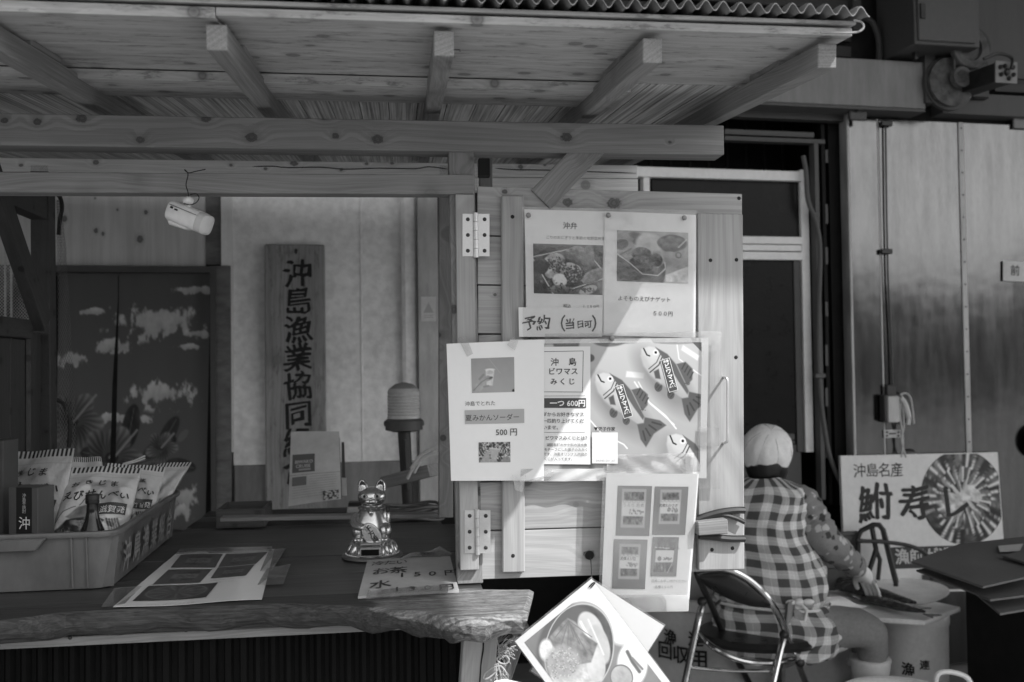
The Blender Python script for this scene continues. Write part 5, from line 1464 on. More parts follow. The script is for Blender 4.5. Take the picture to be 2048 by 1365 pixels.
lab.text('沖島芋焼酎', .5, .07, .0095, .75, 0, vertical=True, gap=.92); lab.text('沖', .5, .33, .030, .9, .004, vertical=True); lab.text('の', .5, .60, .020, .9, .004, vertical=True); lab.text('雫', .5, .78, .030, .9, .004, vertical=True)
f0 = onD(-40, 1100, 2.24); f0.z = zb; f1 = onD(6, 1100, 2.24); f1.z = zb
carton('liquor_box', 'plain dark box cut off by the left picture edge in the crate', f0, f1, .07, onD(0, 882, 2.24).z, M['greydark'])
bt = thing('glass_bottle', 'small dark glass bottle with screw cap standing in the fish crate', 'bottle', (0, 0, 0), M=Matrix.Translation(Vector((onD(185, 1090, 2.20).x, onD(185, 1090, 2.20).y, zb))))
c = WM[bt.name].translation; zt = onD(185, 989, 2.2).z - zb
mb = MB(); mb.lathe([(.028, 0), (.03, .004), (.03, zt * .42), (.027, zt * .52), (.016, zt * .68), (.0128, zt * .78), (.0122, zt * .88), (.0128, zt * .9)], 24, c); build('glass', mb, M['bottle'], bt)
mb = MB(); mb.lathe([(.0140, zt * .885), (.0146, zt * .89), (.0146, zt * .925), (.0138, zt * .93), (.0146, zt * .935), (.0146, zt * .99), (.013, zt)], 24, c); build('screw_cap', mb, M['darkmetal'], bt)
# --- basket behind the crate with a wire tool
bk_ = thing('wicker_basket', 'dark wicker basket with thick rim behind the snack bags', 'basket', onD(215, 925, 2.85))
c = onD(205, 935, 2.86); rx_, ry_ = .135, .10
el = [c + Vector((rx_ * math.cos(t), ry_ * math.sin(t), .012 * math.cos(2 * t))) for t in np.linspace(0, 2 * math.pi, 41)[:-1]]
mb = MB(); mb.tube(el, .0085, 8, closed=True); build('rim', mb, M['darkwood'], bk_)
for k in range(6):
    mb = MB(); mb.tube([c + Vector((rx_ * (.97 - .03 * k) * math.cos(t), ry_ * (.97 - .03 * k) * math.sin(t), -.014 - .011 * k)) for t in np.linspace(0, 2 * math.pi, 41)[:-1]], .005, 6, closed=True); build('weave', mb, M['dark'], bk_)
tg = thing('wire_tongs', 'thin metal tongs lying on the rim of the wicker basket', 'tongs', onD(270, 920, 2.78))
for dy in (0, 6):
    mb = MB(); mb.tube([onD(246, 928 + dy * .4, 2.74), onD(270, 921 + dy * .6, 2.76), onD(290, 912 + dy * .8, 2.78)], .0022, 6); build('arm', mb, M['hinge'], tg)
for a_ in crate.children: pass

# --- leaflet taped to the counter
lf_c = [onZ(355, 1107, Zt), onZ(549, 1101, Zt), onZ(524, 1202, Zt), onZ(226, 1218, Zt)]
lf_c = [p + Vector((0, 0, .0008)) for p in lf_c]
s12 = Sheet('menu_leaflet', 'white menu leaflet with five photos taped flat on the counter', 'leaflet', lf_c, M['paper_gloss'], bow=lambda u, v: .0016 + .0016 * math.sin(7 * u + 2 * v), th=.0006)
def lq(pts):
    # picture spots -> leaflet coordinates
    out = []
    for x, y in pts:
        p = onZ(x, y, Zt); best = (.5, .5)
        u, v = .5, .5
        for _ in range(12):
            q = lf_c[0].lerp(lf_c[1], u).lerp(lf_c[3].lerp(lf_c[2], u), v); e = p - q
            J1 = (lf_c[1] - lf_c[0]).lerp(lf_c[2] - lf_c[3], v); J2 = (lf_c[3] - lf_c[0]).lerp(lf_c[2] - lf_c[1], u)
            D_ = J1.x * J2.y - J1.y * J2.x; u += (e.x * J2.y - e.y * J2.x) / D_; v += (J1.x * e.y - J1.y * e.x) / D_
        out.append((u, v))
    return out
for i, qd in enumerate(([(362, 1113), (446, 1110), (430, 1137), (341, 1140)], [(452, 1110), (536, 1107), (512, 1131), (436, 1136)], [(337, 1144), (425, 1140), (400, 1167), (305, 1174)], [(436, 1137), (509, 1133), (492, 1155), (421, 1159)], [(297, 1177), (436, 1168), (412, 1198), (265, 1207)])):
    cv = Cv(44, 40, .30, 1.1)
    if i < 4:
        cv.poly([(.3, .15), (.85, .15), (.85, .85), (.3, .85)], .24, tex=.15, seed=i, ts=12); cv.poly([(.28, .35), (.88, .35), (.88, .65), (.28, .65)], .40); cv.specks(16, i, .28, .03, box=(.34, .42, .8, .58))
    else:
        cv.a[:] = .24; cv.ell(.55, .5, .45, .44, .30, tex=.1)
        for k in range(22): cv.line([(.55 + .12 * math.cos(k * .2856), .5 + .12 * math.sin(k * .2856)), (.55 + .42 * math.cos(k * .2856), .5 + .41 * math.sin(k * .2856))], .02, .42 if k % 2 else .20, .01)
        cv.ring(.55, .5, .45, .44, .02, .48)
    s12.photo(cv, 0, 0, 1, 1, quad=lq(qd))
for (x, y, t_, a_) in ((420, 1164, '店員にお申し付けください', 3), (430, 1168.5, '各種６００円', 0), (292, 1214, 'ふなずし（子持ち）から 各種', 0)):
    u, v = lq([(x, y)])[0]; s12.text(t_, u, v, .0062, .45)
TZ = lambda pts, dz: [onZ(x, y, Zt) + Vector((0, 0, dz)) for x, y in pts]
for lb_, q in (('clear tape along the back edge of the leaflet', [(360, 1102), (545, 1096), (543, 1106), (352, 1112)]), ('clear tape at the right edge of the leaflet', [(538, 1104), (572, 1100), (545, 1145), (520, 1147)]), ('frosted tape tab below the right edge of the leaflet', [(534, 1141), (581, 1132), (567, 1173), (515, 1174)]), ('clear tape at the front left corner of the leaflet', [(228, 1182), (284, 1176), (250, 1212), (202, 1219)])):
    Sheet('tape_strip', lb_, 'tape', TZ(q, .0045), M['tape'], part='film', nu=3, nv=3, bow=lambda u, v: .0006 * math.sin(5 * u + 3 * v))

# --- card sign
cc = TZ([(735, 1126), (900, 1117), (918, 1186), (716, 1199)], .006)
s13 = Sheet('cardboard_sign', 'cardboard price sign with handwritten drink prices before the lucky cat', 'sign', cc, M['cardboard'], th=.005, nu=4, nv=4, bow=lambda u, v: .001 * math.sin(4 * u))
E2 = lambda x, y: lq2([(x, y)])[0]
def lq2(pts):
    out = []
    for x, y in pts:
        p = onZ(x, y, Zt + .006); u = v = .5
        for _ in range(12):
            q = cc[0].lerp(cc[1], u).lerp(cc[3].lerp(cc[2], u), v); e = p - q
            J1 = (cc[1] - cc[0]).lerp(cc[2] - cc[3], v); J2 = (cc[3] - cc[0]).lerp(cc[2] - cc[1], u)
            D_ = J1.x * J2.y - J1.y * J2.x; u += (e.x * J2.y - e.y * J2.x) / D_; v += (J1.x * e.y - J1.y * e.x) / D_
        out.append((u, v))
    return out
for t_, x, y, sz in (('冷たい', 742, 1132, .027), ('お茶', 741, 1150, .038), ('150円', 796, 1156, .032), ('水', 736, 1178, .042), ('130円', 785, 1186, .030)):
    u, v = E2(x, y); s13.text(t_, u, v, sz * 1.12, .05, .012, sy=1.7, gap=.98, brush=.45, seed=int(x))
Sheet('tape_strip', 'broad frosted tape over the front edge of the cardboard sign', 'tape', TZ([(738, 1188), (898, 1177), (896, 1194), (731, 1207)], .0085), M['tape'], part='film', nu=4, nv=3)
Sheet('tape_strip', 'crumpled tape behind the cardboard sign', 'tape', [onZ(800, 1124, Zt) + Vector((0, 0, .008)), onZ(880, 1108, Zt) + Vector((0, 0, .02)), onZ(905, 1117, Zt) + Vector((0, 0, .012)), onZ(800, 1127, Zt) + Vector((0, 0, .008))], M['tape'], part='film', nu=4, nv=3, bow=lambda u, v: .005 * math.sin(6 * u))

# --- lucky cat
cat_b = onZ(745, 1114, ZC)
cat = thing('lucky_cat', 'shiny silver lucky cat figurine on a round lotus base', 'figurine', cat_b)
k = 157 * (cat_b - CAM).dot(_f) / FPX / 1.0      # height in metres
face = Vector((-.05, -1, 0)).normalized(); sd_ = Vector((-face.y, face.x, 0)) * 1.0
Rt = Vector((1, -.05, 0)).normalized()
MC = Matrix(((Rt.x, -face.x, 0, cat_b.x), (Rt.y, -face.y, 0, cat_b.y), (0, 0, 1, cat_b.z), (0, 0, 0, 1)))   # x right, y away from camera, z up
MCk = MC @ Matrix.Diagonal((k, k, k, 1))
def cpart(name, fn, mat=M['silver'], **kw):
    mb = MB(); fn(mb); mb.v = [tuple(MCk @ Vector(v)) for v in mb.v]
    return build(name, mb, mat, cat, **kw)
cpart('base_plate', lambda m: m.lathe([(.37, 0), (.39, .01), (.385, .035), (.33, .05)], 40), M['silverdark'])
cpart('lotus_base', lambda m: m.lathe([(.33, .04), (.315, .09), (.27, .16), (.235, .205), (.2, .215)], 40))
cpart('bead_ring', lambda m: [m.ball((.335 * math.cos(t), .335 * math.sin(t), .055), .012, 8, 5) for t in np.linspace(0, 6.283, 61)[:-1]])
for i in range(14):
    a = R(i * 360 / 14 + 12)
    if abs(math.cos(a)) < .42 and math.sin(a) < 0: continue
    Mx = Matrix.Translation((.285 * math.cos(a), .285 * math.sin(a), .125)) @ Matrix.Rotation(a, 4, 'Z') @ Matrix.Rotation(R(-24), 4, 'Y')
    cpart('petal', lambda m: m.ball((0, 0, 0), (.035, .058, .085), 12, 8, Mx))
cpart('solar_frame', lambda m: m.box((0, -.325, .122), (.265, .05, .13), Matrix.Translation((0, 0, 0))), bevel=.002)
cpart('solar_panel', lambda m: m.box((0, -.351, .117), (.22, .012, .075)), M['glassdark'])
cpart('top_slab', lambda m: m.box((0, -.20, .215), (.26, .25, .035)), bevel=.002)
def bodyf(m):
    m.lathe([(.20, .20), (.235, .25), (.245, .32), (.235, .42), (.205, .52), (.165, .59), (.14, .63), (.13, .66)], 36, sx=1.0, sy=.85)
cpart('body', bodyf)
cpart('haunch', lambda m: m.ball((-.155, -.09, .345), (.10, .13, .115), 18, 12)); cpart('haunch', lambda m: m.ball((.155, -.09, .345), (.10, .13, .115), 18, 12))
for sx in (-1, 1):
    def paw(m, sx=sx):
        m.ball((sx * .15, -.19, .255), (.075, .075, .04), 14, 8)
        for t in (-1, 0, 1): m.ball((sx * .15 + t * .04, -.25, .252), (.022, .03, .032), 10, 6)
    cpart('hind_paw', paw)
def armf(m):
    m.tube([(-.19, -.02, .53), (-.225, -.09, .47), (-.19, -.18, .42), (-.12, -.225, .41)], [.055, .06, .055, .05], 12)
    m.ball((-.095, -.235, .405), (.055, .045, .045), 12, 8)
    for t in (0, 1, 2): m.ball((-.075 + t * .016, -.27, .425 - t * .022), .018, 8, 6)
cpart('arm', armf)
cpart('shoulder', lambda m: m.ball((.17, -.02, .49), (.07, .09, .13), 14, 10))
cpart('arm_slot', lambda m: m.ball((.20, -.05, .60), (.028, .04, .045), 12, 8), M['dark'])
MK = Matrix.Translation((.01, -.262, .325)) @ Matrix.Rotation(R(33), 4, 'Y') @ Matrix.Rotation(R(90), 4, 'X')
MK2 = Matrix.Translation((.015, -.262, .325)) @ Matrix.Rotation(R(-33), 4, 'Y')
MKc = MK2 @ Matrix.Rotation(R(90), 4, 'X')
cpart('coin', lambda m: m.lathe([(.001, -.012), (.122, -.012), (.128, 0), (.122, .012), (.11, .014), (.108, .008), (.001, .008)], 40, M=MKc @ Matrix.Diagonal((.82, 1.25, 1, 1))))
cpart('coin_edge', lambda m: [m.ball((.098 * math.cos(t), .148 * math.sin(t), .012), (.007, .007, .007), 6, 4, MKc) for t in np.linspace(0, 6.283, 49)[:-1]])
vs, fs = text_layout('千万両', .03, True, .95)
cpart('lettering', lambda m: m.add([MKc @ Vector((p[0] * .082, (p[1] + 1.42) * .082, .0105)) for p in vs], fs), M['ink'])
def headf(m):
    m.ball((0, -.03, .765), (.178, .155, .132), 32, 20); m.ball((0, -.155, .715), (.085, .05, .045), 16, 10); m.ball((-.035, -.195, .725), (.035, .022, .028), 10, 8); m.ball((.035, -.195, .725), (.035, .022, .028), 10, 8)
cpart('head', headf)
cpart('nose', lambda m: m.ball((0, -.205, .755), (.022, .02, .016), 10, 8)); cpart('chin', lambda m: m.ball((0, -.175, .685), (.035, .02, .018), 10, 8)); cpart('mouth', lambda m: m.tube([(-.05, -.205, .708), (-.02, -.216, .698), (0, -.212, .706), (.02, -.216, .698), (.05, -.205, .708)], .005, 6), M['ink'])
for sx in (-1, 1):
    cpart('ear', lambda m, sx=sx: m.loft([[Vector((sx * (.105 + .10 * h) + .066 * w * math.cos(t), -.045 + .03 * w * math.sin(t), .845 + h)) for t in np.linspace(0, 6.283, 17)[:-1]] for h, w in ((0, 1.1), (.05, 1.0), (.09, .86), (.12, .64), (.14, .38), (.15, .08))]))
    cpart('ear_inside', lambda m, sx=sx: m.loft([[Vector((sx * (.105 + .10 * h) + .046 * w * math.cos(t), -.076 + .012 * w + .006 * math.sin(t), .845 + h)) for t in np.linspace(0, 6.283, 17)[:-1]] for h, w in ((.03, 1), (.05, 1.0), (.085, .8), (.11, .55), (.128, .15))]), M['dark'])
    cpart('eye', lambda m, sx=sx: m.ball((sx * .08, -.168, .79), (.046, .018, .030), 14, 8, ), M['offwhite']); cpart('pupil', lambda m, sx=sx: m.ball((sx * .08, -.181, .79), (.019, .008, .019), 12, 8), M['ink'])
    cpart('eye_line', lambda m, sx=sx: m.tube([(sx * .036, -.178, .782), (sx * .06, -.184, .812), (sx * .10, -.170, .812), (sx * .125, -.15, .792), (sx * .10, -.172, .766), (sx * .06, -.184, .768)], .0035, 5, closed=True), M['ink'])
    for j in (-1, 0, 1): cpart('whisker', lambda m, sx=sx, j=j: m.tube([(sx * .075, -.188, .725 + j * .012), (sx * .12, -.158, .73 + j * .02), (sx * .155, -.108, .735 + j * .028)], .003, 5), M['ink'])
cpart('collar', lambda m: m.tube([(.158 * math.cos(t), .135 * math.sin(t) - .015, .628) for t in np.linspace(0, 6.283, 37)[:-1]], .022, 10, closed=True), M['silverdark'])
cpart('collar_stud', lambda m: [m.ball((.178 * math.cos(t), .155 * math.sin(t) - .015, .628), .008, 8, 6) for t in np.linspace(3.5, 5.9, 7)])
cpart('bell', lambda m: m.ball((0, -.185, .585), .036, 14, 10)); cpart('bell_slit', lambda m: m.box((0, -.222, .575), (.004, .006, .02)), M['ink'])

# --- small white camera hanging by a wire
tcz = thing('security_camera', 'small white camera hanging by a bent wire from the hatch beam', 'camera', onD(376, 430, 2.0))
p0, p1 = onD(341, 420, 2.02), onD(411, 449, 1.99)
ax = (p1 - p0).normalized(); Mx = frame(ax, (0, 0, 1), (p0 + p1) / 2)
def rrect(x, hy, hz, r=.6, n=20, dz=0):
    hy, hz, dz = hy * 1.0, hz * .95, dz * .8
    out = []
    for t in np.linspace(0, 2 * math.pi, n + 1)[:-1]:
        c_, s_ = math.cos(t), math.sin(t); out.append(Vector((x, hy * math.copysign(abs(c_) ** r, c_), dz + hz * math.copysign(abs(s_) ** r, s_))))
    return out
mb = MB(); mb.loft([rrect(-.044, .012, .014), rrect(-.042, .018, .020), rrect(-.036, .0205, .0225), rrect(.0, .021, .0225), rrect(.034, .0205, .022)]); build('camera_body', mb, M['white'], tcz, Mx)
mb = MB(); mb.loft([rrect(.0345, .0205, .022), rrect(.05, .0195, .021, dz=-.001), rrect(.054, .012, .015, dz=-.002)]); build('end_cap', mb, M['offwhite'], tcz, Mx)
mb = MB(); mb.loft([rrect(-.036, .010, .006, dz=-.024), rrect(-.03, .013, .010, dz=-.024), rrect(.01, .012, .008, dz=-.022), rrect(.02, .008, .004, dz=-.02)]); build('battery_hump', mb, M['white'], tcz, Mx)
mb = MB(); mb.box((-.028, -.0208, .008), (.006, .002, .004)); mb.box((-.016, -.021, .007), (.007, .002, .003)); build('socket', mb, M['black'], tcz, Mx)
mb = MB(); mb.box((0, -.0215, .0125), (.07, .0006, .0012)); build('body_seam', mb, M['grey'], tcz, Mx)
mb = MB(); b0 = onD(377, 402, 2.0); mb.ball(b0, (.011, .011, .009), 14, 10); mb.tube([b0, b0 + Vector((0, 0, -.02))], .005, 8); build('ball_mount', mb, M['white'], tcz)
mb = MB(); mb.tube(smooth_path([onD(a, b, 1.995) for a, b in ((378, 405), (376, 385), (372, 370), (376, 350), (372, 342), (369, 340), (377, 346), (392, 343), (411, 339))]), .0011, 5); mb.tube(smooth_path([onD(a, b, 1.99) for a, b in ((380, 390), (392, 388), (398, 396), (392, 406), (380, 410), (368, 407))]), .001, 5); build('wire', mb, M['black'], tcz)

# ================================================================== BEHIND THE COUNTER
bn = thing('work_bench', 'low wooden bench of loose boards behind the counter', 'bench', onD(660, 1010, 3.3))
ZB = .955
q = [onZ(450, 1030, ZB), onZ(905, 1022, ZB)]; yb0 = max(3.04, q[0].y)
for k in range(5):
    y0 = 3.05 + k * .13
    timber('bench_board', (onD(435, 1020, 3.2).x - .1, y0 + .062, ZB - .012 - .002 * (k % 2)), (.12, y0 + .062, ZB - .012 - .002 * (k % 2)), .12, .02, M['darkwood'] if k % 2 else M['sidewood'], bn)
for x in (-.75, .05):
    timber('leg', (x, 3.4, 0.0), (x, 3.4, ZB - .025), .05, .05, M['darkwood'], bn, up=(0, 1, 0))
tb_ = thing('wooden_tray', 'small dark wooden tray box standing at the left end of the bench', 'tray', onD(490, 1010, 3.2))
mb = MB(); c = onD(490, 1005, 3.25); c.z = ZB + .0325
for (ox, oy, sx, sy, sz, dz) in ((0, -.09, .15, .008, .06, 0), (0, .09, .15, .008, .06, 0), (-.071, 0, .008, .172, .06, 0), (.071, 0, .008, .172, .06, 0), (0, 0, .134, .172, .006, -.027)):
    mb = MB(); mb.box(c + Vector((ox, oy, dz)), (sx, sy, sz)); build('tray_board', mb, M['darkwood'], tb_, bevel=.001)
# brochure stand
bs = thing('brochure_stand', 'pale brochure stand with a cruise leaflet on the bench', 'brochure stand', onD(630, 940, 3.3))
q = [onD(582, 864, 3.32), onD(678, 863, 3.32), onD(682, 998, 3.24), onD(577, 1013, 3.22)]
bsS = Sheet('brochure', '', '', q, M['offwhite'], parent=bs, part='back_board', nu=4, nv=6, bow=lambda u, v: .003 * math.sin(4 * u))
mb = MB(); 
bsS.rect(.05, .32, .50, .57, .36, 'leaflet'); bsS.text('BIWAKO', .10, .445, .0150, .72, .02); bsS.text('CRUISE', .12, .505, .0150, .72, .02); bsS.rect(.18, .52, .42, .545, .6)
bsS.rect(.0, .60, 1.0, .605, .42, 'fold')
for k in range(9): bsS.lines([(.06 if k > 3 else .4, .64 + k * .034, .92, .635 + k * .034)], .0009, .52)
bsS.rect(.06, .63, .34, .75, .42, 'leaflet')
cv = Cv(24, 20, .5, 1.2); n = cv.noise(6, 3, 3); cv.a = np.clip(.45 + (n - .5) * 2.4, .1, .8); bsS.photo(cv, .66, .86, .96, .99)
mb = MB(); mb.prism([onD(683, 885, 3.36), onD(688, 885, 3.36), onD(692, 990, 3.3), onD(684, 992, 3.3)], (0, .012, 0)); build('side_rail', mb, M['uppergrey'], bs)
mb = MB(); mb.prism([onD(683, 957, 3.28), onD(692, 957, 3.28), onD(693, 992, 3.28), onD(684, 992, 3.28)], (0, .02, 0)); build('clip', mb, M['offwhite'], bs)
mb = MB(); mb.prism([onD(584, 870, 3.34), onD(676, 869, 3.34), onD(680, 992, 3.36), onD(580, 1000, 3.36)], (0, .10, -.02)); 
build('foot', mb, M['uppergrey'], bs)
bx = thing('small_box', 'small pale paper box lying on the bench right of the brochure stand', 'box', onD(708, 984, 3.5))
mb = MB(); p = onD(710, 984, 3.45); p.z = ZB + .014; mb.box(p, (.055, .04, .016)); build('box', mb, M['offwhite'], bx, bevel=.002)
bx = thing('dark_case', 'flat black case lying on the bench right of the small pale box', 'case', onD(720, 990, 3.55))
mb = MB(); p = onD(725, 990, 3.6); p.z = ZB + .013; mb.box(p, (.10, .06, .02)); build('case', mb, M['dark'], bx, bevel=.003)
# wooden slatted box, cords and a coil of pale rope
wb = thing('wooden_crate', 'tilted pale wooden crate on a coil of cords at the right of the bench', 'crate', onD(820, 960, 3.4))
p0, p1 = onD(757, 968, 3.42), onD(866, 940, 3.34)
Mx = frame(p1 - p0, (0, 0, 1), (p0 + p1) / 2)
for (c, d) in (((0, 0, 0), (.19, .012, .042)), ((0, .11, 0), (.19, .012, .042)), ((-.09, .055, 0), (.012, .098, .042)), ((.09, .055, 0), (.012, .098, .042)), ((0, .055, -.018), (.168, .098, .006))):
    mb = MB(); mb.box(c, d); build('crate_board', mb, M['timber_plain'], wb, Mx, bevel=.001)
cd_ = thing('cord_bundle', 'bundle of grey electric cords lying on the bench under the tilted crate', 'cords', onD(830, 985, 3.35))
q = random.Random(4)
for k in range(6):
    c = onD(826 + q.uniform(-8, 8), 980, 3.32); c.z = ZB + .006 + .007 * k
    pts = [c + Vector(((.10 + .012 * q.uniform(-1, 1)) * math.cos(t), .075 * math.sin(t), .006 * math.sin(3 * t + k))) for t in np.linspace(0, 6.283, 25)[:-1]]
    mb = MB(); mb.tube(pts, .0055, 7, closed=True); build('cord', mb, M['grey'], cd_)
rp = thing('rope_coil', 'pale twisted rope hanging in loops from the rear post to the crate', 'rope', onD(855, 915, 3.3))
for pts in ([(878, 894), (858, 901), (838, 915), (822, 938)], [(878, 898), (862, 908), (842, 922), (828, 946)], [(878, 908), (850, 914), (828, 934), (815, 958)]):
    mb = MB(); mb.tube(smooth_path(px_path(pts, lambda a, b: onD(a, b, 3.3))), .0058, 7); build('rope', mb, M['rope'], rp)
# warning beacon
be = thing('warning_beacon', 'ribbed warning beacon on a dark pole before the plaster wall', 'beacon', onD(806, 980, 3.75))
c = onD(808, 838, 3.7); kb = 3.7 / FPX
c2 = onD(808, 845, 3.7)
mb = MB(); prof = [(33 * kb, 0)]
for i in range(8): prof += [(33.5 * kb, (4 + i * 6) * kb), (32 * kb, (7 + i * 6) * kb)]
prof += [(33 * kb, 54 * kb), (30 * kb, 60 * kb), (18 * kb, 68 * kb), (3 * kb, 71 * kb)]
mb.lathe(prof, 32, c); build('lens', mb, M['lens'], be)
mb = MB(); mb.lathe([(31 * kb, 55.5 * kb), (29 * kb, 61 * kb), (17 * kb, 69.5 * kb), (3 * kb, 73 * kb)], 28, c); build('lens_cap', mb, M['housing'], be)
mb = MB(); mb.lathe([(22 * kb, -26 * kb), (37 * kb, -22 * kb), (38 * kb, -10 * kb), (39 * kb, -4 * kb), (33 * kb, 1 * kb)], 32, c); build('beacon_base', mb, M['grey'], be)
for sx in (-1, 1):
    mb = MB(); mb.box(c + Vector((sx * 36 * kb, -.01, -9 * kb)), (8 * kb, .02, 10 * kb)); build('clamp', mb, M['grey'], be, bevel=.003)
mb = MB(); mb.tube([c + Vector((0, 0, -24 * kb)), onD(812, 930, 3.7), onD(818, 1040, 3.7)], [13 * kb, 12 * kb, 11 * kb], 12); mb.tube([onD(810, 880, 3.66), onD(815, 980, 3.66)], .007, 8); build('pole', mb, M['dark'], be)
st2 = Sheet('warning_sticker', 'pale square sticker with a triangle on the steel jamb', 'sticker', [onB(842, 594, .083), onB(872, 594, .083), onB(872, 643, .083), onB(842, 643, .083)], M['offwhite'], nu=2, nv=2)
mb = MB(); z = st2.z(); mb.add([st2.at(.5, .22, z), st2.at(.15, .66, z), st2.at(.85, .66, z)], [(0, 1, 2)], False, .35); build('triangle', mb, M['print'], st2.o); st2.lines([(.2, .76, .8, .76), (.2, .84, .8, .84)], .002, .5)

# ================================================================== RIGHT SIDE
# --- sign board of the pickled carp sushi
q = [onD(1681, 912, 4.60), onD(1995, 905, 4.76), onD(2014, 1180, 4.70), onD(1692, 1190, 4.54)]
ss = Sheet('sushi_signboard', 'white sushi signboard with bold brush lettering and a round plate photo', 'signboard', q, M['whitepaint'], nu=6, nv=6, th=.02, part='board')
def sU(x, y):
    u = v = .5
    for _ in range(15):
        p = q[0].lerp(q[1], u).lerp(q[3].lerp(q[2], u), v); d = p - CAM; px = 1024 + FPX * d.dot(_r) / d.dot(_f); py = 682.5 - FPX * d.dot(_u) / d.dot(_f)
        e = .002; pa = q[0].lerp(q[1], u + e).lerp(q[3].lerp(q[2], u + e), v); da = pa - CAM; pb = q[0].lerp(q[1], u).lerp(q[3].lerp(q[2], u), v + e); db = pb - CAM
        J = [[(1024 + FPX * da.dot(_r) / da.dot(_f) - px) / e, (1024 + FPX * db.dot(_r) / db.dot(_f) - px) / e], [(682.5 - FPX * da.dot(_u) / da.dot(_f) - py) / e, (682.5 - FPX * db.dot(_u) / db.dot(_f) - py) / e]]
        D_ = J[0][0] * J[1][1] - J[0][1] * J[1][0]; ex, ey = x - px, y - py
        u += (ex * J[1][1] - ey * J[0][1]) / D_; v += (J[0][0] * ey - J[1][0] * ex) / D_
    return u, v
cv = Cv(150, 156, .22, .94); cx, cy = .50, .47
n = cv.noise(16, 3, 4); cv.a = np.clip(.26 + (n - .5) * .5, .08, .6)
for ring_, (r0, r1, cnt, off) in enumerate(((.30, .46, 30, 0), (.16, .30, 22, .1), (.05, .17, 12, .2))):
    for k in range(cnt):
        a = k * 6.283 / cnt + off; rm = (r0 + r1) / 2; v = (.34, .44, .56)[ring_] + .10 * math.sin(k * 2.1)
        if ring_ == 0 and math.sin(a) > .3: v *= .72
        cv.ell(cx + rm * math.cos(a), cy + rm * math.sin(a), (r1 - r0) * .56, .030 - .004 * ring_, v, rot=math.degrees(a) + 10, soft=.01, tex=.10, seed=k, ts=20)
        cv.line([(cx + r0 * math.cos(a + .07), cy + r0 * math.sin(a + .07)), (cx + r1 * math.cos(a + .09), cy + r1 * math.sin(a + .09))], .013, .80 if ring_ < 2 else .7, .006)
cv.ell(cx - .13, cy + .06, .13, .10, .66, soft=.06, tex=.25, seed=5, ts=18)
for k in range(3): cv.ell(cx + .02 + .06 * k, cy - .02 - .05 * (k % 2), .07, .055, .70, rot=20 * k, soft=.01, tex=.2, seed=90 + k, ts=16)
msk = np.clip(.5 - (np.sqrt(((cv.x - cx) / .47) ** 2 + ((cv.y - cy) / .47) ** 2) - 1) * 30, 0, 1)
cv.a = np.clip((cv.a - .42) * 1.5 + .40, .03, .9)
z = ss.z(); mb = MB()
ctr = sU(1926, 995); ru = (sU(2010, 995)[0] - sU(1842, 995)[0]) / 2; rv = (sU(1926, 1090)[1] - sU(1926, 900)[1]) / 2
N = 96; rings_ = 44; vs = [ss.at(*ctr, z)]; cl_ = [float(s2l(cv.a[int(cy * 155), int(cx / .94 * 149)]))]; fs = []
def clampuv(u, v): return min(u, .995), max(v, .006)
for r_ in range(1, rings_ + 1):
    for k in range(N):
        a = 6.283185 * k / N; rr_ = r_ / rings_
        vs.append(ss.at(*clampuv(ctr[0] + ru * rr_ * math.cos(a), ctr[1] + rv * rr_ * math.sin(a)), z))
        iy = int(np.clip((cy + .46 * rr_ * math.sin(a)) * 155, 0, 155)); ix = int(np.clip((cx + .46 * rr_ * math.cos(a)) / .94 * 149, 0, 149))
        cl_.append(float(s2l(cv.a[iy, ix])) if r_ < rings_ else .02)
for k in range(N): fs.append((0, 1 + k, 1 + (k + 1) % N))
for r_ in range(rings_ - 1):
    for k in range(N): a = 1 + r_ * N + k; b = 1 + r_ * N + (k + 1) % N; fs.append((a, a + N, b + N, b))
mb.add(vs, fs, True, cl_); build('photo', mb, M['print'], ss.o)
for t_, x, y, wpx, bold, br_ in (('沖島名産', 1706, 953, 25, .006, .3), ('鮒', 1715, 1036, 66, .0, .6), ('寿', 1797, 1034, 62, .0, .6), ('し', 1876, 1030, 62, .0, .8)):
    u, v = sU(x, y); u2, _v = sU(x + wpx, y); ss.text(t_, u, v, (u2 - u) * ss.w * 1.08, .08 if len(t_) == 1 else .16, bold, brush=br_, seed=x, fat=.026 if len(t_) == 1 else 0)
a_, b_ = sU(1781, 1095), sU(1999, 1132); ss.rect(a_[0], a_[1], b_[0], b_[1], .20)
u, v = sU(1790, 1126); u2, _v = sU(1818, 1126); ss.text('漁師が造る', u, v, (u2 - u) * ss.w * 1.05, .72, .022)
u, v = sU(1845, 1184)
a_, b_ = sU(1843, 1150), sU(2000, 1176); ss.rect(a_[0], a_[1], b_[0], b_[1], .22)
bbx = thing('small_block', 'small grey block standing on top of the sushi signboard', 'block', onD(1768, 905, 4.6))
mb = MB(); mb.box(onD(1768, 906, 4.70), (.05, .03, .03)); build('block', mb, M['uppergrey'], bbx, bevel=.003)
mb = MB(); mb.ball(onD(1812, 910, 4.72), (.055, .03, .036), 14, 8); tag(build('black_bundle', mb, M['rubber']), 'black bundle behind the top edge of the sushi signboard', 'bundle')

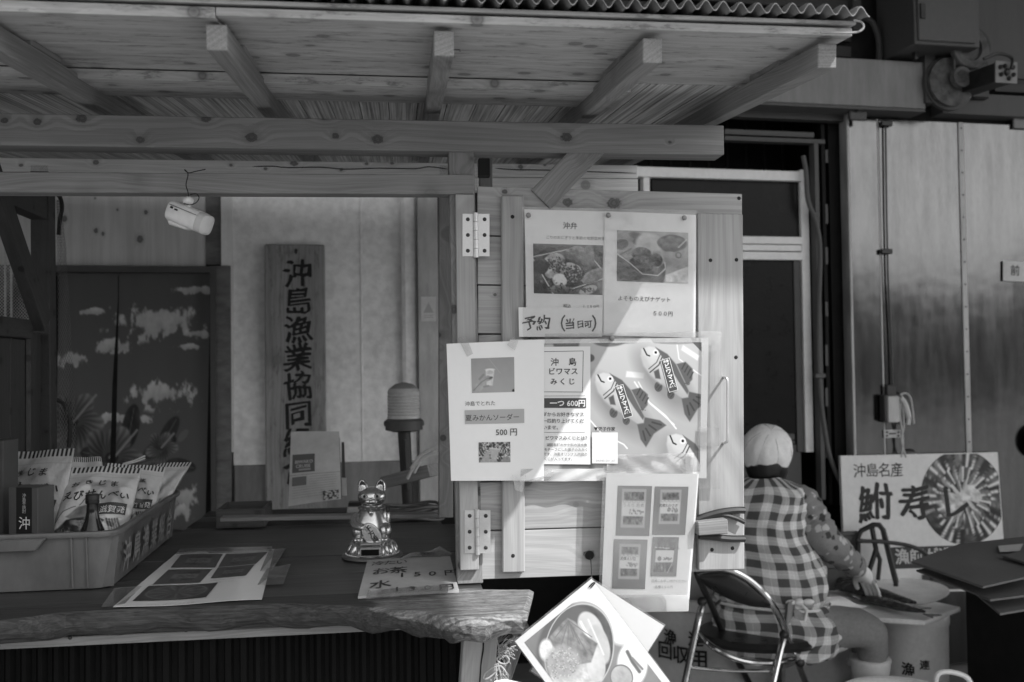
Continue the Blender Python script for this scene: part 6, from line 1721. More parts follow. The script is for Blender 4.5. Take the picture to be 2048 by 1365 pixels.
# --- phone board low behind, two white containers with stencilled signs
q = [onD(1745, 1165, 4.75), onD(2005, 1150, 4.85), onD(2005, 1320, 4.8), onD(1745, 1330, 4.7)]
pb = Sheet('phone_board', 'pale board with black phone numbers half hidden behind the cutting board', 'board', q, M['offwhite'], nu=2, nv=2, th=.015, part='board')
for t_, x, y, w_ in (('業協同', 1878, 1212, 26), ('(0748)33)951', 1852, 1240, 20), ('FAX(33)951', 1852, 1262, 20)):
    u = (x - 1745) / 260; v = (y - 1158 + (x - 1745) * .05) / 168
    pb.text(t_, u, v, w_ / 260 * pb.w * 1.05, .12, .012)
def drum(name, label, px, py0, d, rad, zt, mat, signs, cat):
    c = onD(px, 738, d); c.z = 0
    t = thing(name, label, cat, c); mb = MB()
    mb.lathe([(rad * .94, 0), (rad * .95, .01), (rad * 1.0, zt - .05), (rad * 1.03, zt - .045), (rad * 1.03, zt - .005), (rad * 1.0, zt), (rad * .97, zt), (rad * .93, zt - .03), (rad * .9, .01)], 48, c); build('container', mb, mat, t, sharp=40)
    tow = math.atan2(-c.y, -c.x)
    for ch, ax_, ay_, sz in signs:
        p = onD(ax_, ay_, d - rad); lat = (p - c).dot(Vector((math.cos(tow + math.pi / 2), math.sin(tow + math.pi / 2), 0))); z0 = p.z
        def fn(x, y, lat=lat, z0=z0):
            a = tow + (lat + x) / rad * 1.0
            return Vector((c.x + rad * 1.006 * math.cos(a), c.y + rad * 1.006 * math.sin(a), z0 + y))
        flat_text('lettering', ch, (0, 0, 0), (1, 0, 0), (0, 0, 1), sz, M['ink'], t, bold=.02, fn=fn)
    return t
drum('white_drum', 'big white drum with black stencilled signs behind the folding chair', 1400, 0, 4.35, .30, .50, M['offwhite'], (('漁', 1322, 1290, .062), ('連', 1376, 1288, .062), ('回', 1306, 1322, .075), ('収', 1342, 1325, .075), ('用', 1378, 1330, .08)), 'drum')
drum('white_bucket', 'white bucket with black stencilled signs carrying the cutting board', 1815, 0, 4.18, .135, .424, M['white'], (('漁', 1802, 1347, .055), ('連', 1839, 1333, .04), ('回収用', 1797, 1385, .055)), 'bucket')
wbx = thing('white_foam_box', 'low white box under the woman behind the folding chair', 'box', onD(1620, 1340, 4.3))
mb = MB(); c = onD(1622, 1340, 4.5); c.z = .14; mb.box(c, (.38, .30, .28)); build('box', mb, M['offwhite'], wbx, bevel=.012)
c = onD(1800, 1365, 3.5); c.z = 0
zr_ = onD(1795, 1378, 3.55).z
tub = thing('white_tub', 'white round plastic tub with a loop handle at the bottom edge', 'tub', (c.x, c.y, 0))
mb = MB(); mb.lathe([(.16, 0), (.165, .01), (.195, zr_ - .02), (.205, zr_ - .018), (.207, zr_ - .004), (.2, zr_), (.188, zr_ - .006), (.16, .02)], 44, (c.x, c.y, 0)); build('tub_body', mb, M['white'], tub, sharp=50)
mb = MB(); mb.tube(smooth_path([onD(a, b, 3.42) for a, b in ((1874, 1386), (1872, 1358), (1882, 1345), (1910, 1346), (1936, 1358), (1946, 1386))]), .009, 8); build('handle', mb, M['white'], tub)
# low table top: board, plate and fish
ztb = .445
def tz(x, y, z=ztb): return onZ(x, y, z)
ct = thing('cutting_board', 'white plastic cutting board smeared with fish scraps on the bucket', 'cutting board', tz(1780, 1205))
cor = [tz(1655, 1182), tz(1745, 1176), tz(1921, 1214), tz(1850, 1242), tz(1758, 1236), tz(1655, 1215)]
mb = MB(); mb.prism([p + Vector((0, 0, -.02)) for p in cor], (0, 0, .02)); build('board', mb, M['board'], ct, bevel=.004)
mb = MB(); mb.loft([[tz(1800 + 100 * s_ * math.cos(t), 1190 + 27 * s_ * math.sin(t)) + Vector((0, 0, h)) for t in np.linspace(0, 6.283, 33)[:-1]] for s_, h in ((.7, .001), (.95, .008), (1.0, .014), (.97, .0145), (.9, .008), (.6, .005))]); 
pl_ = build('plate', mb, M['board']); tag(pl_, 'shallow oval white plate under the fish on the cutting board', 'plate')
def fishbody(label, pts, rad, seed):
    t = thing('carp', label, 'fish', tz(*pts[1]), 'fish on the cutting board'); P = smooth_path([tz(x, y, ztb + .012 + rad * .55) for x, y in pts], 6); n = len(P)
    rr = [rad * (.35 + .65 * math.sin(min(1, (i + 2) / (n * .45)) * math.pi / 2)) * (1 if i < n * .5 else max(.22, 1 - (i - n * .5) / (n * .5) * .85)) for i in range(n)]
    mb = MB(); mb.tube(P, rr, 12); c0 = np.mean([p.z for p in P]); mb.v = [(v[0], v[1], c0 + (v[2] - c0) * .62) for v in mb.v]; build('fish_body', mb, M['fish'], t)
    d = (P[-1] - P[-4]).normalized(); s_ = d.cross(Vector((0, 0, 1))); e = P[-1]; e = Vector((e.x, e.y, ztb + .017))
    mb = MB(); mb.prism([e - d * .01, e + d * .05 + s_ * .035, e + d * .035, e + d * .05 - s_ * .035], (0, 0, .004)); build('tail_fin', mb, M['fish'], t)
    return t
fishbody('long dark carp under the gloved hand on the cutting board', [(1672, 1172), (1720, 1178), (1775, 1192), (1830, 1206)], .042, 2)
fishbody('smaller dark carp lying along the front of the cutting board', [(1725, 1196), (1765, 1204), (1810, 1216), (1850, 1224)], .030, 3)
fishbody('dark carp half hidden by the apron at the left of the cutting board', [(1640, 1158), (1668, 1158), (1700, 1166), (1728, 1168)], .030, 5)
# --- barrier stand
br = thing('barrier_stand', 'dark plastic A shaped barrier stand before the sushi signboard', 'barrier', onD(1750, 1160, 4.48))
for pts, r_ in (([(1716, 1165), (1716, 1075), (1722, 1062), (1746, 1050), (1758, 1050), (1766, 1060), (1792, 1165)], .011), ([(1744, 1056), (1752, 1100), (1732, 1162)], .011), ([(1752, 1100), (1760, 1120), (1756, 1160)], .009), ([(1716, 1083), (1764, 1083)], .008)):
    mb = MB(); P = px_path(pts, lambda a, b: onD(a, b, 4.48)); mb.tube(P, r_ * 1.15, 6); build('bar', mb, M['dark'], br)
for x0, x1 in ((1720, 1640 + 86), (1776, 1800)):
    pass
for a_ in ((1716, 1165), (1792, 1165)):
    P0 = onD(a_[0], a_[1], 4.48); mb = MB(); mb.tube([P0, Vector((P0.x, P0.y + .1, 0.0))], .012, 6); build('leg', mb, M['dark'], br)
hs = thing('bent_pipe', 'dark bent pipe curving from the barrier towards the cardboard stack', 'pipe', onD(1800, 1085, 4.15))
mb = MB(); mb.tube(smooth_path([onD(a, b, 4.42) for a, b in ((1714, 1082), (1760, 1084), (1810, 1090), (1845, 1103), (1862, 1125), (1864, 1160))]), .009, 8); build('pipe', mb, M['dark'], hs)
cr2 = thing('pale_crate', 'pale plastic crate between the woman and the sushi signboard', 'crate', onD(1690, 1110, 4.2))
p0 = onD(1690, 1070, 4.5); 
Mx = frame(Vector((1, .15, 0)), (0, 0, 1), p0)
for nm, c, d in (('crate_side', (-.03, 0, -.07), (.18, .012, .15)), ('crate_rim', (-.03, -.004, .006), (.20, .03, .014)), ('crate_side', (-.03, .2, -.07), (.18, .012, .15)), ('crate_end', (.055, .1, -.07), (.012, .18, .15))):
    mb = MB(); mb.box(c, d); build(nm, mb, M['uppergrey'], cr2, Mx, bevel=.003)
for k in range(3):
    mb = MB(); mb.box((-.03, 0, -.05 - k * .035), (.16, .020, .006)); build('crate_rib', mb, M['uppergrey'], cr2, Mx)
mb = MB(); mb.box((-.03, .1, -.3), (.16, .18, .3)); build('crate_lower', mb, M['greydark'], cr2, Mx)
# --- flattened cardboard on a dark box
dk = thing('dark_container', 'dark container carrying the flattened cardboard at the right edge', 'container', onD(2010, 1300, 3.5))
c = onD(2040, 1250, 3.6); mb = MB(); zc_ = onD(2000, 1235, 3.4).z; mb.box((c.x + .30, c.y + .1, zc_ / 2), (.55, .6, zc_)); build('box', mb, M['charcoal'], dk, bevel=.01)
cs = [('large flattened cardboard box on top of the stack at the right', [(1822, 1127), (1918, 1092), (2075, 1074), (2090, 1150), (1966, 1178)], .80), ('flattened cardboard sheet second in the stack', [(1832, 1144), (1900, 1130), (2090, 1150), (2090, 1190), (1980, 1204), (1955, 1192)], .755), ('cardboard sheet jutting out lowest in the stack', [(1950, 1190), (2060, 1180), (2100, 1215), (2000, 1232)], .715), ('small flap of cardboard lying on the stack at the picture edge', [(2006, 1116), (2070, 1096), (2090, 1150), (2080, 1138)], .815)]
for lb_, pts, z in cs:
    mb = MB(); P = [onZ(x, y, z + .004 * math.sin(i * 2.1)) for i, (x, y) in enumerate(pts)]; mb.prism(P, (0, 0, .007))
    tag(build('cardboard_sheet', mb, M['carddark'], bevel=.0015), lb_, 'cardboard', 'flattened cardboard stack')
lbz = Sheet('paper_label', 'pale torn paper label stuck on the top cardboard sheet', 'label', [onZ(1996, 1092, .816) , onZ(2046, 1088, .816), onZ(2040, 1102, .816), onZ(2000, 1104, .816)], M['cardboard'], nu=2, nv=2)

# --- ornament of straw and dry needles hanging at the front leg
orn = thing('straw_ornament', 'dry straw and needle ornament with knotted loops beside the front leg', 'ornament', onD(1005, 1330, 1.98))
q_ = random.Random(11); D1 = 1.95
def op(x, y, dd=0): return onD(x, y, D1 + dd)
for i in range(70):
    bx_, by_ = q_.uniform(995, 1012), q_.uniform(1288, 1312); a = R(q_.uniform(-60, 60)); L = q_.uniform(12, 26)
    if i > 45: bx_, by_ = q_.uniform(996, 1006), q_.uniform(1330, 1350); a = R(q_.uniform(40, 140)); L = q_.uniform(14, 34)
    mb = MB() if i % 35 == 0 else mb
    mb.tube([op(bx_, by_, q_.uniform(-.01, .01)), op(bx_ + L * .6 * math.cos(a), by_ + L * .6 * math.sin(a) - 2, q_.uniform(-.015, .015)), op(bx_ + L * math.cos(a), by_ + L * math.sin(a), q_.uniform(-.02, .02))], .0009, 4)
    if i in (34, 69): build('straw_tuft', mb, M['straw'], orn, kind='stuff')
mb = MB()
for i in range(16):
    a = R(q_.uniform(-85, -30)); L = q_.uniform(15, 32); mb.tube([op(994, 1288), op(994 + L * math.cos(a), 1288 + L * math.sin(a), q_.uniform(-.01, .01))], .0007, 4)
build('dry_needles', mb, M['needle'], orn, kind='stuff')
for pts in ([(1000, 1318), (1012, 1312), (1018, 1320), (1012, 1328), (1000, 1326), (994, 1318), (1002, 1310)], [(998, 1332), (985, 1336), (970, 1348), (968, 1358), (978, 1356), (994, 1342), (1000, 1332), (1010, 1342), (1012, 1350)], [(996, 1326), (1000, 1345), (1004, 1362), (1006, 1378)], [(994, 1326), (992, 1345), (996, 1376)]):
    mb = MB(); mb.tube(smooth_path([op(x, y, -.01) for x, y in pts], 5), .0017, 6); build('cord_loop', mb, M['straw'], orn)
mb = MB(); mb.tube([op(992, 1268), op(998, 1300), op(1000, 1330)], .0015, 5); build('hanging_cord', mb, M['straw'], orn)
lq_ = Sheet('folded_leaflet', 'corner of a white leaflet at the bottom under the straw ornament', 'leaflet', [onD(990, 1362, 1.9), onD(1010, 1358, 1.9), onD(1070, 1372, 1.92), onD(960, 1400, 1.88)], M['paper_gloss'], nu=2, nv=2)

# ================================================================== FOLDING CHAIR
RH_ = _r0.copy(); FH_ = Vector((math.sin(YAW), math.cos(YAW), 0))
def to_floor(P, z=.008):
    a, b = P[-2], P[-1]; d = (b - a); t = (z - b.z) / d.z
    return P + [b + d * t]
ch = thing('folding_chair', 'worn chrome folding chair with black round seat under the woman', 'chair', onD(1520, 1290, 3.85))
def ctube(name, pts, r=.0125, mat='chrome', floor=True, k=6):
    P = smooth_path([onD(*p) for p in pts], k)
    if floor: P = to_floor(P)
    mb = MB(); mb.tube(P, r, 10); return build(name, mb, M[mat], ch)
ctube('back_frame', [(1394, 1146, 3.62), (1420, 1139, 3.60), (1460, 1141, 3.57), (1500, 1162, 3.57), (1535, 1196, 3.58), (1558, 1232, 3.62), (1580, 1285, 3.68), (1610, 1362, 3.76)])
ctube('back_frame', [(1394, 1146, 3.62), (1400, 1162, 3.64), (1425, 1215, 3.75), (1445, 1262, 3.85), (1500, 1370, 4.05)], mat='darkmetal')  # chrome tube in shadow, the shade given by a dark metal
ctube('leg', [(1406, 1206, 3.70), (1398, 1235, 3.66), (1384, 1300, 3.62), (1370, 1366, 3.58)], k=3)
ctube('leg', [(1570, 1270, 3.66), (1561, 1300, 3.62), (1546, 1366, 3.56)], k=3)
ctube('seat_rim', [(1398, 1266, 3.70), (1425, 1294, 3.62), (1480, 1320, 3.58), (1540, 1326, 3.60), (1600, 1316, 3.70), (1668, 1293, 3.95)], r=.011, floor=False)
ctube('stretcher', [(1378, 1335, 3.62), (1460, 1342, 3.62), (1553, 1342, 3.60)], r=.007, floor=False, k=2)
for p in ((1404, 1204, 3.69), (1568, 1270, 3.65), (1600, 1325, 3.70)):
    mb = MB(); mb.ball(onD(*p), .018, 10, 8); build('hinge_joint', mb, M['darkmetal'], ch)
# backrest pad
edge_t = smooth_path([onD(*p) for p in ((1398, 1149, 3.62), (1425, 1144, 3.60), (1462, 1146, 3.575), (1500, 1168, 3.57), (1532, 1200, 3.58))], 6)
edge_b = smooth_path([onD(*p) for p in ((1400, 1162, 3.63), (1425, 1182, 3.62), (1465, 1202, 3.60), (1505, 1214, 3.59), (1546, 1216, 3.60))], 6)
mb = MB(); n_ = len(edge_t)
for sgn in (1, -1):
    mb.grid(lambda u, v: edge_t[round(u * (n_ - 1))].lerp(edge_b[round(u * (n_ - 1))], v) + FH_ * (-sgn * .016 * math.sin(math.pi * min(1, max(0, v))) ** .5 + .004), n_ - 1, 8, True)
build('backrest', mb, M['vinyl'], ch)
sc_ = onD(1522, 1268, 3.86); zs = sc_.z - .01
mb = MB(); rings = []
for s_, h in ((.2, .030), (.7, .030), (.93, .024), (1.0, .008), (.97, -.008), (.3, -.010)):
    rings.append([Vector((sc_.x, sc_.y, zs + h)) + RH_ * (.255 * s_ * math.cos(t)) + FH_ * (.215 * s_ * math.sin(t)) for t in np.linspace(0, 6.283185, 37)[:-1]])
mb.loft(rings); build('seat', mb, M['vinyl'], ch)

# ================================================================== THE WOMAN ON THE CHAIR
wm = thing('person', 'seated person in white cap, checked apron and floral sleeves seen from behind handling fish', 'person', Vector((sc_.x, sc_.y, 0)))
def skin_mesh(name, nodes, edges, mat, parent, root=0, sub=2, label=None):
    """nodes: (point, radius); a continuous surface grown over a skeleton"""
    c = sum((Vector(n[0]) for n in nodes), Vector()) / len(nodes)
    me = bpy.data.meshes.new(name); bm = bmesh.new(); ly = bm.verts.layers.skin.verify()
    vs = []
    for i, (p, r_) in enumerate(nodes):
        v = bm.verts.new(Vector(p) - c); v[ly].radius = r_ if hasattr(r_, '__len__') else (r_, r_); v[ly].use_root = (i == root); vs.append(v)
    for a, b in edges: bm.edges.new((vs[a], vs[b]))
    bm.to_mesh(me); bm.free(); me.materials.append(mat)
    o = bpy.data.objects.new(name, me); COL.objects.link(o); place(o, Matrix.Translation(c), parent)
    m = o.modifiers.new('Skin', 'SKIN'); m.use_smooth_shade = True
    m = o.modifiers.new('Subsurf', 'SUBSURF'); m.levels = m.render_levels = sub
    return o
J = {k: onD(*v) for k, v in dict(pelvis=(1548, 1240, 3.92), belly=(1545, 1180, 3.93), chest=(1528, 1060, 3.96), upper=(1526, 1000, 3.97), neck=(1530, 962, 3.99), skull0=(1532, 930, 4.01), skull=(1534, 890, 4.01),
    rsh=(1604, 1003, 3.92), rel=(1650, 1082, 3.88), rwr=(1722, 1142, 4.08), lsh=(1462, 1003, 4.05), lel=(1452, 1095, 4.25), lwr=(1600, 1168, 4.32),
    rhip=(1598, 1256, 3.84), rkn=(1748, 1256, 3.80), rank=(1742, 1345, 3.84), lhip=(1560, 1250, 4.06), lkn=(1735, 1250, 4.26), lank=(1730, 1345, 4.27)).items()}
FD = (RH_ * .5 + FH_ * .85).normalized()        # the way she faces
nodes = [(J['pelvis'], .115), (J['belly'], .105), (J['chest'], .11), (J['upper'], .085), (J['neck'], .046), (J['skull0'], .062), (J['skull'], .082), (J['skull'] + Vector((0, 0, .05)), .06),
    (J['rsh'], .048), (J['rel'], .036), (J['rwr'], .024), (J['lsh'], .048), (J['lel'], .036), (J['lwr'], .024),
    (J['rhip'], .078), (J['rkn'], .056), (J['rank'], .036), (J['lhip'], .078), (J['lkn'], .056), (J['lank'], .036)]
edges = [(0, 1), (1, 2), (2, 3), (3, 4), (4, 5), (5, 6), (6, 7), (3, 8), (8, 9), (9, 10), (3, 11), (11, 12), (12, 13), (0, 14), (14, 15), (15, 16), (0, 17), (17, 18), (18, 19)]
# nose and feet
nodes.append((J['skull0'] + FD * .082 + Vector((0, 0, .02)), .012)); edges.append((5, len(nodes) - 1))
for a_, b_ in ((16, 'rank'), (19, 'lank')):
    p = J[b_].copy(); p.z = .06; nodes.append((p, .035)); edges.append((a_, len(nodes) - 1)); nodes.append((p + FD * .15 + Vector((0, 0, -.025)), .03)); edges.append((len(nodes) - 2, len(nodes) - 1))
def hand(nodes, edges, wr, dirv, side, drop, r=1.0):
    """palm and five bent fingers, closing downwards"""
    d = dirv.normalized(); s_ = side.normalized(); dn = drop.normalized()
    palm = wr[1] + d * .055; nodes.append((palm, (.034 * r, .018 * r))); pi_ = len(nodes) - 1; edges.append((wr[0], pi_))
    for k, (off, L) in enumerate(((-.028, .066), (-.010, .076), (.010, .072), (.027, .058))):
        b0 = palm + s_ * off + d * .026; last = pi_
        for q, (t, dr) in enumerate(((.0, .0), (.45, .10), (.8, .38), (1.0, .62))):
            nodes.append((b0 + d * (L * t) + dn * (L * dr), (.0088 - .0008 * q) * r)); edges.append((last, len(nodes) - 1)); last = len(nodes) - 1
    last = pi_
    for t, (a, b, c_) in enumerate(((.005, -.040, .008), (.03, -.052, .022), (.052, -.050, .036))):
        nodes.append((palm - d * .02 + d * a + s_ * b + dn * c_, (.0105 - .001 * t) * r)); edges.append((last, len(nodes) - 1)); last = len(nodes) - 1
hd_r = (onD(1750, 1186, 4.16) - J['rwr'])
hand(nodes, edges, (10, J['rwr']), hd_r, RH_ * .6 - FH_ * .6, Vector((0, 0, -1)) + RH_ * .1)
hand(nodes, edges, (13, J['lwr']), FD + Vector((0, 0, -.2)), RH_ * -.8 + FH_ * .4, Vector((0, 0, -1)))
skin_mesh('body', nodes, edges, M['skin'], wm)
# gloves: the same hand a little fuller, with a cuff
gn = [(J['rwr'] + (J['rel'] - J['rwr']).normalized() * .012, .034), (J['rwr'] + hd_r.normalized() * .012, .033)]; ge = [(0, 1)]
hand(gn, ge, (1, J['rwr']), hd_r, RH_ * .6 - FH_ * .6, Vector((0, 0, -1)) + RH_ * .1, 1.07)
skin_mesh('glove', gn, ge, M['glove'], wm)
gd = (FD + Vector((0, 0, -.2))).normalized(); gn = [(J['lwr'] - gd * .05, .032), (J['lwr'] + gd * .01, .031)]; ge = [(0, 1)]
hand(gn, ge, (1, J['lwr']), gd, RH_ * -.8 + FH_ * .4, Vector((0, 0, -1)), 1.18)
skin_mesh('glove', gn, ge, M['glove'], wm)
# apron: rings seen from behind, checked cloth
def plaidmat():
    t = NT('checked_apron_cloth')
    at = t.n('ShaderNodeAttribute'); at.attribute_name = 'cloth'
    sp = t.n('ShaderNodeSeparateXYZ'); t.l(at.outputs['Vector'], sp.inputs[0])
    def stripes(v, per):
        x = t.math('FRACT', t.math('DIVIDE', v, per))
        a = t.math('LESS_THAN', x, .5)
        ln = t.math('LESS_THAN', t.math('ABSOLUTE', t.math('SUBTRACT', x, .75)), .018)
        return a, ln
    a, l1 = stripes(sp.outputs[0], .062); b, l2 = stripes(sp.outputs[1], .062)
    s = t.math('ADD', a, b)
    v = t.math('SUBTRACT', .68, t.math('MULTIPLY', s, .30))
    v = t.math('ADD', v, t.math('MULTIPLY', t.math('ADD', l1, l2), .10))
    v = t.math('MULTIPLY', v, t.mr(t.noise(t.coord(), 300, 2), .3, .7, .88, 1.12))
    t.colour(v); t.rough(.9); t.bump(t.noise(t.coord(), 18, 3), .35, .01)
    return t.m
M['plaid'] = plaidmat()
Wx = (RH_ * .90 - FH_ * .43).normalized(); Dx = (RH_ * .43 + FH_ * .90).normalized()
def cloth_rings(spec, n=88, ripple=0.0, rp=9, fold=1.0):
    # more rings between the measured ones
    sp_ = smooth_path([Vector(q_[:3]) for q_ in spec], 3); wd_ = smooth_path([Vector((q_[3], q_[4], 0)) for q_ in spec], 3)
    spec = [(a.x, a.y, a.z, b.x, b.y) for a, b in zip(sp_, wd_)]
    mb = MB(); att = []; rings = []; hgt = 0; prev = None
    for k, (px, py, d, hw, hd) in enumerate(spec):
        c = onD(px, py, d); w = hw * d / FPX / .9
        if prev is not None: hgt += (c - prev).length
        prev = c; ring = []
        for i in range(n):
            t = 2 * math.pi * i / n
            cx_ = math.copysign(abs(math.cos(t)) ** .85, math.cos(t)); sy_ = math.copysign(abs(math.sin(t)) ** .85, math.sin(t))
            f_ = 1 + ripple * (k / len(spec)) * math.sin(rp * t + k * .5) + .012 * math.sin(3 * t + k * 1.3) + fold * (.022 * math.sin(4 * t + k * .55) + .014 * math.sin(9 * t - k * .8) + .010 * math.sin(15 * t + k * .4)) * min(1, k / 4)
            ring.append(c + Wx * (w * cx_ * f_) + Dx * (hd * sy_ * f_)); att.append((t / 6.283 * 1.02 + .005 * math.sin(k * .2 + 2 * t) + .002 * math.sin(k * .5), hgt + .004 * math.sin(4 * t + .1 * k) + .0015 * math.sin(11 * t - k * .2), 0))
        rings.append(ring)
    return rings, att
spec = [(1530, 956, 3.97, 30, .05), (1530, 966, 3.97, 52, .068), (1528, 977, 3.97, 72, .085), (1525, 992, 3.96, 82, .10), (1523, 1010, 3.96, 84, .11), (1521, 1035, 3.96, 82, .118), (1520, 1060, 3.96, 84, .122), (1523, 1090, 3.95, 92, .125), (1530, 1120, 3.95, 101, .128), (1536, 1155, 3.94, 103, .13), (1540, 1185, 3.93, 101, .13), (1542, 1200, 3.93, 98, .128)]
rings, att = cloth_rings(spec)
mb = MB(); mb.loft(rings, caps=False); build('apron_top', mb, M['plaid'], wm, attrs={'cloth': att}, sharp=80)
spec = [(1543, 1199, 3.93, 99, .128), (1546, 1208, 3.93, 106, .136), (1550, 1222, 3.92, 112, .15), (1554, 1240, 3.91, 116, .165), (1556, 1258, 3.90, 117, .175), (1556, 1276, 3.89, 114, .18), (1553, 1292, 3.88, 108, .18), (1549, 1300, 3.88, 102, .175)]
rings, att = cloth_rings(spec, ripple=.055, rp=11)
mb = MB(); mb.loft(rings, caps=False); build('apron_skirt', mb, M['plaid'], wm, attrs={'cloth': att}, sharp=80)
# tie with knot and hanging cloth
mb = MB(); ring = cloth_rings([(1542, 1204, 3.93, 103, .134)])[0][0]; mb.tube(ring, .006, 6, closed=True)
kn_ = onD(1598, 1205, 3.76)
mb.ball(kn_, (.02, .014, .014), 10, 8); mb.ball(kn_ + RH_ * .035, (.024, .01, .012), 10, 8); mb.ball(kn_ + RH_ * -.03, (.022, .01, .010), 10, 8)
mb.tube([kn_, kn_ + RH_ * .03 + Vector((0, 0, -.03)), kn_ + RH_ * .02 + Vector((0, 0, -.07))], .006, 6)
build('apron_tie', mb, M['glove'], wm)
q_ = [onD(1596, 1196, 3.78), onD(1640, 1186, 3.82), onD(1738, 1212, 4.02), onD(1640, 1226, 3.80)]
mb = MB(); mb.grid(lambda u, v: q_[0].lerp(q_[1], v).lerp(q_[3].lerp(q_[2], v), u) + Vector((0, 0, .008 * math.sin(9 * u + 4 * v))) - FH_ * .012 * math.sin(7 * u), 12, 12)
build('hanging_cloth', mb, M['glove'], wm)
mb = MB(); mb.tube(smooth_path([onD(1440, 1202, 3.86), onD(1428, 1215, 3.80), onD(1432, 1232, 3.79), onD(1442, 1246, 3.82)]), .006, 6); build('apron_tie', mb, M['darkmetal'], wm)
# sleeves, printed with flowers
def floral():
    t = NT('floral_sleeve_cloth'); co = t.coord(rnd=False)
    vo = t.n('ShaderNodeTexVoronoi'); vo.inputs['Scale'].default_value = 30
    wp = t.n('ShaderNodeVectorMath', operation='ADD'); nz = t.n('ShaderNodeTexNoise'); nz.inputs['Scale'].default_value = 60; t.l(co, nz.inputs['Vector'])
    sc2 = t.n('ShaderNodeVectorMath', operation='SCALE'); t.l(nz.outputs['Color'], sc2.inputs[0]); sc2.inputs['Scale'].default_value = .02
    t.l(co, wp.inputs[0]); t.l(sc2.outputs[0], wp.inputs[1]); t.l(wp.outputs[0], vo.inputs['Vector'])
    sp = t.n('ShaderNodeSeparateColor'); t.l(vo.outputs['Color'], sp.inputs[0])
    m1_ = t.math('MULTIPLY', t.mr(vo.outputs['Distance'], .38, .46, 1, 0), t.math('LESS_THAN', sp.outputs[0], .6))
    tone = t.math('ADD', .04, t.math('MULTIPLY', t.math('GREATER_THAN', sp.outputs[1], .55), .42))
    base = t.mr(t.noise(co, 320, 2), .3, .7, .17, .24)
    mx = t.n('ShaderNodeMix'); mx.data_type = 'FLOAT'; t.l(m1_, mx.inputs[0]); t.l(base, mx.inputs[2]); t.l(tone, mx.inputs[3])
    t.colour(mx.outputs[0]); t.rough(.9); t.bump(t.noise(co, 22, 3), .5, .012); return t.m
M['floral'] = floral()
def sleeve(a, b, c, r, lean):
    P = [a + (J['upper'] - a) * .25, a, a.lerp(b, .5), b, b.lerp(c, .5), c.lerp(b, .12)]
    rr = [.055, .062, .066, .064, .054, .042]
    Q = smooth_path(P, 10); R_ = np.interp(np.linspace(0, 5, len(Q)), range(6), rr)
    R_ = [v * (1 + .05 * math.sin(i * 1.9) + .03 * math.sin(i * .8)) for i, v in enumerate(R_)]
    mb = MB(); mb.tube(Q, list(R_), 32, caps=False); return build('sleeve', mb, M['floral'], wm, sharp=80)
sleeve(J['rsh'], J['rel'], J['rwr'], 1, 0); sleeve(J['lsh'], J['lel'], J['lwr'], 1, 0)
# trousers
tn = [(J['pelvis'], .13), (J['rhip'], .094), (J['rhip'].lerp(J['rkn'], .55), .092), (J['rkn'], .080), (J['rkn'].lerp(J['rank'], .5), .062), (J['rank'].lerp(J['rkn'], .15), .058), (J['lhip'], .094), (J['lhip'].lerp(J['lkn'], .55), .086), (J['lkn'], .070), (J['lkn'].lerp(J['lank'], .5), .062), (J['lank'].lerp(J['lkn'], .15), .058)]
skin_mesh('trousers', tn, [(0, 1), (1, 2), (2, 3), (3, 4), (4, 5), (0, 6), (6, 7), (7, 8), (8, 9), (9, 10)], M['trousers'], wm)
for k_ in ('rank', 'lank'):
    a = J[k_] + Vector((0, 0, .055)); b = Vector((a.x, a.y, .09)); up_r = .082
    mb = MB(); rings = []
    for z, r_, off in ((a.z, up_r, 0), (a.z - .004, up_r * 1.03, 0), (a.z - .02, up_r, 0), (.22, .066, 0), (.12, .062, .005), (.09, .066, .02)):
        rings.append([Vector((a.x, a.y, z)) + FD * (r_ * math.cos(t) + off) + FD.cross(Vector((0, 0, 1))) * (r_ * .9 * math.sin(t)) for t in np.linspace(0, 6.283185, 29)[:-1]])
    for z, r_, l_ in ((.06, .060, .16), (.03, .056, .20), (.004, .052, .21)):
        rings.append([Vector((a.x, a.y, z)) + FD * ((r_ + (l_ - r_) * (math.cos(t) > 0) * abs(math.cos(t)) ** .6 * 1.0) * math.cos(t) + .0) + FD.cross(Vector((0, 0, 1))) * (r_ * math.sin(t)) for t in np.linspace(0, 6.283185, 29)[:-1]])
    mb.loft(rings); build('boot', mb, M['boot'], wm, sharp=70)
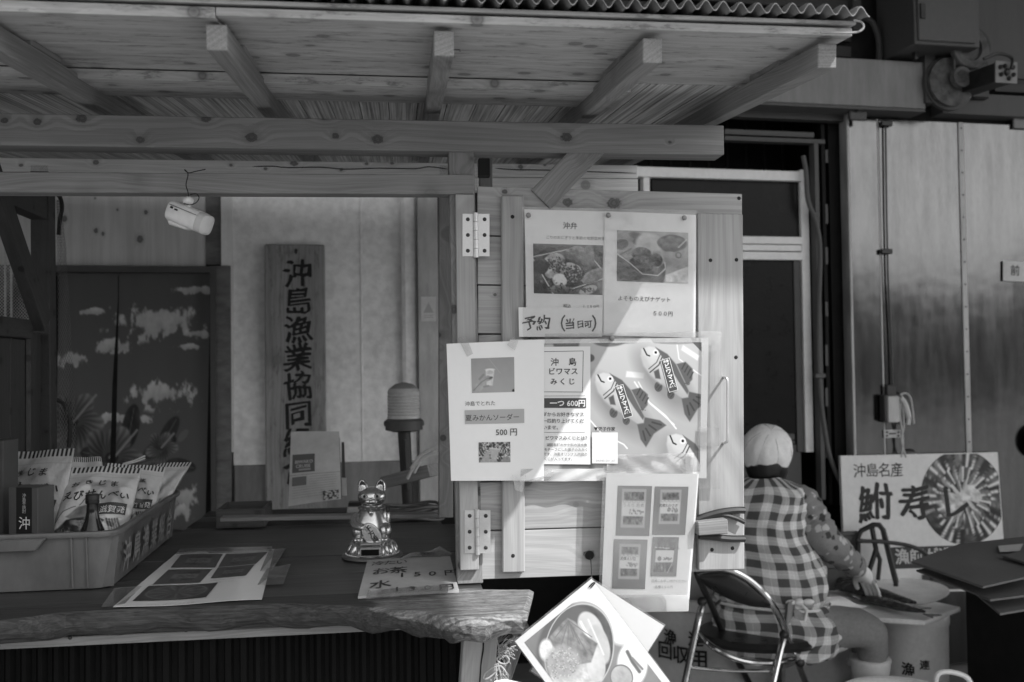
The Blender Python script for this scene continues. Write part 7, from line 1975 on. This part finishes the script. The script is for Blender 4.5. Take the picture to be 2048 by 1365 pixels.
# hair and cap
hc = onD(1533, 905, 4.0)
mb = MB(); mb.ball(hc + Vector((0, 0, -.046)) + FD * .002, (.087, .087, .098), 28, 18); build('hair', mb, M['hair'], wm)
mb = MB(); q_ = random.Random(3)
for i in range(110):
    t = R(q_.uniform(170, 370)); e = RH_ * math.cos(t) * .066 + FH_ * math.sin(t) * .05
    p = hc + Vector((0, 0, -.085)) + e * 1.05; L = q_.uniform(.03, .06)
    mb.tube([p, p + Vector((0, 0, -L * .5)) + e * .02, p + Vector((0, 0, -L)) - e * .15], [.006, .005, .001], 5)
build('nape_hair', mb, M['hair'], wm)
axis = (Vector((0, 0, 1)) * .80 - FH_ * .58 + RH_ * .03).normalized(); cx0 = onD(1534, 898, 4.0)
U1 = axis.orthogonal().normalized(); U2 = axis.cross(U1); rings = []
for k in range(22):
    ph = k / 21 * R(139); rad = .104 * math.sin(ph) ** .82 * (1.0 if k < 17 else 1 - .030 * (k - 16)); hh = .110 * math.cos(ph) - .014
    rings.append([cx0 + axis * (hh - .006 * math.sin(8 * t) ** 2 * 0) + (U1 * math.cos(t) + U2 * math.sin(t)) * max(.002, rad * (1 - .030 * max(0, math.sin(ph)) * (1 - abs(math.sin(4 * t)) ** .55) + .018 * math.sin(5 * t + k * .35) * math.sin(ph) + .012 * math.sin(11 * t - k * .5) * math.sin(ph) + (.03 * (k - 16) / 5 * math.sin(23 * t + k) if k > 16 else 0))) for t in np.linspace(0, 6.283185, 97)[:-1]])
for s_ in range(8):
    i_ = int(96 * s_ / 8) % 96; mb = MB(); mb.tube([rings[k][i_] + (rings[k][i_] - cx0).normalized() * .0006 for k in range(0, 19)], .0013, 5); build('cap_seam', mb, M['cap_thread'], wm)
mb = MB(); mb.loft(rings, caps=False); mb.ball(cx0 + axis * .089, (.006, .006, .006), 8, 6)
build('cap', mb, M['cap'], wm, sharp=85)
mb = MB(); bw_ = [cx0 + axis * -.03 + FD * (.085 + .05 * math.sin(t)) + FD.cross(Vector((0, 0, 1))) * (.075 * math.cos(t)) for t in np.linspace(0, math.pi, 13)]
mb.prism(bw_, (0, 0, -.004)); build('cap_peak', mb, M['cap'], wm)
for sx in (-1, 1):
    mb = MB(); mb.ball(J['skull0'] + FD * .078 + Vector((0, 0, .045)) + FD.cross(Vector((0, 0, 1))) * (.03 * sx), (.012, .012, .006), 10, 6); build('eye', mb, M['ink'], wm)
mb = MB(); mb.ball(J['skull0'] + FD * .07 + Vector((0, 0, -.012)), (.022, .022, .005), 10, 6); build('mouth', mb, M['darkmetal'], wm)

# creases in the cloth
def crease(o, size, strength, seed_depth=3):
    tx = bpy.data.textures.new('creases', 'CLOUDS'); tx.noise_scale = size; tx.noise_depth = seed_depth
    m = o.modifiers.new('Creases', 'DISPLACE'); m.texture = tx; m.strength = strength; m.mid_level = .5; m.texture_coords = 'LOCAL'
for o in wm.children:
    n_ = o.name.split('.')[0]
    if n_ in ('apron_top', 'apron_skirt'): crease(o, .085, .030)
    elif n_ == 'sleeve': crease(o, .06, .022)
    elif n_ == 'trousers': crease(o, .07, .022)
    elif n_ == 'cap': crease(o, .05, .011)
